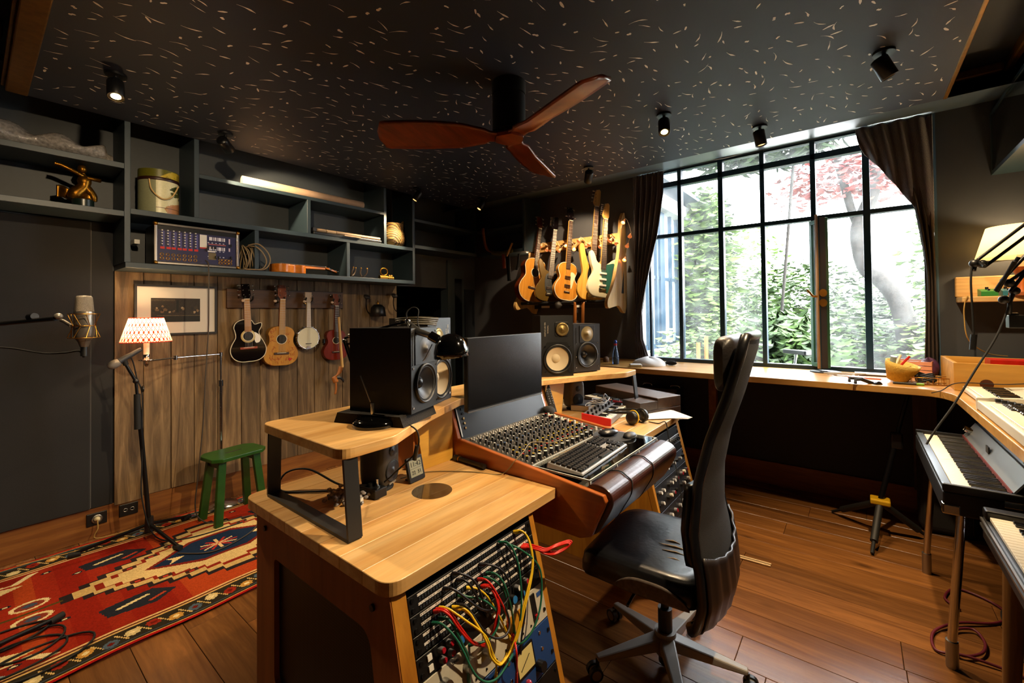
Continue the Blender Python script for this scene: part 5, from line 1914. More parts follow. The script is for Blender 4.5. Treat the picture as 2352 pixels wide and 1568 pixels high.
# scattered eyes
for _ in range(130):
    x_, y_ = random.uniform(40, cw - 40), random.uniform(36, chh - 36)
    if abs(x_ - mcx) / 200 + abs(y_ - mcy) / 95 < 0.95:
        continue
    cv.ell(x_, y_, 3.6, 2.2, '#1c2028')
    cv.ell(x_, y_, 1.8, 1.0, '#d8c898')
cv.noise(0.16)
rug = cv.build('persian_rug', attrmat('wool_pile', 0.95, spec=0.1, bump=0.5, bscale=500), None,
               lambda u, v: (RX0 + Lx * u, RY1 - Ly * v + 0.006 * math.sin(u * 40), 0.0125 + 0.0015 * math.sin(u * 31) * math.sin(v * 17)))
tag(rug, 'red and orange Persian rug with a stepped medallion beside the baseboard', 'rug')
MB().box(RX0, RY0 + 0.008, 0.0005, RX1, RY1 - 0.008, 0.0105).build('backing', mat('rug_backing', '#5a0c0a', 0.9), rug)

# ------------------------------------------------------------------ green stool
st_ = thing('stool', 'green painted wooden stool with a slotted octagonal seat', 'stool', (1.21, 3.57, 0.0125), rad(8))
M_GREEN = mat('worn_green_paint', '#1e4a14', 0.35, noise=0.25, nscale=18)
sx, sy, c_ = 0.185, 0.135, 0.05
op = [(-sx + c_, -sy), (sx - c_, -sy), (sx, -sy + c_), (sx, sy - c_), (sx - c_, sy), (-sx + c_, sy), (-sx, sy - c_), (-sx, -sy + c_)]
top = MB()
sl_ = [(-0.05, -0.008), (0.05, -0.008), (0.05, 0.008), (-0.05, 0.008)]
top.prism(op, 'z', 0.435, 0.46)
so_ = top.build('seat', M_GREEN, st_, bevel=0.004)
MB().box(-0.055, -0.009, 0.4595, 0.055, 0.009, 0.4606).build('hand_slot', mat('slot_dark', '#20240c', 0.8), so_)
for s1 in (-1, 1):
    for s2 in (-1, 1):
        MB().beam((s1 * 0.155, s2 * 0.11, 0.0), (s1 * 0.115, s2 * 0.075, 0.435), 0.05, 0.03, up=(0, 1, 0)).build('leg', M_GREEN, st_, bevel=0.003)
for s1 in (-1, 1):
    MB().box(s1 * 0.12 - 0.012, -0.08, 0.38, s1 * 0.12 + 0.012, 0.08, 0.435).build('apron', M_GREEN, st_, bevel=0.002)

# ------------------------------------------------------------------ microphone stands
M_STAND = mat('black_stand_tube', '#0e0e0f', 0.38, metal=0.4)


def tripod(t, c, feet, hub_z=0.12):
    MB().cyl(c + Vector((0, 0, hub_z - 0.045)), c + Vector((0, 0, hub_z + 0.045)), 0.026, 0.022, n=12).build('hub', M_BLACK, t)
    for f in feet:
        f = Vector(f)
        l = MB().tube([c + Vector((0, 0, hub_z)), f], 0.0105, 8).build('leg', M_STAND, t)
        d = (f - c).normalized()
        MB().cyl(f - d * 0.05 + Vector((0, 0, 0.004)), f + d * 0.006, 0.016, n=10).build('rubber_foot', M_RUBBER, l)


ms_ = thing('microphone_stand', 'straight black microphone stand holding a ball headed vocal microphone', 'microphone stand', (0.735, 3.6, 0.0125), world=True)
c = Vector((0.735, 3.6, 0.0))
tripod(ms_, c, [(0.385, 3.72, 0.03), (0.82, 3.29, 0.03), (0.99, 3.76, 0.03)])
q = lambda a, b: atY(a, b, 3.58)
MB().cyl(c + Vector((0, 0, 0.12)), Vector((q(316, 905).x, 3.58, q(316, 905).z)), 0.0125).build('lower_pole', M_STAND, ms_)
MB().cyl(q(316, 985), q(315, 905), 0.017).build('height_clutch', M_RUBBER, ms_)
MB().cyl(q(315, 905), q(312, 875), 0.008).build('upper_pole', M_STAND, ms_)
MB().sph(q(312, 875), 0.016).build('pivot', M_BLACK, ms_)
MB().tube([q(312, 875), q(297, 850), q(290, 838)], 0.009).build('boom', M_STAND, ms_)
MB().cyl(q(326, 893), q(330, 893), 0.02).build('clutch_knob', M_BLACK, ms_)
MB().cyl(q(290, 838), q(285, 826), 0.014).build('clip', M_RUBBER, ms_)
mv = thing('vocal_microphone', 'silver ball headed vocal microphone clipped to the straight stand', 'microphone', tuple(q(270, 832)), world=True)
ax_ = (q(262, 836) - q(298, 816)).normalized()
MB().lathe([(0.011, -0.12), (0.013, -0.11), (0.018, 0.0), (0.02, 0.006)], q(277, 828), 20, ax_).build('handle', M_DGREY, mv)
MB().lathe([(0.02, 0.0), (0.025, 0.012), (0.0265, 0.03), (0.024, 0.045), (0.015, 0.058), (0.001, 0.062)], q(274, 830), 20, ax_).build('grille', mat('steel_mesh', '#8a847c', 0.45, metal=0.7, bump=0.6, bscale=900), mv)
tag(MB().tube(smooth_path([q(298, 816), q(306, 832), q(315, 870), q(326, 900), q(327, 960), q(326, 1060), q(327, 1150), (0.76, 3.56, 0.04), (0.9, 3.42, 0.018), (1.2, 3.38, 0.018)], 8), 0.0038, 6).build('microphone_lead', M_RUBBER), 'black lead hanging from the vocal microphone beside its stand', 'cable')

bs = thing('boom_stand', 'black boom stand reaching in with its foot on the rug', 'microphone stand', (-0.17, 2.72, 0.0125), world=True)
def atw(a, b, w):
    return EYE + ray(a, b) * w


c = Vector((-0.17, 2.72, 0.0))
tripod(bs, c, [(0.285, 3.005, 0.03), (-0.55, 3.0, 0.03), (-0.2, 2.3, 0.03)])
mic_w = 1.65
b1, b0_ = atw(128, 731, mic_w), atw(-10, 744, 1.78)
bst = Vector((-0.17, 2.72, 1.40))
MB().cyl(c + Vector((0, 0, 0.12)), bst, 0.0125).build('pole', M_STAND, bs)
MB().tube([bst, b0_, b1], 0.0095, 8).build('boom', M_STAND, bs)
MB().cyl(atw(68, 728, 1.71), atw(80, 726, 1.70), 0.013).build('clutch', M_STAND, bs)
MB().sph(atw(134, 726, mic_w), (0.013, 0.013, 0.012)).build('swivel', mat('grey_swivel', '#8a847a', 0.4, metal=0.6), bs)
cm = thing('condenser_microphone', 'nickel large condenser microphone in a wire cradle on the boom', 'microphone', tuple(atw(193, 800, mic_w)), world=True)
ctr = atw(193, 742, mic_w)
M_NICKEL = mat('satin_nickel', '#8c847a', 0.32, metal=0.85)
MB().lathe([(0.001, 0.106), (0.02, 0.104), (0.024, 0.098), (0.028, 0.05), (0.0285, 0.045)], ctr, 28).build('grille', mat('nickel_mesh', '#8a8072', 0.4, metal=0.8, bump=0.8, bscale=700), cm)
MB().lathe([(0.0285, 0.044), (0.029, 0.04), (0.029, -0.045), (0.024, -0.06), (0.018, -0.07), (0.012, -0.09)], ctr, 28).build('body', M_NICKEL, cm)
MB().cyl(ctr + Vector((0, 0, -0.09)), ctr + Vector((0, 0, -0.125)), 0.01, n=12).build('plug', M_BLACK, cm)
for h_, r_ in ((0.035, 0.045), (-0.055, 0.045)):
    MB().tube([ctr + Vector((r_ * math.cos(a), r_ * math.sin(a), h_)) for a in np.linspace(0, 2 * math.pi, 24)[:-1]], 0.0017, 6, closed=True).build('cradle_ring', M_BRASS, cm)
MB().tube([ctr + Vector((0.034 * math.cos(a), 0.034 * math.sin(a), -0.01)) for a in np.linspace(0, 2 * math.pi, 24)[:-1]], 0.0017, 6, closed=True).build('cradle_ring', M_BRASS, cm)
for k_ in range(8):
    a0, a1 = 2 * math.pi * k_ / 8, 2 * math.pi * (k_ + 0.5) / 8
    for h_ in (0.035, -0.055):
        MB().tube([ctr + Vector((0.045 * math.cos(a0), 0.045 * math.sin(a0), h_)), ctr + Vector((0.033 * math.cos(a1), 0.033 * math.sin(a1), -0.01))], 0.0014, 5).build('elastic', M_BRASS, cm)
MB().tube([ctr + Vector((-0.034, 0, -0.01)), atw(148, 738, mic_w), atw(140, 735, mic_w)], 0.006, 8).build('cradle_arm', M_NICKEL, cm)
lw = [atw(-20, 797, 1.8), atw(30, 800, 1.75), atw(100, 811, 1.7), atw(150, 810, 1.68), atw(182, 806, 1.655), ctr + Vector((0, 0, -0.13))]
tag(MB().tube(smooth_path(lw, 7), 0.0035, 6).build('microphone_lead', M_RUBBER), 'black lead sagging from the condenser microphone', 'cable')
# cable loops on the rug
cl = MB()
for (a, b, rx_, ry_, al) in ((30, 1515, 0.16, 0.11, 0.3), (60, 1480, 0.12, 0.10, 1.0), (90, 1512, 0.17, 0.10, 0.1), (10, 1470, 0.14, 0.08, 0.6)):
    p = atz(a, b, 0.02)
    cl.tube([(p.x + rx_ * math.cos(t + al), p.y + ry_ * math.sin(t + al) * 1.1, 0.021 + 0.004 * math.sin(2 * t + a)) for t in np.linspace(0, 2 * math.pi, 26)[:-1]], 0.0045, 6, closed=True)
tag(cl.build('cable_loops', M_RUBBER), 'loose loops of black cable lying on the rug corner', 'cable')
# ================================================================== studio desk: two rack wings and the raised bridge
ZD = 0.79
M_OAKTOP = wood('pale_oak_top', '#b98748', '#dab47a', '#cca062', axis=0, scale=0.8, rough=0.38, var=0.13, bump=0.06, knots=0.12)
M_PLY = wood('birch_ply', '#a06418', '#c08428', axis=2, scale=0.7, rough=0.5, var=0.05)
M_PLYSIDE = wood('stained_ply_panel', '#8a4c1c', '#a8642c', axis=2, scale=0.5, rough=0.5, var=0.03)
M_YPLY = wood('golden_ply', '#b8862c', '#d8a848', axis=0, scale=0.5, rough=0.45, var=0.03)
M_DARKFRAME = mat('graphite_flat_bar', '#2b2c2e', 0.4, metal=0.3)
K_SL = 0.238                     # rack faces lean back towards the top


def yface(z):
    return 0.913 - (0.733 - z) * K_SL


def rack_desk(label, mirror, Xc):
    """wing with a desktop, one slanted rack bay below; mirror flips it about Xc"""
    f = (lambda x: 2 * Xc - x) if mirror else (lambda x: x)
    t = thing('rack_desk', label, 'desk', (f(1.0), 1.3, 0), world=True, group='rack desk wings')
    ya, yb = 0.90, 1.78
    n = 8
    for i in range(n):
        a, b = ya + (yb - ya) * i / n, ya + (yb - ya) * (i + 1) / n
        xa, xb = 0.636, 1.385
        pts = [(xa, a), (xb, a), (xb, b), (xa, b)]
        r = [0, 0, 0, 0]
        if i == 0:
            r = [0.075, 0.002, 0, 0]
        if i == n - 1:
            r = [0, 0, 0.01, 0.075]
        pts = round_poly(pts, r, 7)
        if i == 0:
            # larger corner radius needs more depth than one stave
            pts = round_poly([(xa, a), (xb, a), (xb, b), (xa, b)], [0.1, 0.002, 0, 0], 8)
        pts = [(f(x), y) for x, y in pts]
        if mirror:
            pts.reverse()
        MB().prism(pts, 'z', ZD - 0.037, ZD).build('stave', M_OAKTOP, t, bevel=0.0015, seg=1)
    zt_ = ZD - 0.038
    for (xa, xb, nm) in ((0.652, 0.675, 'outer_panel'), (1.228, 1.252, 'inner_panel')):
        prof = [(yface(zt_) + 0.0, zt_), (1.705, zt_), (1.71, 0.0), (yface(0.0), 0.0)]
        xs = sorted((f(xa), f(xb)))
        if nm == 'outer_panel' and not mirror:
            # panel with a rounded opening for the steel mesh: built as a ring round the hole
            hole = round_poly([(1.565, 0.628), (1.005, 0.628), (0.93, 0.2), (1.567, 0.2)], [0.02, 0.05, 0.05, 0.04], 6)
            P4 = [(1.705, zt_), (yface(zt_), zt_), (yface(0.0), 0.0), (1.71, 0.0)]
            ring_plate(P4, hole, (1.27, 0.41), 'x', xs[0], xs[1]).build(nm, M_PLYSIDE, t)
            MB().prism([(y, z) for y, z in round_poly([(1.60, 0.66), (0.98, 0.66), (0.90, 0.16), (1.60, 0.16)], 0.02)], 'x', xs[1] - 0.006, xs[1] - 0.003).build('steel_mesh', M_MESH, t)
        else:
            MB().prism(prof, 'x', xs[0], xs[1]).build(nm, M_PLYSIDE if nm == 'outer_panel' else M_PLY, t, bevel=0.001, seg=1)
        # front edge rails of layered ply
    for xa, xb in ((0.655, 0.699), (1.228, 1.253)):
        xs = sorted((f(xa), f(xb)))
        MB().prism([(yface(zt_) - 0.002, zt_), (yface(zt_) + 0.03, zt_), (yface(0) + 0.03, 0), (yface(0) - 0.002, 0)], 'x', xs[0], xs[1]).build('front_rail', M_PLY, t, bevel=0.001, seg=1)
    xs = sorted((f(0.676), f(1.227)))
    MB().box(xs[0], 1.60, 0.05, xs[1], 1.62, zt_).build('back_panel', M_BLACK, t)
    MB().box(xs[0], yface(0.05) + 0.03, 0.02, xs[1], 1.6, 0.04).build('bottom_panel', M_PLY, t)
    if not mirror:
        for y_, z_ in ((0.985, 0.70), (1.63, 0.71)):
            MB().cyl((0.6515, y_, z_), (0.645, y_, z_), 0.009).build('bolt_cover', M_BLACK, t)
    return t


# perforated steel: dark sheet with a fine diagonal grid of holes
k = NT('perforated_steel')
tc = k.n('ShaderNodeTexCoord')
vo = k.n('ShaderNodeTexVoronoi')
vo.inputs['Scale'].default_value = 115
vo.inputs['Randomness'].default_value = 0.0
k.l(tc, 'Object', vo, 'Vector')
rp = k.n('ShaderNodeValToRGB')
rp.color_ramp.elements[0].position, rp.color_ramp.elements[1].position = 0.33, 0.4
rp.color_ramp.elements[0].color, rp.color_ramp.elements[1].color = hexc('#020202'), hexc('#2a2a2e')
k.l(vo, 'Distance', rp, 'Fac')
k.l(rp, 'Color', k.b, 'Base Color')
k.b.inputs['Roughness'].default_value = 0.4
k.b.inputs['Metallic'].default_value = 0.5
M_MESH = k.m
XC = 1.7575
deskL = rack_desk('pale oak topped rack desk wing with a mesh side panel and patch leads', False, XC)
deskR = rack_desk('pale oak topped rack desk wing carrying papers and a red ended synthesizer', True, XC)

# stains and ring on the oak top
tag(MB().lathe([(0.075, 0), (0.0001, 0.0002)], (1.085, 1.255, ZD + 0.0004), 40).build('acrylic_disc', glassmat('smoked_disc', (0.86, 0.84, 0.8, 1), gloss=0.1)), 'thin clear acrylic disc lying on the oak desktop', 'disc')

# ------------------------------------------------------------------ bridge
ZB = 1.06
br = thing('desk_bridge', 'raised oak bridge shelf on bent flat steel legs across both desk wings', 'shelf', (XC, 1.5, ZD), world=True)
mir = lambda x: 2 * XC - x
front = [(0.672, 1.172), (0.86, 1.172), (1.13, 1.32), (1.42, 1.438)]
poly = front + [(mir(x), y) for x, y in reversed(front)] + [(mir(0.672), 1.72), (0.672, 1.72)]
rr = [0.045, 0.02, 0, 0, 0, 0, 0.02, 0.045, 0.045, 0.045]
MB().prism(round_poly(poly, rr, 6), 'z', ZB - 0.032, ZB).build('shelf_board', M_OAKTOP, br, bevel=0.002, seg=1)
for sgn in (0, 1):
    g = (lambda x: mir(x)) if sgn else (lambda x: x)
    x_ = g(0.708)
    w_ = 0.045
    pts = [(1.185, ZB - 0.034), (1.16, ZD + 0.006), (1.70, ZD + 0.006), (1.69, ZB - 0.034)]
    fb_ = MB()
    for a, b in zip(pts, pts[1:]):
        fb_.beam((x_, a[0], a[1]), (x_, b[0], b[1]), w_, 0.010, up=(0, 1, 0) if abs(a[0] - b[0]) < 0.1 else (0, 0, 1))
    fb_.build('leg_frame', M_DARKFRAME, br)
    # plywood cheek under the bridge next to the console
    MB().prism([(g(1.21), ZD + 0.001), (g(1.378), ZD + 0.001), (g(1.378), ZB - 0.034), (g(1.165), ZB - 0.034)] if not sgn else [(g(1.378), ZD + 0.001), (g(1.21), ZD + 0.001), (g(1.165), ZB - 0.034), (g(1.378), ZB - 0.034)], 'y', 1.45, 1.47).build('cheek', M_YPLY, br)
    MB().box(min(g(1.17), g(1.19)), 1.47, ZD + 0.001, max(g(1.17), g(1.19)), 1.72, ZB - 0.034).build('support_panel', M_PLYSIDE, br)

# ------------------------------------------------------------------ rack units (in the slanted bays)
def rackM(x0, d):
    """frame with x across the panel, y out of it, z up it; origin on the face at distance d below the top"""
    n = Vector((0, -1, K_SL)).normalized()
    up = Vector((0, K_SL, 1)).normalized()
    o = Vector((x0, yface(0.733), 0.733)) - up * d
    return Matrix(((1, -n.x, up.x, o.x), (0, -n.y, up.y, o.y), (0, -n.z, up.z, o.z), (0, 0, 0, 1)))


RW = 0.5275


def rack_unit(name, label, cat, x0, d, h, face, build=None, group=None):
    m = rackM(x0, d + h)
    t = thing(name, label, cat, m.translation, rot=m.to_euler(), group=group)
    MB.DEF = Matrix.Diagonal((1, -1, 1, 1))
    MB().box(0, -0.002, 0.0008, RW, 0.003, h - 0.0008).build('front_panel', face, t, bevel=0.0008, seg=1)
    MB().box(0.02, -0.2, 0.003, RW - 0.02, -0.003, h - 0.003).build('chassis', M_BLACK, t)
    for x in (0.012, RW - 0.012):
        for z in ((h * 0.25, h * 0.75) if h > 0.03 else (h / 2,)):
            MB().cyl((x, 0.003, z), (x, 0.007, z), 0.0055, n=10).build('rack_screw', M_BLACKM, t)
    if build:
        build(t, h)
    MB.DEF = None
    return t


STRIP = None


def patchbay(t, h):
    cv_ = Canvas(160, 4, '#cfcac4')
    for k_ in range(160):
        if random.random() < 0.55:
            cv_.rect(k_, 1, k_ + 0.9, 3, random.choice(['#8a8580', '#a8a29a', '#6c6864']))
    for z in (h * 0.9, h * 0.44):
        cv_.build('label_strip', attrmat('printed_strip', 0.5), t, lambda u, v, z=z: (0.03 + (RW - 0.06) * u, 0.0036, z - 0.0065 * v))
    hb_ = MB()
    for r_ in (0.70, 0.60, 0.26, 0.15):
        for k_ in range(48):
            x = 0.036 + (RW - 0.072) * k_ / 47
            hb_.lathe([(0.0032, 0.0), (0.0032, 0.0012), (0.0018, 0.0012), (0.0018, 0.0004)], (x, 0.003, h * r_), 6, (0, 1, 0))
    hb_.build('jacks', mat('jack_metal', '#3a4048', 0.4, metal=0.6), t)['kind'] = 'stuff'


PBL = ['black patchbay directly under the oak desktop', 'black patchbay second down under the oak desktop', 'black patchbay third down under the oak desktop']
for i in range(3):
    rack_unit('patchbay', PBL[i], 'patchbay', 0.7, 0.006 + 0.0478 * i, 0.0472, M_BLACK, patchbay, 'patchbays in the rack')


def kn(t, x, z, r, m, cap=None, ln=0.016):
    o = MB().cyl((x, 0.003, z), (x, 0.003 + ln, z), r, r * 0.9, n=16).build('knob', m, t)
    if cap:
        MB().cyl((x, 0.003 + ln, z), (x, 0.0042 + ln, z), r * 0.82, n=16).build('cap', cap, o)


M_REDCAP = mat('red_cap', '#a01428', 0.35)
M_BLUECAP = mat('blue_cap', '#2a6aa8', 0.35)
M_GREYK = mat('grey_knob', '#77777c', 0.4)


def u_comp(t, h):
    for x in (0.075, 0.105):
        for z in (h * 0.3, h * 0.72):
            kn(t, x, z, 0.0085, M_GREYK, M_REDCAP)
    kn(t, 0.14, h * 0.55, 0.013, M_BLACK, M_BLUECAP)
    for z in (0.3, 0.74):
        MB().box(0.032, 0.003, h * z - 0.007, 0.046, 0.007, h * z + 0.007).build('button', M_WHITE, t)
        MB().box(0.275, 0.003, h * z - 0.007, 0.289, 0.007, h * z + 0.007).build('button', M_WHITE, t)
    kn(t, 0.40, h * 0.7, 0.009, M_GREYK, M_WHITE)
    kn(t, 0.37, h * 0.35, 0.013, M_BLACK, M_BLUECAP)
    kn(t, 0.41, h * 0.3, 0.013, M_BLACK, M_BLUECAP)
    kn(t, 0.445, h * 0.7, 0.009, M_GREYK, M_REDCAP)


rack_unit('channel_strip', 'black rack compressor with red and blue capped knobs', 'rack unit', 0.7, 0.151, 0.056, M_BLACK, u_comp)


def u_cream(t, h):
    for x in (0.07, 0.16, 0.235):
        kn(t, x, h * 0.6, 0.02, M_STEEL, None, 0.02)
    MB().box(0.33, 0.0031, h * 0.35, 0.41, 0.006, h * 0.8).build('meter', mat('amber_meter', '#b07818', 0.4), t)
    MB().box(0.455, 0.003, h * 0.15, 0.475, 0.008, h * 0.9).build('fader_slot', M_BLACK, t)
    MB().box(0.459, 0.008, h * 0.2, 0.471, 0.014, h * 0.34).build('fader', M_RED, t)
    MB().box(0.49, 0.003, h * 0.7, 0.518, 0.0045, h * 0.82).build('badge', mat('blue_badge', '#284a88', 0.4), t)
    for k_ in range(10):
        MB().cyl((0.05 + 0.043 * k_, 0.003, h * 0.15), (0.05 + 0.043 * k_, 0.006, h * 0.15), 0.003, n=8).build('screw', M_BLACKM, t)
    text('LEVEL', 'lettering', M_BLACKM, t, (0.12, -0.0036, h * 0.88), (rad(90), 0, 0), 0.009)


rack_unit('equalizer', 'cream faced rack unit with steel knobs and an amber meter', 'rack unit', 0.7, 0.209, 0.108, mat('cream_panel', '#b8b2a2', 0.45, noise=0.1), u_cream)


def u_blue(t, h):
    m_ = MB().box(0.335, 0.003, h * 0.34, 0.425, 0.008, h * 0.9).build('meter', M_BLACKM, t)
    MB().box(0.341, 0.008, h * 0.39, 0.419, 0.0085, h * 0.86).build('meter_face', mat('ivory_meter', '#c8b878', 0.5), m_)
    MB().beam((0.352, 0.0092, h * 0.5), (0.40, 0.0092, h * 0.7), 0.0015, 0.0015).build('needle', M_BLACK, m_)
    for x, z in ((0.245, 0.55), (0.44, 0.25), (0.30, 0.2), (0.1, 0.5), (0.17, 0.5)):
        kn(t, x, h * z, 0.017, M_BLACK, None, 0.022)
    MB().sph((0.375, 0.008, h * 0.16), 0.011, 12, 8).build('pilot_lamp', mat('jewel_red', '#c03850', 0.1, trans=0.3), t)
    for x, z in ((0.47, 0.85), (0.47, 0.5), (0.31, 0.85), (0.31, 0.5), (0.05, 0.85)):
        MB().cyl((x, 0.003, h * z), (x, 0.006, h * z), 0.005, n=10).build('screw', M_CHROME, t)


rack_unit('tube_preamp', 'blue faced rack unit with an ivory needle meter', 'rack unit', 0.7, 0.319, 0.133, mat('royal_blue_panel', '#173a70', 0.35), u_blue)


def u_black(t, h):
    for k_ in range(9):
        kn(t, 0.05 + 0.05 * k_, h * 0.55, 0.012, M_BLACKM, M_WHITE if k_ % 2 else None)


rack_unit('preamp', 'black rack preamp in the lowest visible slot of the patch lead bay', 'rack unit', 0.7, 0.454, 0.0885, M_BLACK, u_black)
rack_unit('blank_panel', 'plain black rack panel closing the foot of the patch lead bay', 'rack unit', 0.7, 0.545, 0.18, M_BLACKM)

# ------------------------------------------------------------------ patch leads
_n = Vector((0, -1, K_SL)).normalized()
_p0 = Vector((0.7, yface(0.733), 0.733))


def rk(a, b, h):
    d = ray(a, b)
    s = (_n.dot(_p0) + h - _n.dot(EYE)) / _n.dot(d)
    return EYE + d * s


LEADC = {'yellow': mat('yellow_lead', '#d8b018', 0.45), 'red': mat('red_lead', '#c0180c', 0.45), 'green': mat('green_lead', '#0e5a42', 0.45), 'black': mat('black_lead', '#16141a', 0.45)}


def lead_(color, pts, hh, plug2=False, off=(0, 0)):
    P_ = [rk(900 + 0.2474 * (x + off[0]), 1180 + 0.2474 * (y + off[1]), h) for (x, y), h in zip(pts, hh)]
    t = thing('patch_lead', '%s patch lead looping in front of the slanted rack' % color, 'patch cable', tuple(P_[0]), world=True, group='%s patch leads' % color)
    S_ = smooth_path(P_, 7)
    MB().tube(S_, 0.0031, 7).build('wire', LEADC[color], t)
    d0 = (P_[1] - P_[0]).normalized()
    MB().tube([P_[0], P_[0] + d0 * 0.012, S_[5]], [0.0052, 0.0056, 0.004], 8).build('plug', LEADC[color], t)
    if plug2:
        MB().tube([P_[-1], S_[-5]], [0.0055, 0.004], 8).build('plug', LEADC[color], t)


def hump(n, h):
    return [0.004 + h * math.sin(math.pi * min(1, (i / (n - 1)) * 1.0)) ** 0.6 if i else 0.006 for i in range(n)]


L_ = [('yellow', [(1130, 165), (1200, 155), (1260, 220), (1300, 380), (1300, 520), (1265, 680), (1215, 880), (1165, 1100), (1100, 1270), (1035, 1370)], 0.05),
      ('yellow', [(1140, 172), (1210, 168), (1272, 235), (1308, 390), (1306, 530), (1280, 680), (1232, 880), (1180, 1100), (1118, 1260), (1050, 1380)], 0.052),
      ('green', [(990, 265), (1070, 265), (1130, 340), (1180, 500), (1200, 700), (1200, 900), (1175, 1080), (1150, 1200)], 0.055),
      ('green', [(1070, 290), (1150, 305), (1290, 400), (1370, 500), (1392, 650), (1380, 850), (1330, 1030), (1260, 1150), (1190, 1205), (1140, 1180)], 0.06),
      ('black', [(980, 275), (1050, 285), (1120, 380), (1165, 480), (1190, 600), (1225, 780), (1240, 900), (1210, 1100), (1190, 1300)], 0.03),
      ('black', [(810, 465), (900, 470), (1000, 510), (1070, 590), (1100, 700), (1070, 800), (1000, 870), (920, 895), (860, 880)], 0.045),
      ('black', [(560, 550), (640, 555), (740, 600), (800, 680), (840, 780), (870, 880), (885, 940)], 0.04),
      ('black', [(600, 610), (680, 620), (740, 680), (800, 790), (850, 870), (880, 930)], 0.035),
      ('black', [(480, 690), (560, 695), (660, 760), (760, 840), (850, 890), (940, 890), (1010, 850)], 0.045),
      ('black', [(600, 840), (680, 850), (740, 920), (800, 1010), (880, 1110), (970, 1155), (1050, 1130), (1090, 1060), (1085, 960), (1030, 830), (930, 760), (860, 730)], 0.055),
      ('green', [(880, 550), (960, 555), (1030, 630), (1080, 760), (1120, 940), (1140, 1130)], 0.045),
      ('green', [(850, 595), (920, 600), (1000, 660), (1050, 740), (1065, 850), (1040, 960)], 0.035),
      ('red', [(800, 605), (870, 610), (930, 670), (990, 770), (1030, 850), (1075, 960), (1085, 1040)], 0.045),
      ('red', [(830, 670), (900, 680), (950, 740), (980, 830), (985, 900), (960, 1000), (930, 1100), (890, 1150)], 0.05),
      ('red', [(845, 662), (915, 668), (965, 730), (992, 830), (998, 910), (975, 1010), (940, 1100), (900, 1160)], 0.045),
      ('yellow', [(690, 685), (780, 690), (860, 740), (930, 830), (1000, 950), (1060, 1080), (1120, 1180)], 0.03),
      ('green', [(610, 750), (720, 770), (830, 790), (920, 850), (980, 920), (990, 1010), (950, 1110), (890, 1170), (800, 1200), (720, 1215)], 0.045),
      ('red', [(390, 905), (470, 900), (540, 950), (610, 1050), (700, 1160), (780, 1215), (860, 1220)], 0.045),
      ('red', [(410, 885), (490, 888), (560, 940), (630, 1040), (715, 1150), (790, 1200), (870, 1205)], 0.04),
      ('yellow', [(440, 870), (520, 880), (600, 930), (700, 1000), (800, 1070), (880, 1150), (930, 1280), (970, 1390), (960, 1560)], 0.055),
      ('yellow', [(560, 865), (650, 870), (720, 920), (780, 1010), (840, 1110), (890, 1220), (920, 1330), (990, 1400), (1040, 1370), (1100, 1270), (1120, 1180)], 0.055),
      ('yellow', [(580, 880), (670, 890), (735, 945), (795, 1030), (855, 1130), (905, 1240), (950, 1340), (1010, 1385), (1050, 1340), (1085, 1280)], 0.045),
      ('green', [(375, 1010), (460, 1020), (540, 1090), (610, 1180), (670, 1290), (720, 1400), (790, 1510), (880, 1560), (970, 1530), (1050, 1430), (1120, 1300)], 0.06),
      ('green', [(430, 970), (520, 975), (570, 1040), (620, 1130), (660, 1220), (710, 1340), (715, 1560)], 0.04),
      ('red', [(1120, 1120), (1150, 1230), (1160, 1360), (1155, 1600)], 0.05)]
for i, (c_, p_, h_) in enumerate(L_):
    lead_(c_, p_, hump(len(p_), h_), plug2=True)
for dx, dy in ((0, 0), (12, -14), (-8, 12)):
    lead_('red', [(1205, 300), (1280, 300), (1360, 322), (1430, 335), (1520, 295), (1620, 262), (1658, 272), (1620, 312), (1520, 362), (1430, 358), (1350, 318), (1215, 312)], [0.006, 0.03, 0.06, 0.08, 0.10, 0.11, 0.12, 0.11, 0.09, 0.08, 0.05, 0.006], True, (dx, dy))

# ------------------------------------------------------------------ gear in the other rack wing
XR = mir(1.2275)


def u_row(cols, n, r):
    def f(t, h):
        for k_ in range(n):
            kn(t, 0.04 + (RW - 0.08) * k_ / (n - 1), h * 0.5, r, cols[k_ % len(cols)][0], cols[k_ % len(cols)][1])
    return f


def u_two(t, h):
    for k_ in range(11):
        for z in (0.3, 0.7):
            if (k_ + int(z * 10)) % 5 == 4:
                continue
            c1, c2 = random.choice([(M_GREYK, M_WHITE), (M_CREAM, None), (M_GREYK, M_REDCAP), (M_BLACK, None)])
            kn(t, 0.04 + 0.045 * k_, h * z, 0.0105, c1, c2)


def u_toggle(t, h):
    for k_ in range(10):
        kn(t, 0.2 + 0.031 * k_, h * 0.5, 0.009, M_BLACK, None, 0.02)


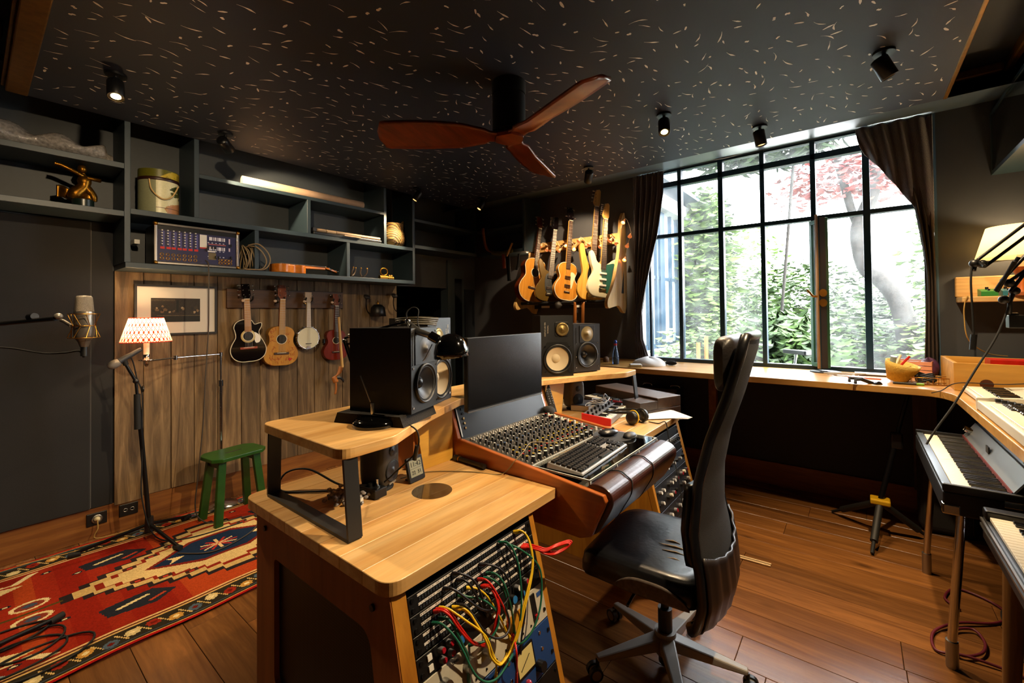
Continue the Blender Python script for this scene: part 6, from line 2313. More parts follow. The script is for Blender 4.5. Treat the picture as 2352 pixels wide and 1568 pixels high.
rack_unit('blank_panel', 'black vent panel at the top of the far rack wing', 'rack unit', XR, 0.002, 0.05, M_BLACK)
rack_unit('mic_preamp', 'silver rack unit with a row of black knobs under the papers', 'rack unit', XR, 0.054, 0.0445, mat('silver_panel', '#8a8a88', 0.35, metal=0.6), u_toggle)
rack_unit('converter', 'black rack unit with a vented face under the silver one', 'rack unit', XR, 0.1, 0.0445, M_BLACK)
rack_unit('dynamics_unit', 'grey blue rack unit with small controls in the far wing', 'rack unit', XR, 0.146, 0.08, mat('slate_panel', '#39424e', 0.4), u_row([(M_BLACK, None), (M_GREYK, M_WHITE)], 9, 0.009))
rack_unit('dual_equalizer', 'dark rack unit crowded with cream and red knobs', 'rack unit', XR, 0.228, 0.133, mat('charcoal_panel', '#1d1f24', 0.4), u_two)
rack_unit('line_amp', 'dark rack unit with red capped end knobs', 'rack unit', XR, 0.363, 0.0885, MATS['charcoal_panel'], u_row([(M_GREYK, M_REDCAP), (M_GREYK, M_WHITE)], 7, 0.012))
rack_unit('vent_panel', 'black mesh rack panel low in the far wing', 'rack unit', XR, 0.453, 0.13, M_MESH)
rack_unit('vent_panel', 'second black mesh rack panel close to the floor in the far wing', 'rack unit', XR, 0.585, 0.14, M_MESH)

# ------------------------------------------------------------------ loudspeakers on the bridge
M_SPK = mat('black_vinyl_cabinet', '#0d0b0b', 0.5, bump=0.1, bscale=400)
M_BAFFLE = mat('slate_baffle', '#191a1d', 0.45)
M_CONEW = mat('white_paper_cone', '#d8c8a8', 0.75)
M_CONEB = mat('black_cone', '#17171b', 0.35)
AX = (0, -1, 0)


def box_speaker(name, label, corner, ang, w, h, d, z, drv, bm=None):
    """corner = front bottom corner on the viewer's left, front towards local -y"""
    t = thing(name, label, 'loudspeaker', (corner[0], corner[1], z), rad(ang), group='studio monitor loudspeakers')
    v = [(0, 0.004, 0), (w, 0.004, 0), (w, d, 0), (0, d, 0), (0, 0.004, h), (w, 0.004, h), (w, d, h), (0, d, h)]
    MB().add(v, [(0, 3, 2, 1), (4, 5, 6, 7), (1, 2, 6, 5), (2, 3, 7, 6), (3, 0, 4, 7)]).build('cabinet', M_SPK, t)
    cx_, cz_, r_ = drv
    zs_ = min(h - 0.004, cz_ + r_ + 0.008)
    ring_plate([(w - 0.001, zs_), (0.001, zs_), (0.001, 0.001), (w - 0.001, 0.001)], circ(cx_, cz_, r_ * 0.86), (cx_, cz_), 'y', 0.0, 0.004).build('baffle', bm or M_BAFFLE, t)
    MB().box(0.001, 0, zs_, w - 0.001, 0.004, h - 0.001).build('upper_baffle', bm or M_BAFFLE, t)
    return t


def ns(label, corner, ang, z, tw_x):
    w, h, d = 0.213, 0.376, 0.19
    t = box_speaker('studio_monitor', label, corner, ang, w, h, d, z, (w / 2, 0.108, 0.092))
    pl_ = [(w - 0.008, 0.155), (w - 0.045, 0.212), (0.045, 0.212), (0.008, 0.155), (0.008, 0.012), (w - 0.008, 0.012)]
    ring_plate(pl_, circ(w / 2, 0.108, 0.08), (w / 2, 0.108), 'y', -0.005, 0.0).build('woofer_plate', M_BLACK, t)
    cone_driver(t, (w / 2, -0.005, 0.108), 0.092, AX, M_CONEW)
    for x, z_ in ((0.028, 0.03), (w - 0.028, 0.03), (0.028, 0.186), (w - 0.028, 0.186)):
        MB().cyl((x, -0.005, z_), (x, -0.009, z_), 0.005, n=10).build('screw', M_CHROME, t)
    MB().prism(round_poly([(tw_x - 0.045, 0.245), (tw_x + 0.045, 0.245), (tw_x + 0.045, 0.335), (tw_x - 0.045, 0.335)], 0.012), 'y', -0.004, 0.0).build('tweeter_plate', M_BLACK, t, bevel=0.0015)
    tw = MB().lathe([(0.040, 0.0), (0.042, 0.006), (0.036, 0.012), (0.03, 0.006), (0.024, 0.01), (0.012, 0.008), (0.008, 0.014), (0.0001, 0.016)], (tw_x, -0.004, 0.29), 28, AX, cap=False).build('tweeter', mat('bronze_grille', '#8a7444', 0.4, metal=0.7), t)
    return t


def lettering(t, rows, x, z, size=0.012, up=True):
    for i, s in enumerate(rows):
        text(s, 'lettering', mat('pale_print', '#b8b0a0', 0.5), t, (x + i * size * 1.5, -0.0012, z), (rad(90), rad(90) if up else 0, 0), size)


sA = box_speaker('studio_monitor', 'black two-way studio monitor behind the anglepoise desk lamp', (0.974, 1.232), 19.7, 0.19, 0.305, 0.262, 1.098, (0.095, 0.098, 0.074))
cone_driver(sA, (0.095, 0, 0.098), 0.074, AX, M_CONEB)
MB().box(0.024, -0.003, 0.17, 0.166, 0, 0.285).build('waveguide_plate', M_BAFFLE, sA, bevel=0.002)
MB().lathe([(0.045, 0.0005), (0.016, 0.001), (0.014, 0.006), (0.0001, 0.011)], (0.095, -0.003, 0.225), 28, AX, cap=False).build('tweeter', M_DGREY, sA)
MB().box(0.008, -0.0015, 0.17, 0.014, 0.0, 0.28).build('port', M_RUBBER, sA)
for x, z_ in ((0.012, 0.02), (0.178, 0.02), (0.012, 0.16), (0.178, 0.16), (0.178, 0.29)):
    MB().cyl((x, 0, z_), (x, -0.003, z_), 0.004, n=8).build('screw', M_CHROME, sA)
fo = MB(Matrix.Translation((0.96, 1.245, ZB)) @ Matrix.Rotation(rad(19.7), 4, 'Z')).prism([(-0.01, 0), (0.285, 0), (0.27, 0.037), (0.005, 0.037)], 'x', -0.03, 0.2)
tag(fo.build('foam_pad', mat('black_foam', '#1a1614', 0.95, bump=0.8, bscale=300)), 'black foam isolation pad under the monitor behind the desk lamp', 'foam pad')
sB = ns('white coned studio monitor beside the monitor with the desk lamp', (1.209, 1.417), 20, ZB, 0.075)
lettering(sB, ['YAMAHA', 'NS-10M STUDIO'], 0.165, 0.30)
sC = ns('tall white coned studio monitor beside the screen on the window side', (2.182, 1.516), -40, ZB, 0.138)
lettering(sC, ['NS-10M STUDIO', 'YAMAHA'], 0.03, 0.29)
sD = box_speaker('studio_monitor', 'shorter black studio monitor with dark cone under the guitar rack', (2.427, 1.427), -22, 0.222, 0.312, 0.25, ZB + 0.006, (0.111, 0.108, 0.085))
cone_driver(sD, (0.111, 0, 0.108), 0.085, AX, M_CONEB)
MB().box(0.05, -0.003, 0.19, 0.175, 0, 0.302).build('waveguide_plate', M_BAFFLE, sD, bevel=0.002)
MB().lathe([(0.05, 0.0005), (0.018, 0.001), (0.015, 0.006), (0.0001, 0.012)], (0.111, -0.003, 0.246), 28, AX, cap=False).build('tweeter', mat('bronze_dome', '#7a6a44', 0.4), sD)
MB().box(0.022, -0.0015, 0.19, 0.03, 0.0, 0.29).build('port', M_RUBBER, sD)
for x, z_ in ((0.02, 0.185), (0.2, 0.185), (0.02, 0.03), (0.2, 0.03), (0.2, 0.11), (0.02, 0.1)):
    MB().cyl((x, 0, z_), (x, -0.003, z_), 0.004, n=8).build('screw', M_CHROME, sD)
for x in (0.02, 0.17):
    MB().box(x, 0.02, -0.0055, x + 0.04, 0.2, 0).build('pad', M_RUBBER, sD)
# cable coils on top of the rear monitor
cc = MB()
for k_ in range(4):
    cc.tube([(1.14 + 0.085 * math.cos(a) + 0.006 * math.sin(3 * a + k_), 1.40 + 0.07 * math.sin(a), 1.41 + 0.008 * k_ + 0.003 * math.sin(2 * a)) for a in np.linspace(0, 2 * math.pi, 26)[:-1]], 0.0045, 6, closed=True)
tag(cc.build('coiled_cable', mat('olive_cable', '#3a3426', 0.5)), 'coil of dark olive cable lying on top of the monitor behind the lamp', 'cable').location.z = 1.4045

# small rounded active monitors under the bridge
def genelec(label, c, ang, z, m):
    t = thing('nearfield_monitor', label, 'loudspeaker', (c[0], c[1], z), rad(ang), group='small rounded nearfield monitors')
    w, d, h = 0.121, 0.115, 0.175

    def f(u, v):
        a = 2 * math.pi * u
        e = 0.45
        cx_ = math.copysign(abs(math.cos(a)) ** e, math.cos(a))
        cy_ = math.copysign(abs(math.sin(a)) ** e, math.sin(a))
        s_ = [0.0, 0.80, 0.93, 0.98, 1.0, 1.0, 0.98, 0.93, 0.80, 0.0]
        zz = [0.0, 0.0, 0.012, 0.03, 0.06, 0.12, 0.15, 0.165, 0.175, 0.175]
        i = v * 9
        i0 = min(8, int(i))
        s1 = s_[i0] + (s_[i0 + 1] - s_[i0]) * (i - i0)
        z1 = zz[i0] + (zz[i0 + 1] - zz[i0]) * (i - i0)
        return (cx_ * w / 2 * s1, cy_ * d / 2 * s1, 0.018 + z1)
    MB().grid(f, 40, 18, closed_u=True).build('enclosure', m, t)
    MB().lathe([(0.036, 0.001), (0.033, 0.002), (0.016, 0.0008), (0.012, 0.003), (0.0001, 0.006)], (0, -d / 2 - 0.001, 0.072), 26, AX, cap=False).build('woofer', M_CONEB, t)
    MB().tube([(0.038 * math.cos(a), -d / 2 + 0.0005, 0.072 + 0.038 * math.sin(a)) for a in np.linspace(0, 2 * math.pi, 30)[:-1]], 0.003, 6, closed=True).build('surround', M_RUBBER, t)
    MB().lathe([(0.019, 0.0005), (0.017, 0.003), (0.009, 0.001), (0.007, 0.004), (0.0001, 0.006)], (0, -d / 2 - 0.001, 0.146), 22, AX, cap=False).build('tweeter', M_DGREY, t)
    MB().lathe([(0.05, 0), (0.052, 0.006), (0.03, 0.014), (0.012, 0.019)], (0, 0, 0), 24).build('stand', M_RUBBER, t)
    text('GENELEC', 'lettering', mat('pale_print', '#b8b0a0', 0.5), t, (0, -d / 2 - 0.001, 0.027), (rad(90), 0, 0), 0.0105)
    return t


M_GEN = mat('anthracite_casting', '#2a2724', 0.45)
genelec('small rounded dark monitor tucked under the bridge beside the desk clock', (0.985, 1.44), 20, ZD, M_GEN)
genelec('small rounded grey monitor on the desk beside the synthesizer', tuple(atz(1318, 938, ZD))[:2], -28, ZD, mat('bronze_grey_casting', '#5a5142', 0.45))

# desk clock
p1, p2 = Vector((1.063, 1.388, ZD)), Vector((1.153, 1.387, ZD))
ck = thing('desk_clock', 'black digital desk clock reading 11 42 under the bridge', 'clock', (1.072, 1.365, ZD), rad(6))
Rt = Matrix.Rotation(rad(-14), 4, 'X')
MB(Rt).prism(round_poly([(0, 0.003), (0.084, 0.003), (0.084, 0.098), (0, 0.098)], 0.008), 'y', 0.0, 0.012).build('case', M_BLACK, ck, bevel=0.002)
MB(Rt).box(0.01, -0.0008, 0.022, 0.074, 0.0, 0.086).build('display', mat('lcd_green', '#8a8c7a', 0.3), ck)
for s, x, z, sz in (('11:42', 0.042, 0.068, 0.026), ('22  51', 0.042, 0.037, 0.02)):
    tt = text(s, 'digits', M_BLACK, ck, Rt @ Vector((x, -0.0012, z)), (rad(90 - 14), 0, 0), sz)
MB(Rt).box(0.01, -0.0009, 0.0525, 0.074, -0.0004, 0.0535).build('divider', M_BLACK, ck)
MB().box(0.02, 0.012, 0.0, 0.064, 0.05, 0.006).build('foot', M_BLACK, ck)
# switch box, bubble wrap scrap, small white box
sb_ = thing('switch_box', 'black control box with a chrome toggle in front of the small dark monitor', 'control box', (0.905, 1.352, ZD), rad(6))
MB().box(0, 0, 0, 0.055, 0.1, 0.034).build('box', M_BLACK, sb_, bevel=0.003)
MB().cyl((0.035, 0.03, 0.034), (0.035, 0.03, 0.06), 0.005).build('toggle', M_CHROME, sb_)
MB().cyl((0.035, 0.03, 0.034), (0.035, 0.03, 0.038), 0.01).build('nut', M_CHROME, sb_)
MB().cyl((0.02, 0.05, 0.034), (0.02, 0.05, 0.045), 0.008).build('knob', M_BLACK, sb_)
bwp = MB()
pb = atz(800, 1150, ZD)
for _ in range(90):
    q_ = Vector((pb.x + random.gauss(0, 0.028), pb.y + random.gauss(0.01, 0.04), ZD + 0.008 + random.uniform(0, 0.022)))
    bwp.sph(q_, (0.009, 0.009, 0.006), 8, 5)
tag(bwp.build('bubble_wrap_scrap', M_BUBBLE), 'crumpled scrap of bubble wrap on the desk by the steel leg', 'bubble wrap', kind='stuff')
ib = thing('interface_box', 'small ivory box with a black socket lying on bubble wrap', 'adapter', tuple(atz(826, 1168, ZD)), rad(35))
MB().box(0, 0, 0.0005, 0.035, 0.03, 0.026).build('box', mat('ivory_box', '#c8bfa8', 0.5), ib, bevel=0.002)
MB().cyl((0.012, -0.0005, 0.013), (0.012, -0.003, 0.013), 0.006, n=12).build('socket', M_BLACK, ib)
# torch and thin lead near the console
tcz = thing('torch', 'slim black torch lying against the console cheek', 'torch', (1.34, 1.30, ZD + 0.013), world=True)
a_, b_ = atz(1045, 1050, ZD + 0.013), atz(1113, 1072, ZD + 0.013)
d_ = b_ - a_
MB().lathe([(0.0125, 0), (0.013, 0.02), (0.010, 0.028), (0.010, d_.length - 0.03), (0.012, d_.length - 0.025), (0.012, d_.length)], a_, 16, d_).build('barrel', M_BLACK, tcz)
MB().lathe([(0.0132, 0.03), (0.0132, 0.034)], a_, 16, d_).build('ring', M_BRASS, tcz)
ld = [atz(920, 1098, ZD + 0.003), atz(985, 1083, ZD + 0.003), atz(1080, 1083, ZD + 0.003), (1.36, 1.15, ZD + 0.004), (1.392, 1.10, ZD + 0.06), (1.45, 1.10, 0.872), (1.55, 1.13, 0.882), (1.62, 1.07, 0.875), (1.72, 1.06, 0.874), (1.78, 1.03, 0.869)]
tag(MB().tube(smooth_path(ld, 8), 0.002, 6).build('thin_lead', mat('khaki_lead', '#7a6a48', 0.5)), 'thin khaki lead trailing from the desk over the console knobs', 'cable')
# power leads behind
tag(MB().tube(smooth_path([(0.93, 1.46, ZD + 0.01), (0.88, 1.55, ZD + 0.02), (0.82, 1.66, ZD + 0.07), (0.76, 1.72, ZD + 0.06), (0.73, 1.70, ZD + 0.01), (0.8, 1.6, ZD + 0.006), (0.9, 1.5, ZD + 0.006)], 8), 0.004, 6).build('power_lead', M_RUBBER), 'black power lead arching behind the steel bridge leg', 'cable')

# ------------------------------------------------------------------ anglepoise lamp on the bridge
lp = thing('anglepoise_lamp', 'glossy black spring arm desk lamp with a dome shade', 'lamp', (0.905, 1.345, ZB), world=True)
M_GB = mat('gloss_black_enamel', '#060606', 0.08, coat=0.5)
bc_ = Vector((0.905, 1.345, ZB))
MB().lathe([(0.0785, 0.0), (0.0805, 0.006), (0.0785, 0.018), (0.066, 0.027), (0.03, 0.031), (0.0001, 0.031)], bc_, 44).build('base', M_GB, lp)
MB().cyl(bc_ + Vector((-0.005, 0.01, 0.03)), bc_ + Vector((-0.005, 0.01, 0.078)), 0.0075).build('post', M_CHROME, lp)


def aw(a, b, w=1.585):
    return EYE + ray(a, b) * w


j0, j1, j2, j3 = aw(846, 945, 1.60), aw(792, 783, 1.66), aw(936, 737, 1.60), aw(962, 762, 1.56)
lo = MB()
for o in (-0.008, 0.008):
    lo.cyl(j0 + Vector((o, o, 0)), j1 + Vector((o, o, 0)), 0.0052, n=8)
lo.build('lower_arm', M_GB, lp)
up_ = MB()
up_.cyl(j1 + Vector((0, 0, 0.012)), j2, 0.0045, n=8)
up_.cyl(j1 + Vector((0.012, 0.0, -0.012)), j3 + Vector((-0.03, 0, -0.0)), 0.0045, n=8)
up_.build('upper_arm', M_GB, lp)
MB().cyl(aw(830, 862, 1.60), aw(853, 922, 1.585), 0.0065, n=10).build('spring', M_STEEL, lp)
MB().cyl(aw(801, 770, 1.65), aw(858, 768, 1.62), 0.0065, n=10).build('spring', M_STEEL, lp)
for j in (j0, j1, j2, aw(945, 750, 1.58), aw(856, 936, 1.59)):
    MB().sph(j, 0.011, 10, 7).build('joint', M_CHROME, lp)
MB().tube([aw(941, 745, 1.59), j3, aw(992, 772, 1.55)], [0.011, 0.013, 0.011], 10).build('neck', M_STEEL, lp)
MB().cyl(aw(988, 770, 1.55), aw(1006, 780, 1.545), 0.017, n=14).build('socket', M_GB, lp)
sc_ = aw(1037, 812, 1.53)
ax2 = (sc_ - aw(1030, 760, 1.53)).normalized()
ax2 = Vector((0.10, -0.05, -1.0)).normalized()
MB().lathe([(0.0001, -0.072), (0.022, -0.069), (0.04, -0.058), (0.054, -0.038), (0.061, -0.012), (0.063, 0.010), (0.0615, 0.010), (0.059, -0.012), (0.052, -0.036), (0.038, -0.055), (0.0001, -0.069)], sc_, 36, ax2).build('shade', M_GB, lp)
MB().sph(sc_ - ax2 * 0.015, 0.022, 12, 8).build('bulb', mat('frosted_bulb', '#d8d4c8', 0.5), lp)
MB().tube([aw(993, 790, 1.55), aw(975, 825, 1.55), aw(971, 829, 1.55)], 0.002, 6).build('switch_rod', M_STEEL, lp)
MB().tube(smooth_path([j2, aw(934, 718, 1.60), aw(948, 706, 1.60), aw(961, 712, 1.59), aw(959, 738, 1.58), aw(965, 758, 1.57)], 6), 0.0022, 6).build('flex', M_RUBBER, lp)
MB().tube(smooth_path([bc_ + Vector((0.03, -0.0, 0.03)), aw(905, 955, 1.56), aw(924, 968, 1.53), (0.985, 1.215, ZB - 0.02), (0.985, 1.22, ZB - 0.09), (0.96, 1.3, ZD + 0.1), (0.95, 1.36, ZD + 0.05)], 7), 0.003, 6).build('mains_flex', M_RUBBER, lp)
MB().cyl((0.985, 1.216, ZB - 0.07), (0.98, 1.225, ZB - 0.12), 0.008).build('flex_switch', M_BLACK, lp)

# ------------------------------------------------------------------ screen
sc2 = thing('computer_screen', 'large switched off computer screen with a thin silver lower edge', 'screen', (1.556, 1.27, 1.03), world=True)
ML = [atY(1067, 933.6, 1.272), atY(1247, 886, 1.252), atY(1245, 749, 1.252), atY(1063.7, 765, 1.272)]
xa, xb = 1.287, 1.825
MB().box(xa, 1.262, 1.042, xb, 1.285, 1.352).build('housing', M_BLACK, sc2, bevel=0.003)
MB().box(xa + 0.003, 1.2605, 1.052, xb - 0.003, 1.262, 1.349).build('panel', mat('dark_screen', '#050507', 0.25, spec=0.5), sc2)
MB().box(xa, 1.259, 1.040, xb, 1.263, 1.0455).build('lower_edge', M_STEEL, sc2)
MB().box(1.50, 1.285, 1.12, 1.61, 1.33, 1.26).build('mount_block', M_BLACK, sc2)
MB().tube([(1.556, 1.33, 1.19), (1.556, 1.45, 1.19), (1.556, 1.47, ZB)], 0.016, 10).build('mount_arm', M_BLACKM, sc2)
# ================================================================== mixing console between the wings
co = thing('mixing_console', 'wooden cheeked analogue mixing console crowded with knobs under the screen', 'mixing console', (1.755, 1.1, 0.62), world=True)
CX0, CX1 = 1.388, 2.127
M_CHEEK = wood('cherry_cheek', '#8a4014', '#b8682c', axis=1, scale=0.7, rough=0.32, var=0.03, coat=0.2)
prof = [(0.705, 0.806), (0.695, 0.785), (0.755, 0.648), (0.80, 0.63), (1.53, 0.63), (1.53, 1.035), (1.485, 1.045), (1.428, 0.884)]
for xa in (CX0, CX1 - 0.024):
    MB().prism(prof, 'x', xa, xa + 0.024).build('cheek', M_CHEEK, co, bevel=0.004)
MB().prism([(0.78, 0.65), (1.52, 0.65), (1.52, 1.0), (1.47, 1.02), (1.42, 0.865), (0.79, 0.79)], 'x', CX0 + 0.025, CX1 - 0.025).build('chassis', M_BLACKM, co)
M_ALUM = mat('pale_aluminium_trim', '#b0aaa0', 0.35, metal=0.8)
sz = lambda y: 0.822 + 0.111 * (y - 0.99)
M_PANEL = mat('grey_console_panel', '#3a3834', 0.4, noise=0.1, nscale=40)
xl, xr = CX0 + 0.026, CX1 - 0.026
MB().add([(xl, 0.79, sz(0.79)), (xr, 0.79, sz(0.79)), (xr, 1.425, sz(1.425)), (xl, 1.425, sz(1.425)), (xl, 0.79, 0.76), (xr, 0.79, 0.76), (xr, 1.425, 0.76), (xl, 1.425, 0.76)],
         [(0, 1, 2, 3), (7, 6, 5, 4), (0, 4, 5, 1), (2, 6, 7, 3), (1, 5, 6, 2), (3, 7, 4, 0)]).build('control_panel', M_PANEL, co)
tr_ = MB()
for x in (xl + 0.003, xr - 0.003):
    tr_.beam((x, 0.79, sz(0.79) + 0.002), (x, 1.425, sz(1.425) + 0.002), 0.007, 0.008)
tr_.beam((xl, 1.422, sz(1.422) + 0.002), (xr, 1.422, sz(1.422) + 0.002), 0.008, 0.008)
tr_.beam((xl + 0.003, 1.428, 0.885), (xl + 0.003, 1.483, 1.045), 0.007, 0.008)
tr_.beam((xr - 0.003, 1.428, 0.885), (xr - 0.003, 1.483, 1.045), 0.007, 0.008)
tr_.build('metal_trim', M_ALUM, co)
# upright meter panel
um = Matrix(((1, 0, 0, xl), (0, 0.945, 0.325, 1.43), (0, -0.325, 0.945, 0.874), (0, 0, 0, 1)))
UW = xr - xl
MB(um).box(0, 0, 0, UW, 0.01, 0.17).build('meter_bridge', mat('dark_meter_panel', '#222326', 0.4), co)
mp = MB(um)
for k_ in range(8):
    mp.box(0.008 + k_ * (UW - 0.016) / 8, -0.0015, 0.004, 0.006 + (k_ + 1) * (UW - 0.016) / 8, 0, 0.155)
mp.build('blank_modules', mat('module_grey', '#3d3b38', 0.45), co, bevel=0.0008, seg=1)
MB(um).box(0.215, -0.003, 0.004, 0.25, -0.0016, 0.155).build('steel_module', mat('module_steel', '#5c5e60', 0.35, metal=0.5), co)
MB(um).box(0.262, -0.003, 0.075, 0.62, -0.0016, 0.158).build('meter_plate', M_BLACKM, co)
for k_, c_ in enumerate(('#c86828', '#d89070', '#d8a880')):
    MB(um).box(0.345 + 0.075 * k_, -0.005, 0.113, 0.408 + 0.075 * k_, -0.003, 0.148).build('level_meter', mat('lit_meter_%d' % k_, c_, 0.4, emit=c_, estr=0.35), co)
    MB(um).box(0.372 + 0.075 * k_, -0.004, 0.072, 0.39 + 0.075 * k_, -0.003, 0.083).build('label_tag', M_WHITE, co)
for k_ in range(5):
    MB(um).cyl((0.035, 0, 0.045 + 0.022 * k_), (0.035, -0.012, 0.045 + 0.022 * k_), 0.006, n=10).build('knob', M_CHROME if k_ < 4 else M_BLACK, co)
vn = MB(um)
for c_ in range(2):
    for r_ in range(18):
        vn.box(0.095 + 0.028 * c_, -0.0028, 0.02 + 0.006 * r_, 0.116 + 0.028 * c_, -0.0016, 0.0225 + 0.006 * r_)
vn.build('vent_slots', M_RUBBER, co)
for k_, c_ in enumerate(('#b01818', '#20904a', '#c8a020', '#d8d4c8')):
    MB(um).box(UW - 0.04, -0.006, 0.022 + 0.012 * k_, UW - 0.028, -0.0016, 0.031 + 0.012 * k_).build('button', mat('console_button_%d' % k_, c_, 0.4), co)
# knobs: small stems with coloured caps, one column per channel
kmesh = {}


def cknob(nm, x, y, r, h, m, cap):
    z = sz(y) + 0.0005
    key = (r, h, m.name, cap.name if cap else '')
    if key not in kmesh:
        me = MB().cyl((0, 0, 0), (0, 0, h), r, r * 0.88, n=10).mesh('knob')
        me.materials.append(m)
        cm_ = None
        if cap:
            cm_ = MB().cyl((0, 0, h), (0, 0, h + 0.0012), r * 0.8, n=10).mesh('cap')
            cm_.materials.append(cap)
        kmesh[key] = (me, cm_)
    me, cm_ = kmesh[key]
    off = ORIGIN[co.name]
    o = bpy.data.objects.new(nm, me)
    COL.objects.link(o)
    o.parent = co
    o.location = (x - off[0], y - off[1], z - off[2])
    if cm_:
        c2 = bpy.data.objects.new('cap', cm_)
        COL.objects.link(c2)
        c2.parent = o


CAPW = mat('cap_white', '#d8d4cc', 0.4)
CAPY = mat('cap_yellow', '#c8a818', 0.4)
CAPR = mat('cap_red', '#b81c18', 0.4)
CAPB = mat('cap_blue', '#284878', 0.4)
CAPK = mat('cap_grey', '#55565a', 0.4)
nch = 12
pitch_ = (xr - xl - 0.14) / nch
for c_ in range(nch):
    x = xl + 0.028 + pitch_ * (c_ + 0.5)
    for r_ in range(12):
        y = 1.355 - 0.0265 * r_
        cap = [CAPW, CAPW, CAPK, CAPW, CAPB, CAPK, CAPK, CAPY, CAPY, CAPR, CAPY, CAPW][r_]
        cknob('channel_knob', x + (0.004 if r_ % 2 else -0.004), y, 0.0062 if r_ < 11 else 0.0095, 0.019 if r_ < 11 else 0.024, M_BLACK, cap)
btn = MB()
for c_ in range(nch):
    x = xl + 0.028 + pitch_ * (c_ + 0.5)
    for r_ in range(15):
        y = 1.40 - 0.0265 * r_
        for dx in (-0.014, 0.016):
            btn.cyl((x + dx, y, sz(y)), (x + dx, y, sz(y) + 0.007), 0.004, 0.0033, n=7)
    for r_ in range(2):
        for dx in (-0.012, 0.006):
            y = 1.405 - 0.016 * r_
            btn.sph((x + dx, y, sz(y) + 0.004), 0.006, 7, 5)
b_ = btn.build('small_buttons', mat('grey_buttons', '#a09a90', 0.4), co)
b_['kind'] = 'stuff'
# master section
for r_ in range(9):
    for c_ in range(3):
        y = 1.385 - 0.043 * r_
        x = xr - 0.085 + 0.024 * c_
        if (r_ + c_) % 3 == 2 and r_ > 5:
            continue
        cknob('master_knob', x, y, 0.007, 0.016, M_BLACK if c_ < 2 else M_WHITE, [CAPW, CAPR, CAPK][(r_ + c_) % 3])
for k_ in range(6):
    y = 1.38 - 0.033 * k_
    MB().box(xr - 0.034, y - 0.012, sz(y), xr - 0.014, y + 0.012, sz(y) + 0.006).build('ivory_button', M_IVORY if k_ < 4 else mat('amber_button', '#d09018', 0.4), co, bevel=0.001)

# padded leather bolster along the front
M_LEATH = mat('worn_brown_leather', '#3a1c14', 0.28, noise=0.45, nscale=14, bump=0.12, bscale=60)
bo = thing('armrest_bolster', 'worn brown leather bolster strapped along the front of the console', 'armrest', (1.755, 0.73, 0.64), world=True)
bp_ = [(0.795, 0.80), (0.765, 0.826), (0.725, 0.828), (0.695, 0.815), (0.680, 0.79), (0.686, 0.755), (0.715, 0.70), (0.752, 0.648), (0.79, 0.648)]
bpts = [(p.x, p.y) for p in smooth_path([(a, b, 0) for a, b in bp_], 4)]
MB().prism(bpts, 'x', CX0 + 0.026, CX1 - 0.026).build('cushion', M_LEATH, bo, bevel=0.004)
for x in (1.58, 1.80):
    MB().tube([(x + 0.004 * math.sin(i), a, b) for i, (a, b) in enumerate([((p[0] - 0.74) * 1.02 + 0.74, (p[1] - 0.74) * 1.02 + 0.742) for p in bpts])], 0.0025, 6).build('cord', M_RUBBER, bo)
for p in bo.children:
    pass

# clear acrylic tray over the faders with keyboard and mouse
M_ACRYL = glassmat('clear_acrylic', (0.95, 0.97, 0.97, 1), gloss=0.2)
ZT = 0.836
ty = thing('acrylic_tray', 'clear acrylic keyboard tray standing over the console faders', 'tray', (1.74, 0.9, 0.79), world=True)
tx0, tx1, ty0, ty1 = 1.418, 2.098, 0.772, 1.035
MB().box(tx0, ty0, ZT - 0.004, tx1, ty1, ZT).build('top_sheet', M_ACRYL, ty)
M_ACEDGE = mat('acrylic_edge', '#d4dada', 0.15, spec=0.6, alpha=0.75)
for a in ((tx0, ty0, tx1, ty0 + 0.005), (tx0, ty0, tx0 + 0.005, ty1), (tx1 - 0.005, ty0, tx1, ty1), (tx0, ty1 - 0.005, tx1, ty1)):
    MB().box(a[0], a[1], ZT - 0.005, a[2], a[3], ZT + 0.001).build('polished_edge', M_ACEDGE, ty)
MB().box(tx0, ty0, 0.803, tx1, ty0 + 0.005, ZT - 0.005).build('front_wall', M_ACRYL, ty)
for x in (tx0, tx0 + 0.225, tx0 + 0.45, tx1 - 0.006):
    MB().box(x, ty0 - 0.002, 0.803, x + 0.006, ty0 + 0.004, ZT - 0.005).build('rib', M_ACEDGE, ty)
for y in (ty0, ty1 - 0.006):
    for x in (tx0, tx1 - 0.006):
        MB().box(x, y, sz(y) + 0.0005, x + 0.006, y + 0.006, ZT - 0.005).build('post', M_ACEDGE, ty)
kbm = thing('computer_keyboard', 'black keyed computer keyboard with clear edged silver case on the acrylic tray', 'keyboard', (1.435, 0.812, ZT + 0.0005), rad(2.5))
KW, KD = 0.455, 0.158
MB().add([(0, 0, 0.001), (KW, 0, 0.001), (KW, KD, 0.001), (0, KD, 0.001), (0.004, 0.003, 0.010), (KW - 0.004, 0.003, 0.010), (KW - 0.004, KD - 0.003, 0.024), (0.004, KD - 0.003, 0.024)],
         [(3, 2, 1, 0), (4, 5, 6, 7), (0, 1, 5, 4), (1, 2, 6, 5), (2, 3, 7, 6), (3, 0, 4, 7)]).build('case', mat('silver_keyboard_case', '#9a9a9c', 0.3, metal=0.3), kbm, bevel=0.003)
km = MB().add([(-0.0075, -0.0075, 0), (0.0075, -0.0075, 0), (0.0075, 0.0075, 0), (-0.0075, 0.0075, 0), (-0.0062, -0.006, 0.008), (0.0062, -0.006, 0.008), (0.0062, 0.0066, 0.008), (-0.0062, 0.0066, 0.008)],
              [(3, 2, 1, 0), (4, 5, 6, 7), (0, 1, 5, 4), (1, 2, 6, 5), (2, 3, 7, 6), (3, 0, 4, 7)]).mesh('key')
km.materials.append(mat('black_keycap', '#0d0d0f', 0.35))
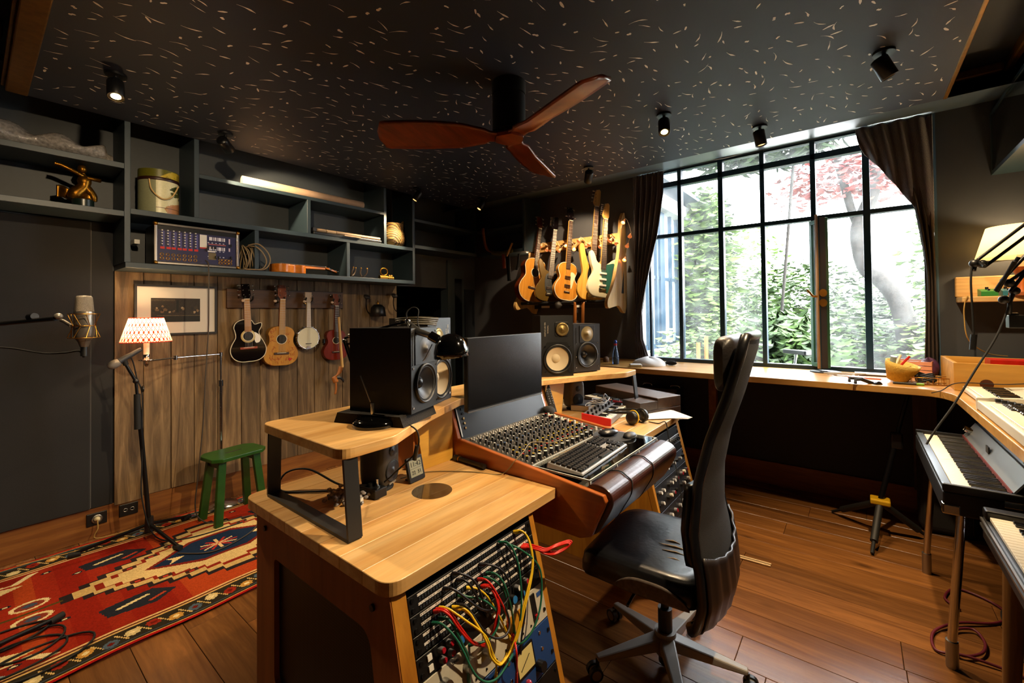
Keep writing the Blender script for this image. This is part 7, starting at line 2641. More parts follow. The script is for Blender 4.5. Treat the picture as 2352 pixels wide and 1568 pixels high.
tl_ = math.atan2(0.014, KD)
for r_ in range(6):
    y = 0.018 + 0.0235 * r_
    z = 0.0105 + y * 0.0886
    x = 0.017
    while x < KW - 0.012:
        gap = (0.305 < x < 0.318) or (0.372 < x < 0.385)
        wide = 1.0
        if r_ == 0 and 0.07 < x < 0.2:
            wide = 6.6
        skip = (r_ == 2 and 0.312 < x < 0.378) or (r_ == 1 and (0.312 < x < 0.325 or 0.36 < x < 0.378))
        if not gap and not skip:
            o = bpy.data.objects.new('key', km)
            COL.objects.link(o)
            o.parent = kbm
            o.location = (x + (wide - 1) * 0.0093, y, z)
            o.scale = (wide * 1.2 if wide > 1 else 1.15, 1.2, 1)
            o.rotation_euler = (tl_, 0, 0)
        x += 0.0186 * wide
mo_ = thing('mouse_mat', 'black mouse mat with a gel wrist rest on the acrylic tray', 'mouse mat', (1.99, 0.955, ZT + 0.0006))
MB().lathe([(0.095, 0), (0.095, 0.003)], (0, 0, 0), 36).build('pad', mat('mat_cloth', '#1a1a1e', 0.8), mo_)
MB().sph((0.035, -0.075, 0.010), (0.045, 0.028, 0.016), 20, 10).build('wrist_rest', mat('gel_rest', '#131316', 0.5), mo_)
ms2 = thing('mouse', 'black computer mouse on the round mouse mat', 'mouse', (1.985, 0.975, ZT + 0.0041), rad(-30))
MB().sph((0, 0, 0.0155), (0.055, 0.032, 0.016), 22, 12).build('shell', mat('mouse_blue_black', '#14151c', 0.3), ms2)
MB().cyl((0.028, -0.004, 0.03), (0.028, 0.004, 0.03), 0.006, n=12).build('wheel', M_RUBBER, ms2)

# remote and handheld microphone at the window side of the meter panel
rm = thing('remote_control', 'slim black remote control leaning on the plywood cheek', 'remote', (2.14, 1.415, 0.845), world=True)
a_, b_ = atX(1272, 948, 2.155), atX(1254, 885, 2.155)
MB().beam(a_, b_, 0.042, 0.014, up=(-0.5, -1, 0)).build('body', M_BLACK, rm, bevel=0.004)
for k_ in range(7):
    p = a_ + (b_ - a_) * (0.35 + 0.085 * k_)
    for s_ in (-1, 1):
        MB().sph(p + Vector((s_ * 0.009 - 0.004, -0.009 + s_ * -0.004, 0.0)), 0.004, 8, 6).build('button', M_GREYK, rm)
hm = thing('handheld_microphone', 'grey handheld microphone lying on the console corner', 'microphone', tuple(atX(1258, 940, 2.10)), world=True)
a_, b_ = atX(1243, 938, 2.10), atX(1278, 947, 2.10)
d_ = (b_ - a_)
MB().lathe([(0.012, -0.06), (0.017, 0.0), (0.021, 0.03), (0.022, 0.034)], a_, 18, d_).build('handle', mat('mic_grey', '#4a443c', 0.35, metal=0.5), hm)
MB().lathe([(0.022, 0.034), (0.026, 0.045), (0.0265, 0.07), (0.02, 0.086), (0.001, 0.09)], a_, 18, d_).build('grille', mat('dark_mesh', '#2a2826', 0.6, bump=0.8, bscale=900), hm)
# ================================================================== guitar rack on the window wall
M_BEECH = wood('varnished_beech', '#b88a48', '#dcb878', axis=2, scale=0.6, rough=0.35, var=0.04)
gr = thing('guitar_rack', 'pale wooden wall rack with curved sides and a padded lower rod', 'guitar rack', (4.1, 2.4, 1.49), world=True)
sidep = [(4.185, 2.40), (4.10, 2.40), (4.075, 2.30), (4.03, 2.05), (3.90, 1.74), (3.77, 1.58), (3.755, 1.52), (3.785, 1.49), (3.86, 1.50), (4.0, 1.515), (4.185, 1.50)]
sp_ = [(p.x, p.y) for p in smooth_path([(a, b, 0) for a, b in sidep], 4, closed=True)]
tri = [(4.12, 1.64), (4.06, 1.64), (4.125, 1.88)]
MB().prism(sp_, 'y', 2.93, 2.965).build('side', M_BEECH, gr, bevel=0.004)
rs = MB().prism(sp_, 'y', 1.83, 1.865).build('side', M_BEECH, gr, bevel=0.004)
MB().prism(round_poly(tri, 0.012), 'y', 1.8285, 1.8295).build('hand_hole', mat('hole_shadow', '#2a2c30', 0.9), rs)
MB().box(4.165, 1.865, 2.16, 4.19, 2.93, 2.27).build('upper_rail', M_BEECH, gr, bevel=0.003)
MB().box(4.11, 1.865, 1.50, 4.13, 2.93, 1.545).build('lower_rail', M_BLACKM, gr)
MB().cyl((3.86, 1.866, 1.56), (3.86, 2.93, 1.56), 0.016).build('lower_rod', M_RUBBER, gr)
for y in np.linspace(1.95, 2.87, 9):
    MB().cyl((4.165, y, 2.225), (4.09, y, 2.235), 0.013, n=12).build('peg', M_BEECH, gr)
for y0, y1 in ((2.72, 2.83), (2.28, 2.4)):
    MB().box(4.105, y0, 1.51, 4.109, y1, 1.535).build('name_tag', M_PAPER, gr)
# string of small cone lights
sl2 = thing('string_lights', 'string of small conical fairy lights along the guitar rack', 'string lights', (4.1, 2.4, 2.2), world=True)
wp, cones = [], []
for k_ in range(19):
    y = 2.97 - k_ * 0.061
    z = 2.19 + 0.045 * math.sin(k_ * 2.4)
    cones.append((4.075 + 0.02 * math.sin(k_ * 1.7), y, z))
cones += [(4.06, 1.79, 2.36), (4.10, 1.745, 2.22), (4.06, 1.755, 2.12), (4.09, 1.80, 1.99), (4.12, 2.985, 2.08), (4.1, 3.0, 1.92)]
for c_ in cones:
    wp.append((c_[0] + 0.02, c_[1], c_[2] + 0.03))
MB().tube(smooth_path(wp[:23], 4), 0.002, 5).build('wire', mat('white_wire', '#d8cdb8', 0.5), sl2)
cmm = mat('pink_cone', '#d8a080', 0.5, emit='#ff9a50', estr=0.25)
gl_ = mat('fairy_glow', '#ffd8a0', 0.4, emit='#ffb060', estr=18)
LIT = (2, 6, 8, 10, 19, 22, 23)
for i, c_ in enumerate(cones):
    d = Vector((-0.6, 0.3 * math.sin(i * 3), -0.7)).normalized()
    o = MB().lathe([(0.006, -0.02), (0.008, -0.01), (0.022, 0.028), (0.021, 0.028)], c_, 12, d, cap=False).build('cone', cmm, sl2)
    MB().sph(Vector(c_) + d * 0.016, 0.011 if i in LIT else 0.006, 8, 6).build('bulb', gl_ if i in LIT else cmm, o)
for c_ in (cones[19], cones[23], cones[0]):
    lamp('POINT', Vector(c_) + Vector((-0.04, 0, -0.03)), 0.5, (1.0, 0.66, 0.36), size=0.02, name='fairy_light')

GG = 'full size guitars standing in the wall rack'


RZ = rad(-90)            # fronts face the room
GX = 3.90
M_SUNB = wood('honey_spruce_top', '#a8661c', '#d09038', axis=2, rough=0.2, var=0.03)
M_REDSIDE = wood('reddish_mahogany', '#5c220c', '#8a3c18', axis=2, rough=0.2, var=0.03)


def place(y, z, lean=0.16, side=0.0, turn=0.0):
    return (GX - 0.02, y, z), (lean, side, RZ + turn)


def G(name, label, y, zb, side, turn, *a, **k):
    loc, (ln, sd, rz) = place(y, zb, 0.16, side, turn)
    t = guitar(name, label, 'guitar', loc, (0, 0, 0), *a, group=GG, **k)
    t.rotation_euler = (Matrix.Rotation(ln, 4, 'Y') @ Matrix.Rotation(rz, 4, 'Z') @ Matrix.Rotation(sd, 4, 'Y')).to_euler()
    return t


G('acoustic_guitar', 'honey topped acoustic guitar with red mahogany sides in the wall rack', 2.80, 1.58, 0.03, rad(70), acoustic_outline(0.49, 0.19, 0.125, 0.142), 0.10, 0.49, 0.845, M_REDSIDE, M_SUNB, M_MAHOG, M_EBONY, M_MAHOG,
  hole=(0.33, 0.048), binding=M_IVORY, bridge=(0.16, 0.15, 0.02, M_EBONY), head=(0.15, 0.07))


def electric(pts):
    return [tuple(p)[:2] for p in smooth_path([(x, z, 0) for x, z in pts], 5, closed=True)]


strat = [(0, 0), (0.11, 0.015), (0.155, 0.09), (0.145, 0.18), (0.105, 0.25), (0.12, 0.33), (0.15, 0.385), (0.125, 0.40), (0.075, 0.36), (0.03, 0.335), (-0.03, 0.335), (-0.07, 0.36), (-0.10, 0.43), (-0.135, 0.46), (-0.15, 0.42), (-0.13, 0.33), (-0.105, 0.25), (-0.14, 0.17), (-0.155, 0.08), (-0.11, 0.015)]
M_OLIVE = mat('olive_gold_lacquer', '#5c4414', 0.25, metal=0.3, coat=0.3)
G('electric_guitar', 'olive gold electric guitar with black scratch plate in the wall rack', 2.585, 1.575, 0.02, rad(50), electric(strat), 0.045, 0.40, 0.80, M_OLIVE, None, M_MAHOG, M_EBONY, M_BLKGLOSS,
  neck_w=(0.042, 0.054), neck_start=0.34, bridge=(0.085, 0.08, 0.02, M_CHROME), head=(0.17, 0.075), head_side=1, frets=21,
  pickguard=([(-0.045, 0.30), (0.05, 0.33), (0.1, 0.345), (0.095, 0.26), (0.11, 0.14), (0.07, 0.06), (-0.03, 0.10), (-0.06, 0.2)], M_BLACK),
  pickups=((0.265, 0.08, 0.032, M_CHROME), (0.145, 0.08, 0.032, M_CHROME)))
G('electric_guitar', 'sunburst violin bodied bass guitar in the wall rack', 2.365, 1.585, -0.01, rad(64), acoustic_outline(0.40, 0.145, 0.09, 0.115), 0.055, 0.40, 0.86, M_SUNB, M_SUNB, M_MAPLE, M_EBONY, M_BLKGLOSS,
  neck_w=(0.042, 0.052), binding=M_IVORY, bridge=(0.09, 0.07, 0.012, M_EBONY), strings=4, head=(0.16, 0.08), frets=20,
  pickguard=([(0.04, 0.30), (0.09, 0.28), (0.075, 0.2), (0.05, 0.12), (0.04, 0.2)], mat('pearl_guard', '#d8cfa8', 0.3)), pickups=((0.24, 0.07, 0.03, M_CHROME), (0.15, 0.07, 0.03, M_CHROME)))
bassp = [(0, 0), (0.1, 0.01), (0.15, 0.08), (0.14, 0.19), (0.10, 0.27), (0.11, 0.36), (0.12, 0.42), (0.09, 0.42), (0.05, 0.37), (0.0, 0.36), (-0.05, 0.38), (-0.085, 0.47), (-0.11, 0.56), (-0.145, 0.57), (-0.15, 0.5), (-0.12, 0.36), (-0.105, 0.27), (-0.14, 0.18), (-0.15, 0.08), (-0.1, 0.01)]
M_NATASH = wood('natural_ash_body', '#c08c34', '#e0b45c', axis=2, rough=0.25, var=0.03)
G('electric_guitar', 'natural ash long necked bass guitar in the wall rack', 2.075, 1.575, 0.0, rad(52), electric(bassp), 0.045, 0.42, 0.98, M_NATASH, None, M_MAPLE, M_EBONY, M_MAPLE,
  neck_w=(0.042, 0.06), neck_start=0.38, bridge=(0.07, 0.08, 0.04, M_CHROME), strings=4, head=(0.19, 0.075), head_side=1, frets=21, head_tilt=0.05,
  pickguard=([(-0.04, 0.33), (0.04, 0.34), (0.07, 0.26), (0.06, 0.16), (0.0, 0.12), (-0.05, 0.2)], M_BLACK), pickups=((0.16, 0.075, 0.045, M_BLACK),))
G('electric_guitar', 'cream white electric guitar with green scratch plate in the wall rack', 1.955, 1.60, -0.01, rad(56), electric(strat), 0.045, 0.40, 0.80, mat('aged_white_lacquer', '#dcd2b4', 0.25), None, M_MAPLE, M_EBONY, M_MAPLE,
  neck_w=(0.042, 0.054), neck_start=0.34, bridge=(0.085, 0.08, 0.02, M_CHROME), head=(0.17, 0.075), head_side=1, frets=21, head_tilt=0.04,
  pickguard=([(-0.02, 0.30), (0.06, 0.34), (0.12, 0.35), (0.1, 0.26), (0.13, 0.14), (0.09, 0.05), (0.02, 0.08)], mat('mint_guard', '#2a5a50', 0.35)), pickups=((0.24, 0.075, 0.02, M_WHITE), (0.18, 0.075, 0.02, M_WHITE), (0.12, 0.075, 0.02, M_WHITE)))
for i, (y, c_) in enumerate(((2.23, 'ochre'), (2.14, 'tan'))):
    tag(ribbon([(3.84, y, 1.56), (3.83, y, 1.4), (3.84, y + 0.01, 1.22)], 0.035, (0, 1, 0)).build('guitar_strap', M_TAN, solid=0.003), ['ochre leather strap hanging under the violin bass', 'tan leather strap hanging under the ash bass'][i], 'strap')
tag(MB().grid(lambda u, v: (3.83 + 0.035 * math.cos(6.28 * u) * math.sin(3.14 * v), 2.43 + 0.1 * (v - 0.5), 1.53 + 0.05 * math.sin(6.28 * u) * math.sin(3.14 * v) * (1 + 0.2 * math.sin(13 * u))), 14, 10).build('strap_bundle', mat('dark_strap', '#1c140e', 0.6)), 'dark bundled strap tied round the lower rod of the guitar rack', 'strap')
# ================================================================== office chair
M_CHLEATH = mat('cracked_black_leather', '#131316', 0.30, noise=0.5, nscale=10, bump=0.2, bscale=50)
M_CHFAB = mat('chair_mesh', '#161311', 0.75, bump=0.5, bscale=500)
M_CHGREY = mat('grey_chair_base', '#8b857e', 0.4)
M_WORN = mat('worn_leather_side', '#5c5048', 0.7, noise=0.5, nscale=60)
ch = thing('office_chair', 'tall black leather and mesh office chair with a grey five-star base', 'chair', (1.785, 0.635, 0), rad(3))
for a in (139, 67, -5, -77, -149):
    m_ = Matrix.Rotation(rad(a - 3), 4, 'Z')
    MB(m_).add([(0.02, -0.032, 0.085), (0.02, 0.032, 0.085), (0.295, 0.016, 0.07), (0.295, -0.016, 0.07), (0.02, -0.03, 0.135), (0.02, 0.03, 0.135), (0.30, 0.014, 0.088), (0.30, -0.014, 0.088)],
               [(3, 2, 1, 0), (4, 5, 6, 7), (0, 1, 5, 4), (1, 2, 6, 5), (2, 3, 7, 6), (3, 0, 4, 7)]).build('star_leg', M_CHGREY, ch, bevel=0.006)
    cs = MB(m_ @ Matrix.Translation((0.295, 0, 0)))
    cs.cyl((0, 0, 0.05), (0, 0, 0.075), 0.008, n=8)
    for s_ in (-1, 1):
        cs.cyl((0.012, s_ * 0.008, 0.028), (0.012, s_ * 0.024, 0.028), 0.0275, n=18)
    co_ = cs.build('caster', M_BLACK, ch)
    MB(m_ @ Matrix.Translation((0.295, 0, 0))).cyl((0.012, -0.0245, 0.028), (0.012, 0.0245, 0.028), 0.019, n=16).build('caster_hub', M_CHGREY, co_)
MB().cyl((0, 0, 0.06), (0, 0, 0.15), 0.042, n=20).build('hub', M_CHGREY, ch, bevel=0.004)
MB().cyl((0, 0, 0.02), (0, 0, 0.24), 0.028, n=18).build('gas_sleeve', M_BLACK, ch)
MB().cyl((0, 0, 0.24), (0, 0, 0.40), 0.016, n=14).build('gas_lift', M_BLACKM, ch)
MB().box(-0.09, -0.17, 0.365, 0.09, 0.12, 0.415).build('mechanism', M_BLACK, ch, bevel=0.01)
MB().tube([(-0.05, 0.05, 0.385), (-0.2, 0.06, 0.37), (-0.26, 0.06, 0.365)], 0.006).build('lever', M_BLACK, ch)


def seat(u, v):
    a = 2 * math.pi * u
    e = 0.35
    cx_ = math.copysign(abs(math.cos(a)) ** e, math.cos(a))
    cy_ = math.copysign(abs(math.sin(a)) ** e, math.sin(a))
    sc = [0.0, 0.90, 0.97, 1.0, 1.0, 0.97, 0.9, 0.55, 0.0]
    zz = [0.405, 0.405, 0.415, 0.435, 0.465, 0.49, 0.503, 0.505, 0.50]
    i = v * 8
    k = min(7, int(i))
    s1 = sc[k] + (sc[k + 1] - sc[k]) * (i - k)
    z1 = zz[k] + (zz[k + 1] - zz[k]) * (i - k)
    y_ = 0.045 + cy_ * 0.245 * s1
    x_ = cx_ * 0.262 * s1 * (1 - 0.1 * max(0, (y_ - 0.1) / 0.2))
    if y_ > 0.16:
        z1 -= (y_ - 0.16) ** 2 * 2.2
    if v > 0.6:
        z1 += 0.012 * abs(x_ / 0.26) ** 2
    return (x_, y_, z1)


se = MB().grid(seat, 48, 24, closed_u=True).build('seat', M_CHLEATH, ch)
MB().grid(lambda u, v: (-0.2635 + 0.0 * u + 0.004 * abs(2 * u - 1) ** 4, -0.16 + 0.27 * u, 0.425 + (0.05 * (1 - abs(2 * u - 1) ** 3) + 0.008) * v), 18, 6).build('worn_side_panel', M_WORN, se, solid=0.006)
for k_, (x_, y_, l_) in enumerate(((-0.06, -0.06, 0.1), (-0.02, -0.05, 0.13), (-0.11, -0.07, 0.07), (0.02, -0.03, 0.06))):
    MB().tube([(x_, y_ - l_ / 2, 0.5045), (x_ + 0.006, y_, 0.506), (x_, y_ + l_ / 2, 0.5045)], [0.001, 0.004, 0.001], 6).build('tear', mat('torn_foam', '#b89a70', 0.9), se)
BY = [(0.30, -0.165), (0.36, -0.205), (0.45, -0.225), (0.55, -0.215), (0.68, -0.19), (0.85, -0.195), (1.0, -0.225), (1.15, -0.275), (1.30, -0.315), (1.36, -0.325)]
BW = [(0.30, 0.15), (0.33, 0.215), (0.42, 0.25), (0.6, 0.252), (0.8, 0.215), (1.0, 0.185), (1.2, 0.178), (1.32, 0.175), (1.36, 0.15)]


def interp(T, z):
    for (a, p), (b, q) in zip(T, T[1:]):
        if z <= b:
            return p + (q - p) * (z - a) / (b - a)
    return T[-1][1]


def back(u, v):
    z = 0.30 + 1.06 * v
    s_ = 2 * u - 1
    return (s_ * interp(BW, z), interp(BY, z) + 0.05 * (s_ ** 2) * (1 - v * 0.7) - 0.02, z)


MB().grid(back, 24, 44).build('back_mesh', M_CHFAB, ch, solid=0.02)
rim = []
for v in np.linspace(0, 1, 40):
    rim.append(back(0, v))
for u in np.linspace(0, 1, 12)[1:-1]:
    rim.append(back(u, 1))
for v in np.linspace(1, 0, 40):
    rim.append(back(1, v))
for u in np.linspace(1, 0, 12)[1:-1]:
    rim.append(back(u, 0))
MB().tube(rim, 0.017, 8, closed=True).build('back_frame', M_CHLEATH, ch)
MB().grid(lambda u, v: (lambda p: (p[0] * 1.01, p[1] - 0.022 + 0.004 * math.sin(40 * u), p[2]))(back(u, 0.02 + 0.23 * v + 0.05 * (2 * u - 1) ** 2 * v)), 24, 12).build('lower_cover', mat('back_vinyl', '#1c1412', 0.4), ch, solid=0.008)
MB().grid(lambda u, v: (lambda p: (p[0] * 0.93, p[1] + 0.035, p[2]))(back(u, 0.25 + 0.25 * v)), 16, 14).build('lumbar_pad', M_CHLEATH, ch, solid=0.03)


def hr(u, v):
    a = 2 * math.pi * v
    w = 0.172
    e = 0.5
    cy_ = math.copysign(abs(math.cos(a)) ** e, math.cos(a))
    cz_ = math.copysign(abs(math.sin(a)) ** e, math.sin(a))
    k = (1 - abs(2 * u - 1) ** 8) ** 0.5
    return ((2 * u - 1) * w, -0.262 + 0.04 * cy_ * k, 1.262 + 0.098 * cz_ * (0.6 + 0.4 * k) - 0.1 * (0.04 * cy_))


MB().grid(hr, 24, 24).build('headrest', mat('scuffed_headrest', '#1a1412', 0.45, noise=0.5, nscale=35, bump=0.2, bscale=120), ch)
# ================================================================== window counter and the keyboard corner
ZK = 0.975
M_COUNTER = wood('pine_counter', '#a8742c', '#d0a05c', axis=1, scale=0.6, rough=0.32, var=0.03, knots=0.3)
ct = thing('window_counter', 'long oak counter running under the window and round the keyboard corner', 'counter', (3.9, 0.6, 0), world=True)
cp = round_poly([(3.53, 2.85), (3.53, -0.36), (3.40, -0.42), (0.6, -0.44), (0.6, -1.39), (4.198, -1.39), (4.198, 2.85)], [0, 0.09, 0.09, 0, 0, 0, 0], 6)
MB().prism(cp, 'z', ZK - 0.042, ZK).build('top', M_COUNTER, ct, bevel=0.003)
for x, y in ((3.7, 2.75), (4.1, 1.0), (4.1, -1.3), (3.3, -1.3), (1.0, -1.3)):
    MB().box(x - 0.03, y - 0.03, 0, x + 0.03, y + 0.03, ZK - 0.043).build('leg', M_OAKBASE, ct)
MB().box(4.12, -0.42, 0.19, 4.18, -0.30, ZK - 0.043).build('support', wood('grey_driftwood', '#3a2e24', '#5c4a3a', axis=2), ct)

# amplifier under the counter
am = thing('bass_amplifier', 'black bass amplifier head with a silver control face under the counter', 'amplifier', (3.97, 1.45, 0.46), RZ)
MB().box(-0.175, 0.0, 0, 0.175, 0.2, 0.29).build('case', M_BLACK, am, bevel=0.008)
MB().box(-0.155, -0.004, 0.16, 0.155, 0, 0.262).build('control_face', mat('silver_face', '#8a8476', 0.35, metal=0.5), am)
MB().box(-0.155, -0.003, 0.02, 0.155, 0, 0.15).build('grille_cloth', mat('grey_cloth', '#26241f', 0.9), am)
for k_ in range(5):
    MB().cyl((-0.085 + 0.032 * k_, -0.004, 0.215), (-0.085 + 0.032 * k_, -0.018, 0.215), 0.0105, n=12).build('knob', M_BLACK if k_ > 9 else M_STEEL, am)
MB().box(0.12, -0.008, 0.195, 0.138, -0.004, 0.225).build('power_switch', mat('dark_red', '#3a0c0a', 0.4), am)
MB().box(-0.145, -0.006, 0.10, -0.015, -0.003, 0.142).build('badge', M_BLACKM, am)
text('Ampeg', 'lettering', M_WHITE, am, (-0.08, -0.0068, 0.121), (rad(90), 0, 0), 0.034, shear=0.3)
for x in (-0.13, 0.13):
    MB().tube(smooth_path([(x - 0.04, 0.1, 0.29), (x - 0.03, 0.1, 0.305), (x + 0.03, 0.1, 0.305), (x + 0.04, 0.1, 0.29)], 4), 0.006, 6).build('handle', M_CHROME, am)
cb_ = thing('speaker_cabinet', 'black speaker cabinet standing under the bass amplifier', 'speaker cabinet', (3.97, 1.45, 0), RZ)
MB().box(-0.18, 0.0, 0.012, 0.18, 0.21, 0.458).build('case', M_BLACK, cb_, bevel=0.008)
MB().box(-0.16, -0.003, 0.03, 0.16, 0, 0.44).build('grille', MATS['grey_cloth'], cb_)
for x in (-0.15, 0.15):
    MB().cyl((x, 0.1, 0), (x, 0.1, 0.013), 0.015).build('foot', M_RUBBER, cb_)

# old reed keyboard behind the far desk wing
a_, b_ = atz(1335, 905, 0.83), atz(1475, 940, 0.83)
rk_ = thing('reed_organ', 'dark old reed keyboard with ivory keys behind the desk wing', 'keyboard', (a_.x, a_.y, 0.0), math.atan2(b_.y - a_.y, b_.x - a_.x))
LN = (b_ - a_).length
MB().box(0, -0.02, 0.74, LN, 0.36, 0.815).build('case', wood('dark_organ_case', '#2a1a0c', '#4a3018', axis=0), rk_, bevel=0.004)
keys(rk_, 18, 0.0225, 0.13, 0.8155, 0.04, 0.0)
MB().box(0, 0.14, 0.815, LN, 0.36, 0.885).build('lid', MATS['dark_organ_case'], rk_, bevel=0.004)
MB().box(0.46, -0.02, 0.815, LN, 0.14, 0.87).build('end_block', MATS['dark_organ_case'], rk_, bevel=0.004)
for x in (0.04, LN - 0.04):
    for y in (0.02, 0.32):
        MB().box(x - 0.02, y - 0.02, 0, x + 0.02, y + 0.02, 0.74).build('leg', MATS['dark_organ_case'], rk_)

# ------------------------------------------------------------------ on the far desk wing
pA, pB, pC = atz(1339, 969, ZD), atz(1403, 978, ZD), atz(1442, 944, ZD)
wv, lv = (pB - pA), (pC - pB)
sy = thing('synthesizer', 'compact white keyed synthesizer with red end panels on the desk wing', 'synthesizer', (pB.x, pB.y, ZD), math.atan2(lv.y, lv.x))
SL, SW = lv.length * 1.12, 0.17
MB().box(0, 0, 0.004, SL, SW, 0.035).build('body', mat('synth_silver', '#8c8c8e', 0.35, metal=0.3), sy, bevel=0.003)
for x in (-0.012, SL):
    MB().prism([(-0.004, 0.0), (SW + 0.004, 0.0), (SW + 0.004, 0.06), (-0.004, 0.042)], 'x', x, x + 0.012).build('end_panel', M_RED, sy, bevel=0.002)
MB().add([(0, 0.085, 0.036), (SL, 0.085, 0.036), (SL, SW, 0.056), (0, SW, 0.056), (0, SW, 0.035), (SL, SW, 0.035)], [(0, 1, 2, 3), (3, 2, 5, 4)]).build('control_panel', mat('synth_grey', '#55565a', 0.4), sy)
keys(sy, 14, SL / 14.2, 0.08, 0.035, 0.004, 0.003, 0.05, white=M_WHITE, h=0.008)
for r_ in range(2):
    for k_ in range(7):
        MB().cyl((0.025 + (SL - 0.05) * k_ / 6, 0.115 + 0.03 * r_, 0.042 + 0.006 * r_), (0.025 + (SL - 0.05) * k_ / 6, 0.115 + 0.03 * r_, 0.06 + 0.006 * r_), 0.007, n=10).build('knob', M_BLACK, sy)
hp = thing('headphones', 'black headphones with a yellow ear ring lying on the desk', 'headphones', tuple(atz(1455, 975, ZD)), rad(-20))
for x, y in ((0.0, 0.0), (0.075, 0.01)):
    MB().lathe([(0.001, 0.0), (0.032, 0.0), (0.038, 0.008), (0.038, 0.022), (0.03, 0.034), (0.018, 0.036)], (x, y, 0.04), 24, (0.9 if x else -0.9, -0.2, 0.15)).build('ear_cup', M_BLACK, hp)
    MB().tube([(x + 0.006 * math.cos(t), y + 0.039 * math.sin(t), 0.042 + 0.039 * math.cos(t)) for t in np.linspace(0, 2 * math.pi, 22)[:-1]], 0.005, 6, closed=True).build('ear_ring', mat('yellow_ring', '#d0a810', 0.5) if not x else M_RUBBER, hp)
MB().tube(smooth_path([(0.0, 0.0, 0.07), (-0.05, 0.09, 0.06), (-0.04, 0.17, 0.05), (0.04, 0.175, 0.05), (0.09, 0.09, 0.06), (0.075, 0.01, 0.07)], 6), 0.008, 8).build('headband', M_BLACK, hp)
for i, (pl, lb) in enumerate(([[(1395, 920), (1452, 917), (1470, 952), (1400, 962)], 'loose sheet of white paper beside the synthesizer'], [[(1462, 930), (1548, 945), (1582, 962), (1440, 962)], 'stack of white papers overhanging the desk corner'])):
    q = [atz(x, y, ZD + 0.001) for x, y in pl]
    b = MB()
    for k_ in range(1 + 3 * i):
        z = ZD + 0.001 + 0.0015 * k_
        m = Matrix.Rotation(rad(3 * k_), 3, 'Z')
        c_ = (q[0] + q[2]) / 2
        b.add([Vector((*(c_ + m @ (p - c_))[:2], z)) for p in q] + [Vector((*(c_ + m @ (p - c_))[:2], z + 0.001)) for p in q], [(0, 1, 2, 3), (7, 6, 5, 4), (0, 4, 5, 1), (1, 5, 6, 2), (2, 6, 7, 3), (3, 7, 4, 0)])
    tag(b.build('papers', M_PAPER), lb, 'paper')
fp = thing('foot_pedal', 'black two switch pedal box on the desk wing', 'pedal', tuple(atz(1422, 938, ZD)), rad(-15))
MB().box(-0.075, 0, 0, 0.075, 0.06, 0.036).build('box', M_BLACK, fp, bevel=0.003)
for x in (-0.045, 0.045):
    MB().cyl((x, 0.025, 0.036), (x, 0.025, 0.052), 0.008).build('switch', M_CHROME, fp)
for x in (-0.03, 0.0, 0.03):
    MB().cyl((x, 0, 0.018), (x, -0.003, 0.018), 0.005, n=10).build('marking', M_WHITE, fp)
ai = thing('audio_interface', 'low silver audio interface behind the small grey monitor', 'audio interface', tuple(atz(1352, 946, ZD)), rad(20))
MB().box(0, 0, 0.002, 0.2, 0.12, 0.04).build('case', M_STEEL, ai, bevel=0.004)
MB().box(0.01, 0.01, 0.0402, 0.19, 0.11, 0.042).build('top_panel', M_DGREY, ai)
for x in (0.15, 0.17):
    MB().cyl((x, 0, 0.02), (x, -0.006, 0.02), 0.007).build('knob', M_BLACK, ai)
wc = MB()
for k_ in range(4):
    c_ = atz(1362 + 6 * k_, 926, ZD + 0.06)
    wc.tube([(c_.x + (0.05 + 0.01 * k_) * math.cos(t), c_.y + 0.05 * math.sin(t), ZD + 0.05 + 0.012 * k_ + 0.008 * math.sin(2 * t + k_)) for t in np.linspace(0, 2 * math.pi, 22)[:-1]], 0.0028, 6, closed=True)
wc.tube(smooth_path([atz(1385, 925, ZD + 0.05), atz(1388, 905, ZD + 0.11), atz(1396, 912, ZD + 0.08), atz(1402, 935, ZD + 0.01)], 6), 0.0028, 6)
tag(wc.build('white_cables', mat('white_cable', '#d0d0d0', 0.4)), 'tangle of white cables on top of the silver interface', 'cable')
tag(MB().tube(smooth_path([atz(1490, 968, ZD + 0.003), atz(1512, 972, ZD + 0.003), (2.58, 0.895, ZD + 0.004), (2.56, 0.87, 0.70), (2.5, 0.80, 0.5), (2.44, 0.74, 0.2), (2.4, 0.72, 0.03)], 7), 0.003, 6).build('headphone_lead', M_RUBBER), 'black headphone lead hanging over the front of the desk wing', 'cable')
# bottle and odds beyond the speakers
bt_ = thing('water_bottle', 'slim clear water bottle with a blue and red cap beside the speakers', 'bottle', tuple(atz(1414, 836, ZK)))
MB().lathe([(0.026, 0), (0.03, 0.005), (0.03, 0.07), (0.026, 0.10), (0.018, 0.14), (0.012, 0.165), (0.011, 0.172)], n=20).build('bottle', mat('blue_pet', '#6a8ab8', 0.08, trans=0.7), bt_)
MB().cyl((0, 0, 0.172), (0, 0, 0.19), 0.0145).build('collar', M_RED, bt_)
MB().sph((0, 0, 0.203), (0.016, 0.016, 0.018)).build('cap', mat('blue_cap_plastic', '#1850b8', 0.4), bt_)
tag(MB().sph(atz(1392, 826, ZK + 0.02) + Vector((0, 0, 0.0)), (0.03, 0.03, 0.034), 14, 9).build('ornament', mat('speckled_stone', '#8a6a50', 0.6, noise=0.5, nscale=50)), 'small round speckled ornament beside the dark monitor', 'ornament')

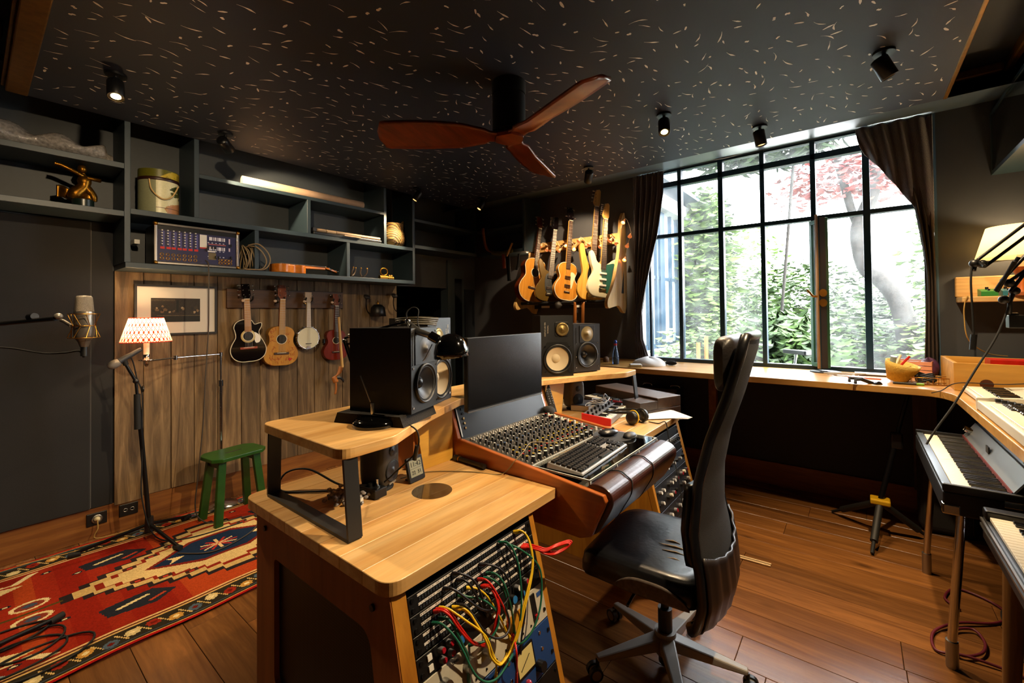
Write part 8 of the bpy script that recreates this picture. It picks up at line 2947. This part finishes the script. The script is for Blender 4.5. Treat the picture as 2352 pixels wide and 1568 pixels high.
# ------------------------------------------------------------------ on the window counter
pg_ = MB()
c0 = atz(1490, 838, ZK)
pg_.grid(lambda u, v: (c0.x + (0.11 + 0.015 * math.sin(13 * u + 5 * v)) * math.cos(6.2832 * u) * math.sin(1.5708 * (1 - v) + 0.02), c0.y + 0.15 * math.sin(6.2832 * u) * math.sin(1.5708 * (1 - v) + 0.02), ZK + 0.001 + 0.07 * math.sin(1.5708 * v) * (1 + 0.12 * math.sin(17 * u)) + 0.006 * math.sin(29 * u) * (1 - v) * v), 30, 12, closed_u=True)
tag(pg_.build('plastic_bag', mat('white_bag', '#e8e8ea', 0.5)), 'crumpled white plastic bag on the counter near the curtain', 'bag')
rt = thing('white_router', 'flat white adapter box beside the plastic bag', 'adapter', tuple(atz(1460, 842, ZK)), rad(-60))
MB().box(-0.05, -0.04, 0.001, 0.05, 0.04, 0.024).build('box', M_WHITE, rt, bevel=0.006)
mc = thing('mini_cassette', 'small black recorder with a furry wind cover on the counter', 'recorder', tuple(atz(1530, 838, ZK)), rad(-90))
MB().box(-0.09, -0.03, 0, 0.0, 0.03, 0.028).build('body', M_BLACK, mc, bevel=0.003)
MB().sph((0.045, 0, 0.022), (0.05, 0.022, 0.021)).build('wind_cover', mat('black_fur', '#0c0c0c', 0.95, bump=1.0, bscale=200), mc)
sd_ = atz(1895, 856, ZK)
tag(MB().lathe([(0.10, 0), (0.10, 0.006), (0.02, 0.012), (0.0001, 0.012)], (sd_.x + 0.05, sd_.y, ZK + 0.0005), 28).build('dark_disc', M_BLACK), 'flat dark disc lying under the open casement', 'disc')
# leaning basket with odds
bk2 = thing('straw_basket', 'tilted straw basket full of small gear on the counter', 'basket', tuple(atz(2058, 876, ZK)), rot=(0.28, -0.1, 0))
MB().lathe([(0.045, 0.008), (0.05, 0.008), (0.085, 0.10), (0.09, 0.13), (0.084, 0.13), (0.045, 0.02), (0.0001, 0.018)], n=32).build('basket', mat('straw_weave', '#c8a850', 0.8, bump=0.8, bscale=130, noise=0.2, nscale=90), bk2)
for i, (nm, c_, dx, dy) in enumerate((('grey_can', '#8a9aa4', -0.03, 0.02), ('red_pen', '#b01c14', 0.0, -0.02), ('ivory_card', '#d8ccb0', 0.04, 0.0))):
    p = bk2.location
    tag(MB().cyl((p.x + dx, p.y + dy, p.z + 0.10), (p.x + dx * 1.6, p.y + dy * 2 - 0.03, p.z + 0.17), 0.016 if i == 0 else 0.007, n=12).build(nm, mat(nm, c_, 0.4)), ['grey tin sticking out of the straw basket', 'red pen sticking out of the straw basket', 'ivory stick poking out of the straw basket'][i], ['tin', 'pen', 'stick'][i])
cr = thing('wooden_crate', 'small pinkish slatted crate behind the straw basket', 'crate', tuple(atz(2095, 866, ZK)), rad(-12))
M_PINKW = wood('pink_cedar', '#a86a50', '#c88c70', axis=1)
for s_ in (-1, 1):
    for k_ in range(4):
        MB().box(s_ * 0.07 - 0.004, -0.11, 0.002 + 0.03 * k_, s_ * 0.07 + 0.004, 0.11, 0.028 + 0.03 * k_).build('slat', M_PINKW, cr)
for y in (-0.11, 0.104):
    MB().box(-0.066, y, 0.002, 0.066, y + 0.006, 0.12).build('end_board', M_PINKW, cr)
wt = thing('wire_tray', 'brass wire tray of cables and adapters at the counter bend', 'tray', tuple(atz(2135, 882, ZK)), rad(-80))
for z in (0.004, 0.045):
    MB().tube([(-0.10, -0.06, z), (0.10, -0.06, z), (0.10, 0.06, z), (-0.10, 0.06, z)], 0.003, 6, closed=True).build('rim', M_BRASS, wt)
for k_ in range(9):
    MB().tube([(-0.1 + 0.025 * k_, -0.06, 0.045), (-0.1 + 0.025 * k_, -0.06, 0.004), (-0.1 + 0.025 * k_, 0.06, 0.004), (-0.1 + 0.025 * k_, 0.06, 0.045)], 0.0018, 5).build('wire', M_BRASS, wt)
wl_ = Vector(wt.location)
for i in range(4):
    tag(MB().tube([wl_ + Vector((-0.045 + 0.03 * i + 0.03 * math.cos(t), 0.02 + 0.045 * math.sin(t), 0.03 + 0.008 * i + 0.01 * math.sin(2 * t))) for t in np.linspace(0, 6.28, 18)[:-1]], 0.006, 6, closed=True).build('cable_loop', M_RUBBER), 'small loop of black cable heaped in the brass wire tray', 'cable', 'loops in the wire tray')
for i, (a, b, c_, lb) in enumerate(((1940, 862, '#b4b0aa', 'tangle of thin grey cable on the counter beside the casement'), (1985, 868, '#c86848', 'salmon pink pouch lying on the counter'), (2000, 862, '#e4e2de', 'white envelope on the counter before the window'))):
    p = atz(a, b, ZK)
    if i == 0:
        o = MB()
        for k_ in range(3):
            o.tube([(p.x + 0.06 * math.cos(t + k_), p.y + (0.08 + 0.02 * k_) * math.sin(t), ZK + 0.004 + 0.006 * k_) for t in np.linspace(0, 6.28, 20)[:-1]], 0.003, 5, closed=True)
    else:
        o = MB().box(p.x - 0.04, p.y - 0.09, ZK + 0.0005 + 0.008 * (i - 1), p.x + 0.04 + 0.03 * (i - 1), p.y + 0.09, ZK + 0.008 + 0.006 * (i - 1))
    tag(o.build(['grey_cable', 'pouch', 'envelope'][i], mat('odd_%d' % i, c_, 0.6)), lb, ['cable', 'pouch', 'envelope'][i])
gm = thing('pen', 'black marker pen on the counter below the basket', 'pen', tuple(atz(2075, 880, ZK + 0.008)))
MB().cyl((0, 0.05, 0), (0, -0.09, 0), 0.0075, n=10).build('barrel', M_BLACK, gm)
MB().cyl((0, -0.06, 0), (0, -0.095, 0), 0.0085, n=10).build('cap', mat('green_cap', '#6a9a20', 0.4), gm)

# pine box
bx_ = thing('pine_box', 'open topped pine box with a large knot on the counter corner', 'box', (3.574, -0.44, ZK))
M_PINE = wood('knotty_pine', '#b8802c', '#d8a854', axis=1, scale=0.4, rough=0.4, var=0.02)
for i, (a, b, c_, d) in enumerate(((0, -0.62, 0.018, 0), (0.48, -0.62, 0.498, 0), (0.018, -0.018, 0.48, 0), (0.018, -0.62, 0.48, -0.602))):
    MB().box(a, b, 0.001, c_, d, 0.16).build('side', M_PINE, bx_, bevel=0.001)
MB().box(0.018, -0.602, 0.001, 0.48, -0.018, 0.012).build('bottom', M_PINE, bx_)
MB().lathe([(0.028, 0), (0.0001, 0.0006)], (-0.0002, -0.13, 0.045), 20, (-1, 0, 0)).build('knot', mat('pine_knot', '#4a2008', 0.5), bx_)
tag(MB().box(3.66, -0.78, ZK + 0.0125, 3.80, -0.60, ZK + 0.178).build('red_packet', mat('red_packet', '#b81c10', 0.35, noise=0.2, nscale=30)), 'red and white packet standing in the pine box', 'packet')
tag(MB().sph((3.78, -0.92, ZK + 0.10), (0.10, 0.12, 0.085), 18, 10).build('plastic_sachet', mat('clear_sachet', '#c8b8a8', 0.2, trans=0.3, bump=1.0, bscale=40)), 'clear plastic sachet bulging out of the pine box', 'bag')

# ------------------------------------------------------------------ keyboards on the counter (players sit on the room side)
def board(name, label, x1, L, yf, z, D, H, m, n, kd=0.14, k0=0.06, pitch=0.0235, white=None):
    t = thing(name, label, 'keyboard', (x1, yf, z), rad(180))
    MB().box(0, 0, 0.006, L, D, H * 0.55).build('body', m, t, bevel=0.004)
    MB().add([(0, kd + 0.03, H * 0.55), (L, kd + 0.03, H * 0.55), (L, D, H), (0, D, H), (0, D, 0.02), (L, D, 0.02)], [(0, 1, 2, 3), (3, 2, 5, 4)]).build('control_panel', m, t)
    for x in (0, L - 0.02):
        MB().prism([(-0.002, 0.0), (D, 0.0), (D, H + 0.006), (kd, H * 0.8), (-0.002, H * 0.7)], 'x', x, x + 0.02).build('cheek', m, t, bevel=0.003)
    keys(t, n, pitch, kd - 0.01, H * 0.55, k0, 0.012, white=white)
    return t


M_CRMET = mat('cream_enamel', '#d6cfc0', 0.4)
s1 = board('analogue_synthesizer', 'slim white analogue synthesizer against the pine box', 3.52, 0.53, -0.47, ZK, 0.30, 0.05, M_CRMET, 20)
for k_ in range(6):
    MB().box(0.06 + 0.06 * k_, 0.22, 0.048, 0.075 + 0.06 * k_, 0.25, 0.062).build('slider', M_BLACK, s1)
s2 = board('stage_synthesizer', 'large white synthesizer with black rocker tabs on the counter edge', 2.95, 1.35, -0.435, ZK, 0.40, 0.085, M_CRMET, 46, k0=0.2)
for k_ in range(10):
    MB().box(0.05 + 0.028 * k_, 0.05 + 0.014 * k_ * (k_ < 5), 0.05, 0.07 + 0.028 * k_, 0.075 + 0.014 * k_ * (k_ < 5), 0.066).build('tab', M_BLACK, s2, bevel=0.002)
for k_ in range(14):
    MB().box(0.1 + 0.05 * k_, 0.30, 0.074, 0.122 + 0.05 * k_, 0.325, 0.09).build('tab', M_BLACK, s2, bevel=0.002)
# electric piano under the counter
ep = thing('electric_piano', 'black electric piano with a ribbed silver name rail on chrome legs', 'electric piano', (3.33, -0.25, 0), rad(180))
PL, PD = 0.98, 0.56
MB().box(0, 0, 0.66, PL, PD, 0.745).build('case', mat('black_tolex', '#0d0d0e', 0.5, bump=0.3, bscale=500), ep, bevel=0.006)
MB().box(0.012, 0.004, 0.745, PL - 0.012, 0.03, 0.762).build('front_rail', mat('steel_rail', '#6a747c', 0.3, metal=0.6), ep)
for x in (0.0, PL - 0.02):
    MB().box(x, 0.0, 0.745, x + 0.02, PD, 0.775).build('end_cheek', M_BLACK, ep, bevel=0.004)
keys(ep, 40, 0.0232, 0.15, 0.746, 0.026, 0.034, 0.10)
MB().add([(0.02, 0.19, 0.775), (PL - 0.02, 0.19, 0.775), (PL - 0.02, 0.235, 0.845), (0.02, 0.235, 0.845)], [(0, 1, 2, 3)]).build('name_rail', mat('ribbed_alloy', '#9aa0a4', 0.35, metal=0.7), ep, solid=0.006)
MB().box(0.022, 0.183, 0.762, PL - 0.022, 0.187, 0.777).build('red_felt', mat('red_felt', '#5a0c0c', 0.9), ep)
rm_ = rad(57)
MB().box(0.45, 0.2, 0.80, 0.50, 0.205, 0.83).build('name_plate', M_BLACK, ep)
for x in (0.05, 0.085):
    MB().cyl((x, 0.21, 0.81), (x, 0.185, 0.82), 0.012).build('knob', M_CHROME, ep)
MB().prism([(0.236, 0.745), (PD, 0.745), (PD, 0.90), (0.42, 0.91), (0.30, 0.89), (0.24, 0.848)], 'x', 0.005, PL - 0.005).build('harp_cover', M_BLACK, ep, bevel=0.01)
MB().box(0.80, 0.243, 0.852, 0.86, 0.25, 0.875).build('logo_plate', M_CHROME, ep)
MB().box(PL - 0.002, 0.16, 0.725, PL + 0.004, 0.22, 0.75).build('latch', M_CHROME, ep, bevel=0.002)
MB().box(PL - 0.03, -0.003, 0.66, PL + 0.004, 0.05, 0.70).build('corner_guard', M_CHROME, ep, bevel=0.006)
for x, dx in ((0.12, -0.06), (PL - 0.07, 0.0)):
    for y, dy in ((0.06, -0.03), (PD - 0.08, 0.03)):
        l_ = MB().cyl((x, y, 0.66), (x - 0.06 + dx * 0.2, y + dy, 0.1), 0.015, n=12).build('leg', M_CHROME, ep)
        MB().cyl((x - 0.06 + dx * 0.2, y + dy, 0.11), (x - 0.065 + dx * 0.2, y + dy, 0.0), 0.02, n=12).build('foot', M_STEEL, l_)
# second piano nearer, on wooden legs
e2_ = thing('stage_piano', 'black stage piano with ivory keys on tapered wooden legs', 'electric piano', (2.29, -0.345, 0), rad(180))
MB().box(0, 0, 0.62, 1.3, 0.42, 0.70).build('case', MATS['black_tolex'], e2_, bevel=0.006)
for z in (0.665, 0.685):
    MB().box(-0.004, -0.006, z, 1.3, 0.0, z + 0.008).build('edge_strip', M_STEEL, e2_)
MB().box(0, 0.0, 0.70, 0.05, 0.42, 0.735).build('end_block', M_BLACK, e2_, bevel=0.006)
keys(e2_, 50, 0.0232, 0.15, 0.705, 0.056, 0.01, 0.10)
MB().box(0.05, 0.17, 0.70, 1.3, 0.42, 0.76).build('top_panel', M_BLACK, e2_, bevel=0.006)
M_LEGW = wood('scuffed_leg_wood', '#5a3c1c', '#8a6434', axis=2)
for x in (0.1, 1.2):
    for y in (0.06, 0.36):
        MB().cyl((x, y, 0.62), (x - 0.02, y - 0.02, 0.0), 0.03, 0.019, n=10).build('leg', M_LEGW, e2_)

# ------------------------------------------------------------------ guitar stand, bags, floor cable
hs_ = thing('guitar_stand', 'folding black guitar stand with a yellow collar by the counter', 'guitar stand', (3.63, -0.09, 0), world=True)
M_HS = mat('foam_black', '#15130f', 0.6)
hub = Vector((3.64, -0.10, 0.22))
for f in ((3.326, -0.049, 0.012), (3.848, 0.157, 0.012), (3.76, -0.336, 0.012)):
    f = Vector(f)
    l_ = MB().cyl(hub, hub + (f - hub) * 0.78, 0.02, n=12).build('leg', M_HS, hs_)
    MB().cyl(hub + (f - hub) * 0.78, f, 0.009, n=10).build('foot', M_RUBBER, l_)
MB().box(hub.x - 0.045, hub.y - 0.05, hub.z - 0.012, hub.x + 0.045, hub.y + 0.05, hub.z + 0.022).build('collar', mat('yellow_collar', '#c89a10', 0.45), hs_, bevel=0.008)
tp = Vector((3.75, -0.25, 0.90))
MB().cyl(hub, hub + (tp - hub) * 0.55, 0.015).build('lower_tube', M_BLACKM, hs_)
MB().cyl(hub + (tp - hub) * 0.5, tp, 0.011).build('upper_tube', M_BLACKM, hs_)
MB().box(hub.x + 0.04, hub.y - 0.12, 0.56, hub.x + 0.09, hub.y - 0.06, 0.66).build('height_grip', M_BLACK, hs_, bevel=0.01)
MB().cyl(tp, tp + Vector((0, 0, 0.03)), 0.016).build('top_cap', M_BLACK, hs_)
nb = Vector((3.56, -0.02, 1.005))
MB().tube([tp, nb + Vector((0.05, -0.06, -0.03)), nb], 0.012).build('neck_arm', M_BLACK, hs_)
MB().cyl(nb + Vector((0.05, -0.06, -0.045)), nb + Vector((0.02, -0.09, -0.03)), 0.022).build('pivot', M_BLACKM, hs_)
for d in ((-0.05, 0.03, 0.0), (-0.02, 0.06, 0.005)):
    MB().tube([nb + Vector((0.02 if d[1] > 0.04 else -0.01, 0, 0)), nb + Vector(d), nb + Vector(d) + Vector((-0.015, 0.0, -0.02))], 0.009).build('yoke_prong', M_RUBBER, hs_)
gb = thing('gig_bag', 'dark grey soft gig bag leaning under the counter by the piano', 'bag', (3.95, -0.44, 0), rad(8))
MB().box(-0.07, -0.14, 0.0, 0.07, 0.14, 0.52).build('body', mat('grey_nylon', '#1c1917', 0.8, bump=0.3, bscale=300), gb, bevel=0.05, seg=4)
MB().tube([(-0.072, -0.10, 0.04), (-0.073, -0.10, 0.48), (-0.073, 0.10, 0.48), (-0.072, 0.10, 0.04)], 0.004, 6).build('zip', M_BLACKM, gb)
for i, (x, y, w, d, h, lb) in enumerate(((3.75, -1.0, 0.42, 0.5, 0.56, 'large black case stored under the counter corner'), (2.9, -1.1, 0.6, 0.35, 0.42, 'black flight case under the electric piano'))):
    c_ = thing('storage_case', lb, 'case', (x, y, 0))
    MB().box(-w / 2, -d / 2, 0.001, w / 2, d / 2, h * 0.7).build('body', M_BLACK, c_, bevel=0.008)
    MB().box(-w / 2, -d / 2, h * 0.705, w / 2, d / 2, h).build('lid', M_BLACK, c_, bevel=0.008)
    MB().box(-w / 2 - 0.006, -0.03, h * 0.66, -w / 2, 0.03, h * 0.75).build('latch', M_STEEL, c_)
fc = MB()
p0 = atz(2172, 1480, 0.008)
pts = [atz(x, y, 0.008 + 0.004 * (i % 3)) for i, (x, y) in enumerate(((2352, 1555), (2290, 1530), (2215, 1505), (2150, 1492), (2145, 1450), (2200, 1430), (2290, 1430), (2352, 1400)))]
fc.tube(smooth_path(pts, 8), 0.0055, 7)
pts = [atz(x, y, 0.014 + 0.003 * (i % 2)) for i, (x, y) in enumerate(((2190, 1448), (2235, 1445), (2262, 1475), (2255, 1500), (2210, 1505), (2185, 1480)))]
fc.tube(smooth_path(pts, 7, closed=True), 0.0055, 7, closed=True)
fc.tube(smooth_path([atz(2205, 1400, 0.008), atz(2170, 1372, 0.008), atz(2200, 1352, 0.008), atz(2290, 1390, 0.008), atz(2352, 1450, 0.008)], 7), 0.0055, 7)
tag(fc.build('crimson_cable', mat('crimson_cable', '#5a1020', 0.5)), 'crimson cable looped on the floor round the piano leg', 'cable')
tag(MB().tube(smooth_path([atz(2352, 1470, 0.01), atz(2310, 1440, 0.01), atz(2330, 1400, 0.01), (2.9, -0.9, 0.01), (2.5, -0.9, 0.01), atz(2352, 1520, 0.01)], 7), 0.005, 6).build('floor_cable', M_RUBBER), 'black cable lying on the floor behind the wooden piano leg', 'cable')
bt3 = thing('wooden_batten', 'thin wooden threshold strip lying on the floorboards behind the chair', 'strip', (2.6, 0.6, 0), world=True)
a_, b_ = atz(1655, 1268, 0.004), atz(1770, 1300, 0.004)
MB().beam(a_, b_, 0.016, 0.007).build('strip', wood('pale_batten', '#a08050', '#c8a878', axis=1), bt3)
MB().beam(a_ + Vector((0.022, 0.0, 0)), b_ + Vector((0.022, 0.0, 0)), 0.014, 0.007).build('strip', MATS['pale_batten'], bt3)

# ------------------------------------------------------------------ lamp shelf, boom arms, glazed corner cupboard
ls = thing('live_edge_shelf', 'thick live edge wooden wall shelf under the table lamp', 'shelf', (4.08, -0.85, 1.49), world=True)
M_ELM = wood('pale_elm', '#b88a4c', '#dcb87c', axis=1, scale=0.8, rough=0.5, var=0.03)
MB().box(3.97, -1.2, 1.49, 4.198, -0.535, 1.525).build('board', M_ELM, ls, bevel=0.006)
MB().box(4.165, -1.2, 1.526, 4.198, -0.53, 1.662).build('back_board', M_ELM, ls, bevel=0.008)
tl2 = thing('table_lamp', 'wooden based table lamp with a lit cream shade on the wall shelf', 'lamp', (4.0, -0.795, 1.5255))
MB().cyl((0, 0, 0), (0, 0, 0.02), 0.06, n=24).build('base', wood('orange_turned_wood', '#8a4414', '#b86424', axis=2), tl2)
MB().lathe([(0.03, 0.02), (0.022, 0.06), (0.026, 0.13), (0.04, 0.165), (0.042, 0.175)], n=20).build('column', MATS['orange_turned_wood'], tl2)
MB().cyl((0, 0, 0.176), (0, 0, 0.25), 0.017).build('candle_sleeve', MATS['ivory_sleeve'], tl2)
k = NT('cream_lampshade')
tr2 = k.n('ShaderNodeBsdfTranslucent')
tr2.inputs[0].default_value = hexc('#f6dca4')
ms = k.n('ShaderNodeMixShader')
ms.inputs[0].default_value = 0.6
k.b.inputs['Base Color'].default_value = hexc('#f0dcb0')
k.b.inputs['Roughness'].default_value = 0.9
k.l(k.b, 0, ms, 1)
k.l(tr2, 0, ms, 2)
k.l(ms, 0, [n for n in k.t.nodes if n.type == 'OUTPUT_MATERIAL'][0], 0)
MB().lathe([(0.195, 0.235), (0.145, 0.425)], n=40, cap=False).build('shade', k.m, tl2)
MB().sph((0, 0, 0.29), 0.025).build('bulb', MATS['warm_bulb'], tl2)
lamp('POINT', (4.0, -0.795, 1.5255 + 0.33), 7.0, (1.0, 0.74, 0.42), size=0.03, name='shade_light')
tag(MB().tube(smooth_path([(3.96, -0.56, 1.53), (3.955, -0.545, 1.49), (3.955, -0.54, 1.40), (3.98, -0.56, 1.25), (4.1, -0.66, 1.16), (4.17, -0.76, 1.14)], 7), 0.0032, 6).build('lamp_flex', mat('gold_flex', '#a08040', 0.7)), 'gold flex with inline switch hanging from the lamp shelf', 'cable')
for i, (y, c_, w, lb) in enumerate(((-0.66, '#2e7a34', 0.075, 'green effects pedal on the lamp shelf'), (-0.74, '#2a6a7a', 0.05, 'teal effects pedal next to the green one'), (-0.93, '#8a1c14', 0.08, 'red effects pedal on the lamp shelf'))):
    p_ = thing('effects_pedal', lb, 'pedal', (3.99, y, 1.5255), RZ, group='pedals on the lamp shelf')
    MB().prism([(0, 0), (0.11, 0), (0.11, 0.05), (0, 0.032)], 'x', -w / 2, w / 2).build('case', mat('pedal_%d' % i, c_, 0.4), p_, bevel=0.003)
    MB().cyl((0, 0.08, 0.044), (0, 0.08, 0.06), 0.008).build('knob', M_BLACK, p_)
    MB().cyl((0, 0.025, 0.035), (0, 0.025, 0.046), 0.007).build('footswitch', M_CHROME, p_)


def boom_arm(label, w, top, bend, clamp, cab):
    t = thing('microphone_boom', label, 'microphone arm', tuple(atw(*clamp[-1], w)), world=True)
    for (a, b) in top:
        MB().cyl(atw(*a, w), atw(*b, w * 0.97), 0.0075, n=8).build('arm_tube', M_BLACKM, t)
    for c_ in bend:
        MB().sph(atw(*c_, w), 0.02, 10, 7).build('joint', M_BLACK, t)
    MB().tube([atw(*c_, w) for c_ in clamp], 0.009, 8).build('clamp', M_BLACK, t)
    MB().tube(smooth_path([atw(*c_, w) for c_ in cab], 6), 0.0045, 6).build('cable', M_RUBBER, t)
    return t


ba = boom_arm('black sprung boom arm folded before the lamp with its lead hanging', 2.1, [((2246, 596), (2400, 480)), ((2262, 612), (2400, 510)), ((2246, 600), (2262, 612))], [(2238, 605), (2256, 606)], [(2240, 605), (2236, 622)], [(2232, 612), (2230, 650), (2234, 720), (2237, 770)])
MB().cyl(atw(2237, 768, 2.1), atw(2234, 803, 2.1), 0.012, n=12).build('plug', M_BLACK, ba)
bb = boom_arm('black sprung boom arm clamped to the lamp shelf edge', 2.0, [((2300, 645), (2400, 540)), ((2312, 650), (2400, 590)), ((2286, 668), (2340, 590)), ((2320, 670), (2390, 580)), ((2290, 670), (2330, 600))], [(2306, 688), (2318, 650), (2330, 668)], [(2330, 665), (2320, 690), (2318, 720), (2336, 722)], [(2322, 690), (2290, 770), (2240, 850), (2190, 930), (2150, 985), (2128, 1020)])
MB().box(*(lambda p: (p.x - 0.03, p.y - 0.025, p.z - 0.03, p.x + 0.03, p.y + 0.025, p.z + 0.03))(atw(2332, 738, 2.0))).build('clamp_block', M_BLACK, bb, bevel=0.003)
tag(MB().tube(smooth_path([atz(2140, 902, ZK + 0.004), (3.5, -0.38, ZK + 0.004), (3.52, -0.45, ZK + 0.05), (3.5, -0.62, ZK + 0.06), (3.3, -0.74, ZK + 0.1), (2.9, -0.8, ZK + 0.1)], 8), 0.0025, 6).build('thin_cable', M_RUBBER), 'thin black cable running over the counter bend to the synthesizers', 'cable')
cu = thing('corner_cupboard', 'dark glass fronted wall cupboard of coiled cables high in the corner', 'cupboard', (3.5, -1.05, 2.33), world=True)
M_CUP = mat('teal_cupboard', '#22343a', 0.4)
cxa, cxb, cya, cyb, cza, czb = 2.6, 4.198, -1.39, -0.715, 2.325, 2.735
MB().box(cxa, cya, cza, cxb, cyb, cza + 0.025).build('bottom', M_CUP, cu)
MB().box(cxa, cya, czb - 0.02, cxb, cyb, czb).build('top', M_CUP, cu)
MB().box(cxb - 0.03, cya, cza + 0.025, cxb, cyb, czb - 0.02).build('end', M_CUP, cu)
MB().box(cxa, cya, cza + 0.025, cxa + 0.02, cyb, czb - 0.02).build('end', M_CUP, cu)
MB().box(3.4, cya, cza + 0.025, 3.42, cyb - 0.02, czb - 0.02).build('divider', M_CUP, cu)
MB().box(cxa, cyb - 0.008, cza + 0.025, cxb - 0.03, cyb - 0.004, czb - 0.02).build('pane', glassmat('cupboard_glass', gloss=0.2), cu)
MB().box(3.85, -1.2, cza + 0.026, 3.98, -0.85, czb - 0.025).build('inner_column', mat('pale_column', '#6a6460', 0.6), cu)
for k_ in range(4):
    tag(MB().tube([(3.70 + 0.0 * t, -0.9 + (0.06 + 0.035 * k_) * math.cos(t), 2.50 + (0.06 + 0.03 * k_) * math.sin(t)) for t in np.linspace(0, 6.28, 26)[:-1]], 0.008, 6, closed=True).build('hanging_hose', mat('white_hose', '#c8c0b0', 0.4)), 'white hose ring hanging in the corner cupboard', 'hose', 'hoses in the cupboard')
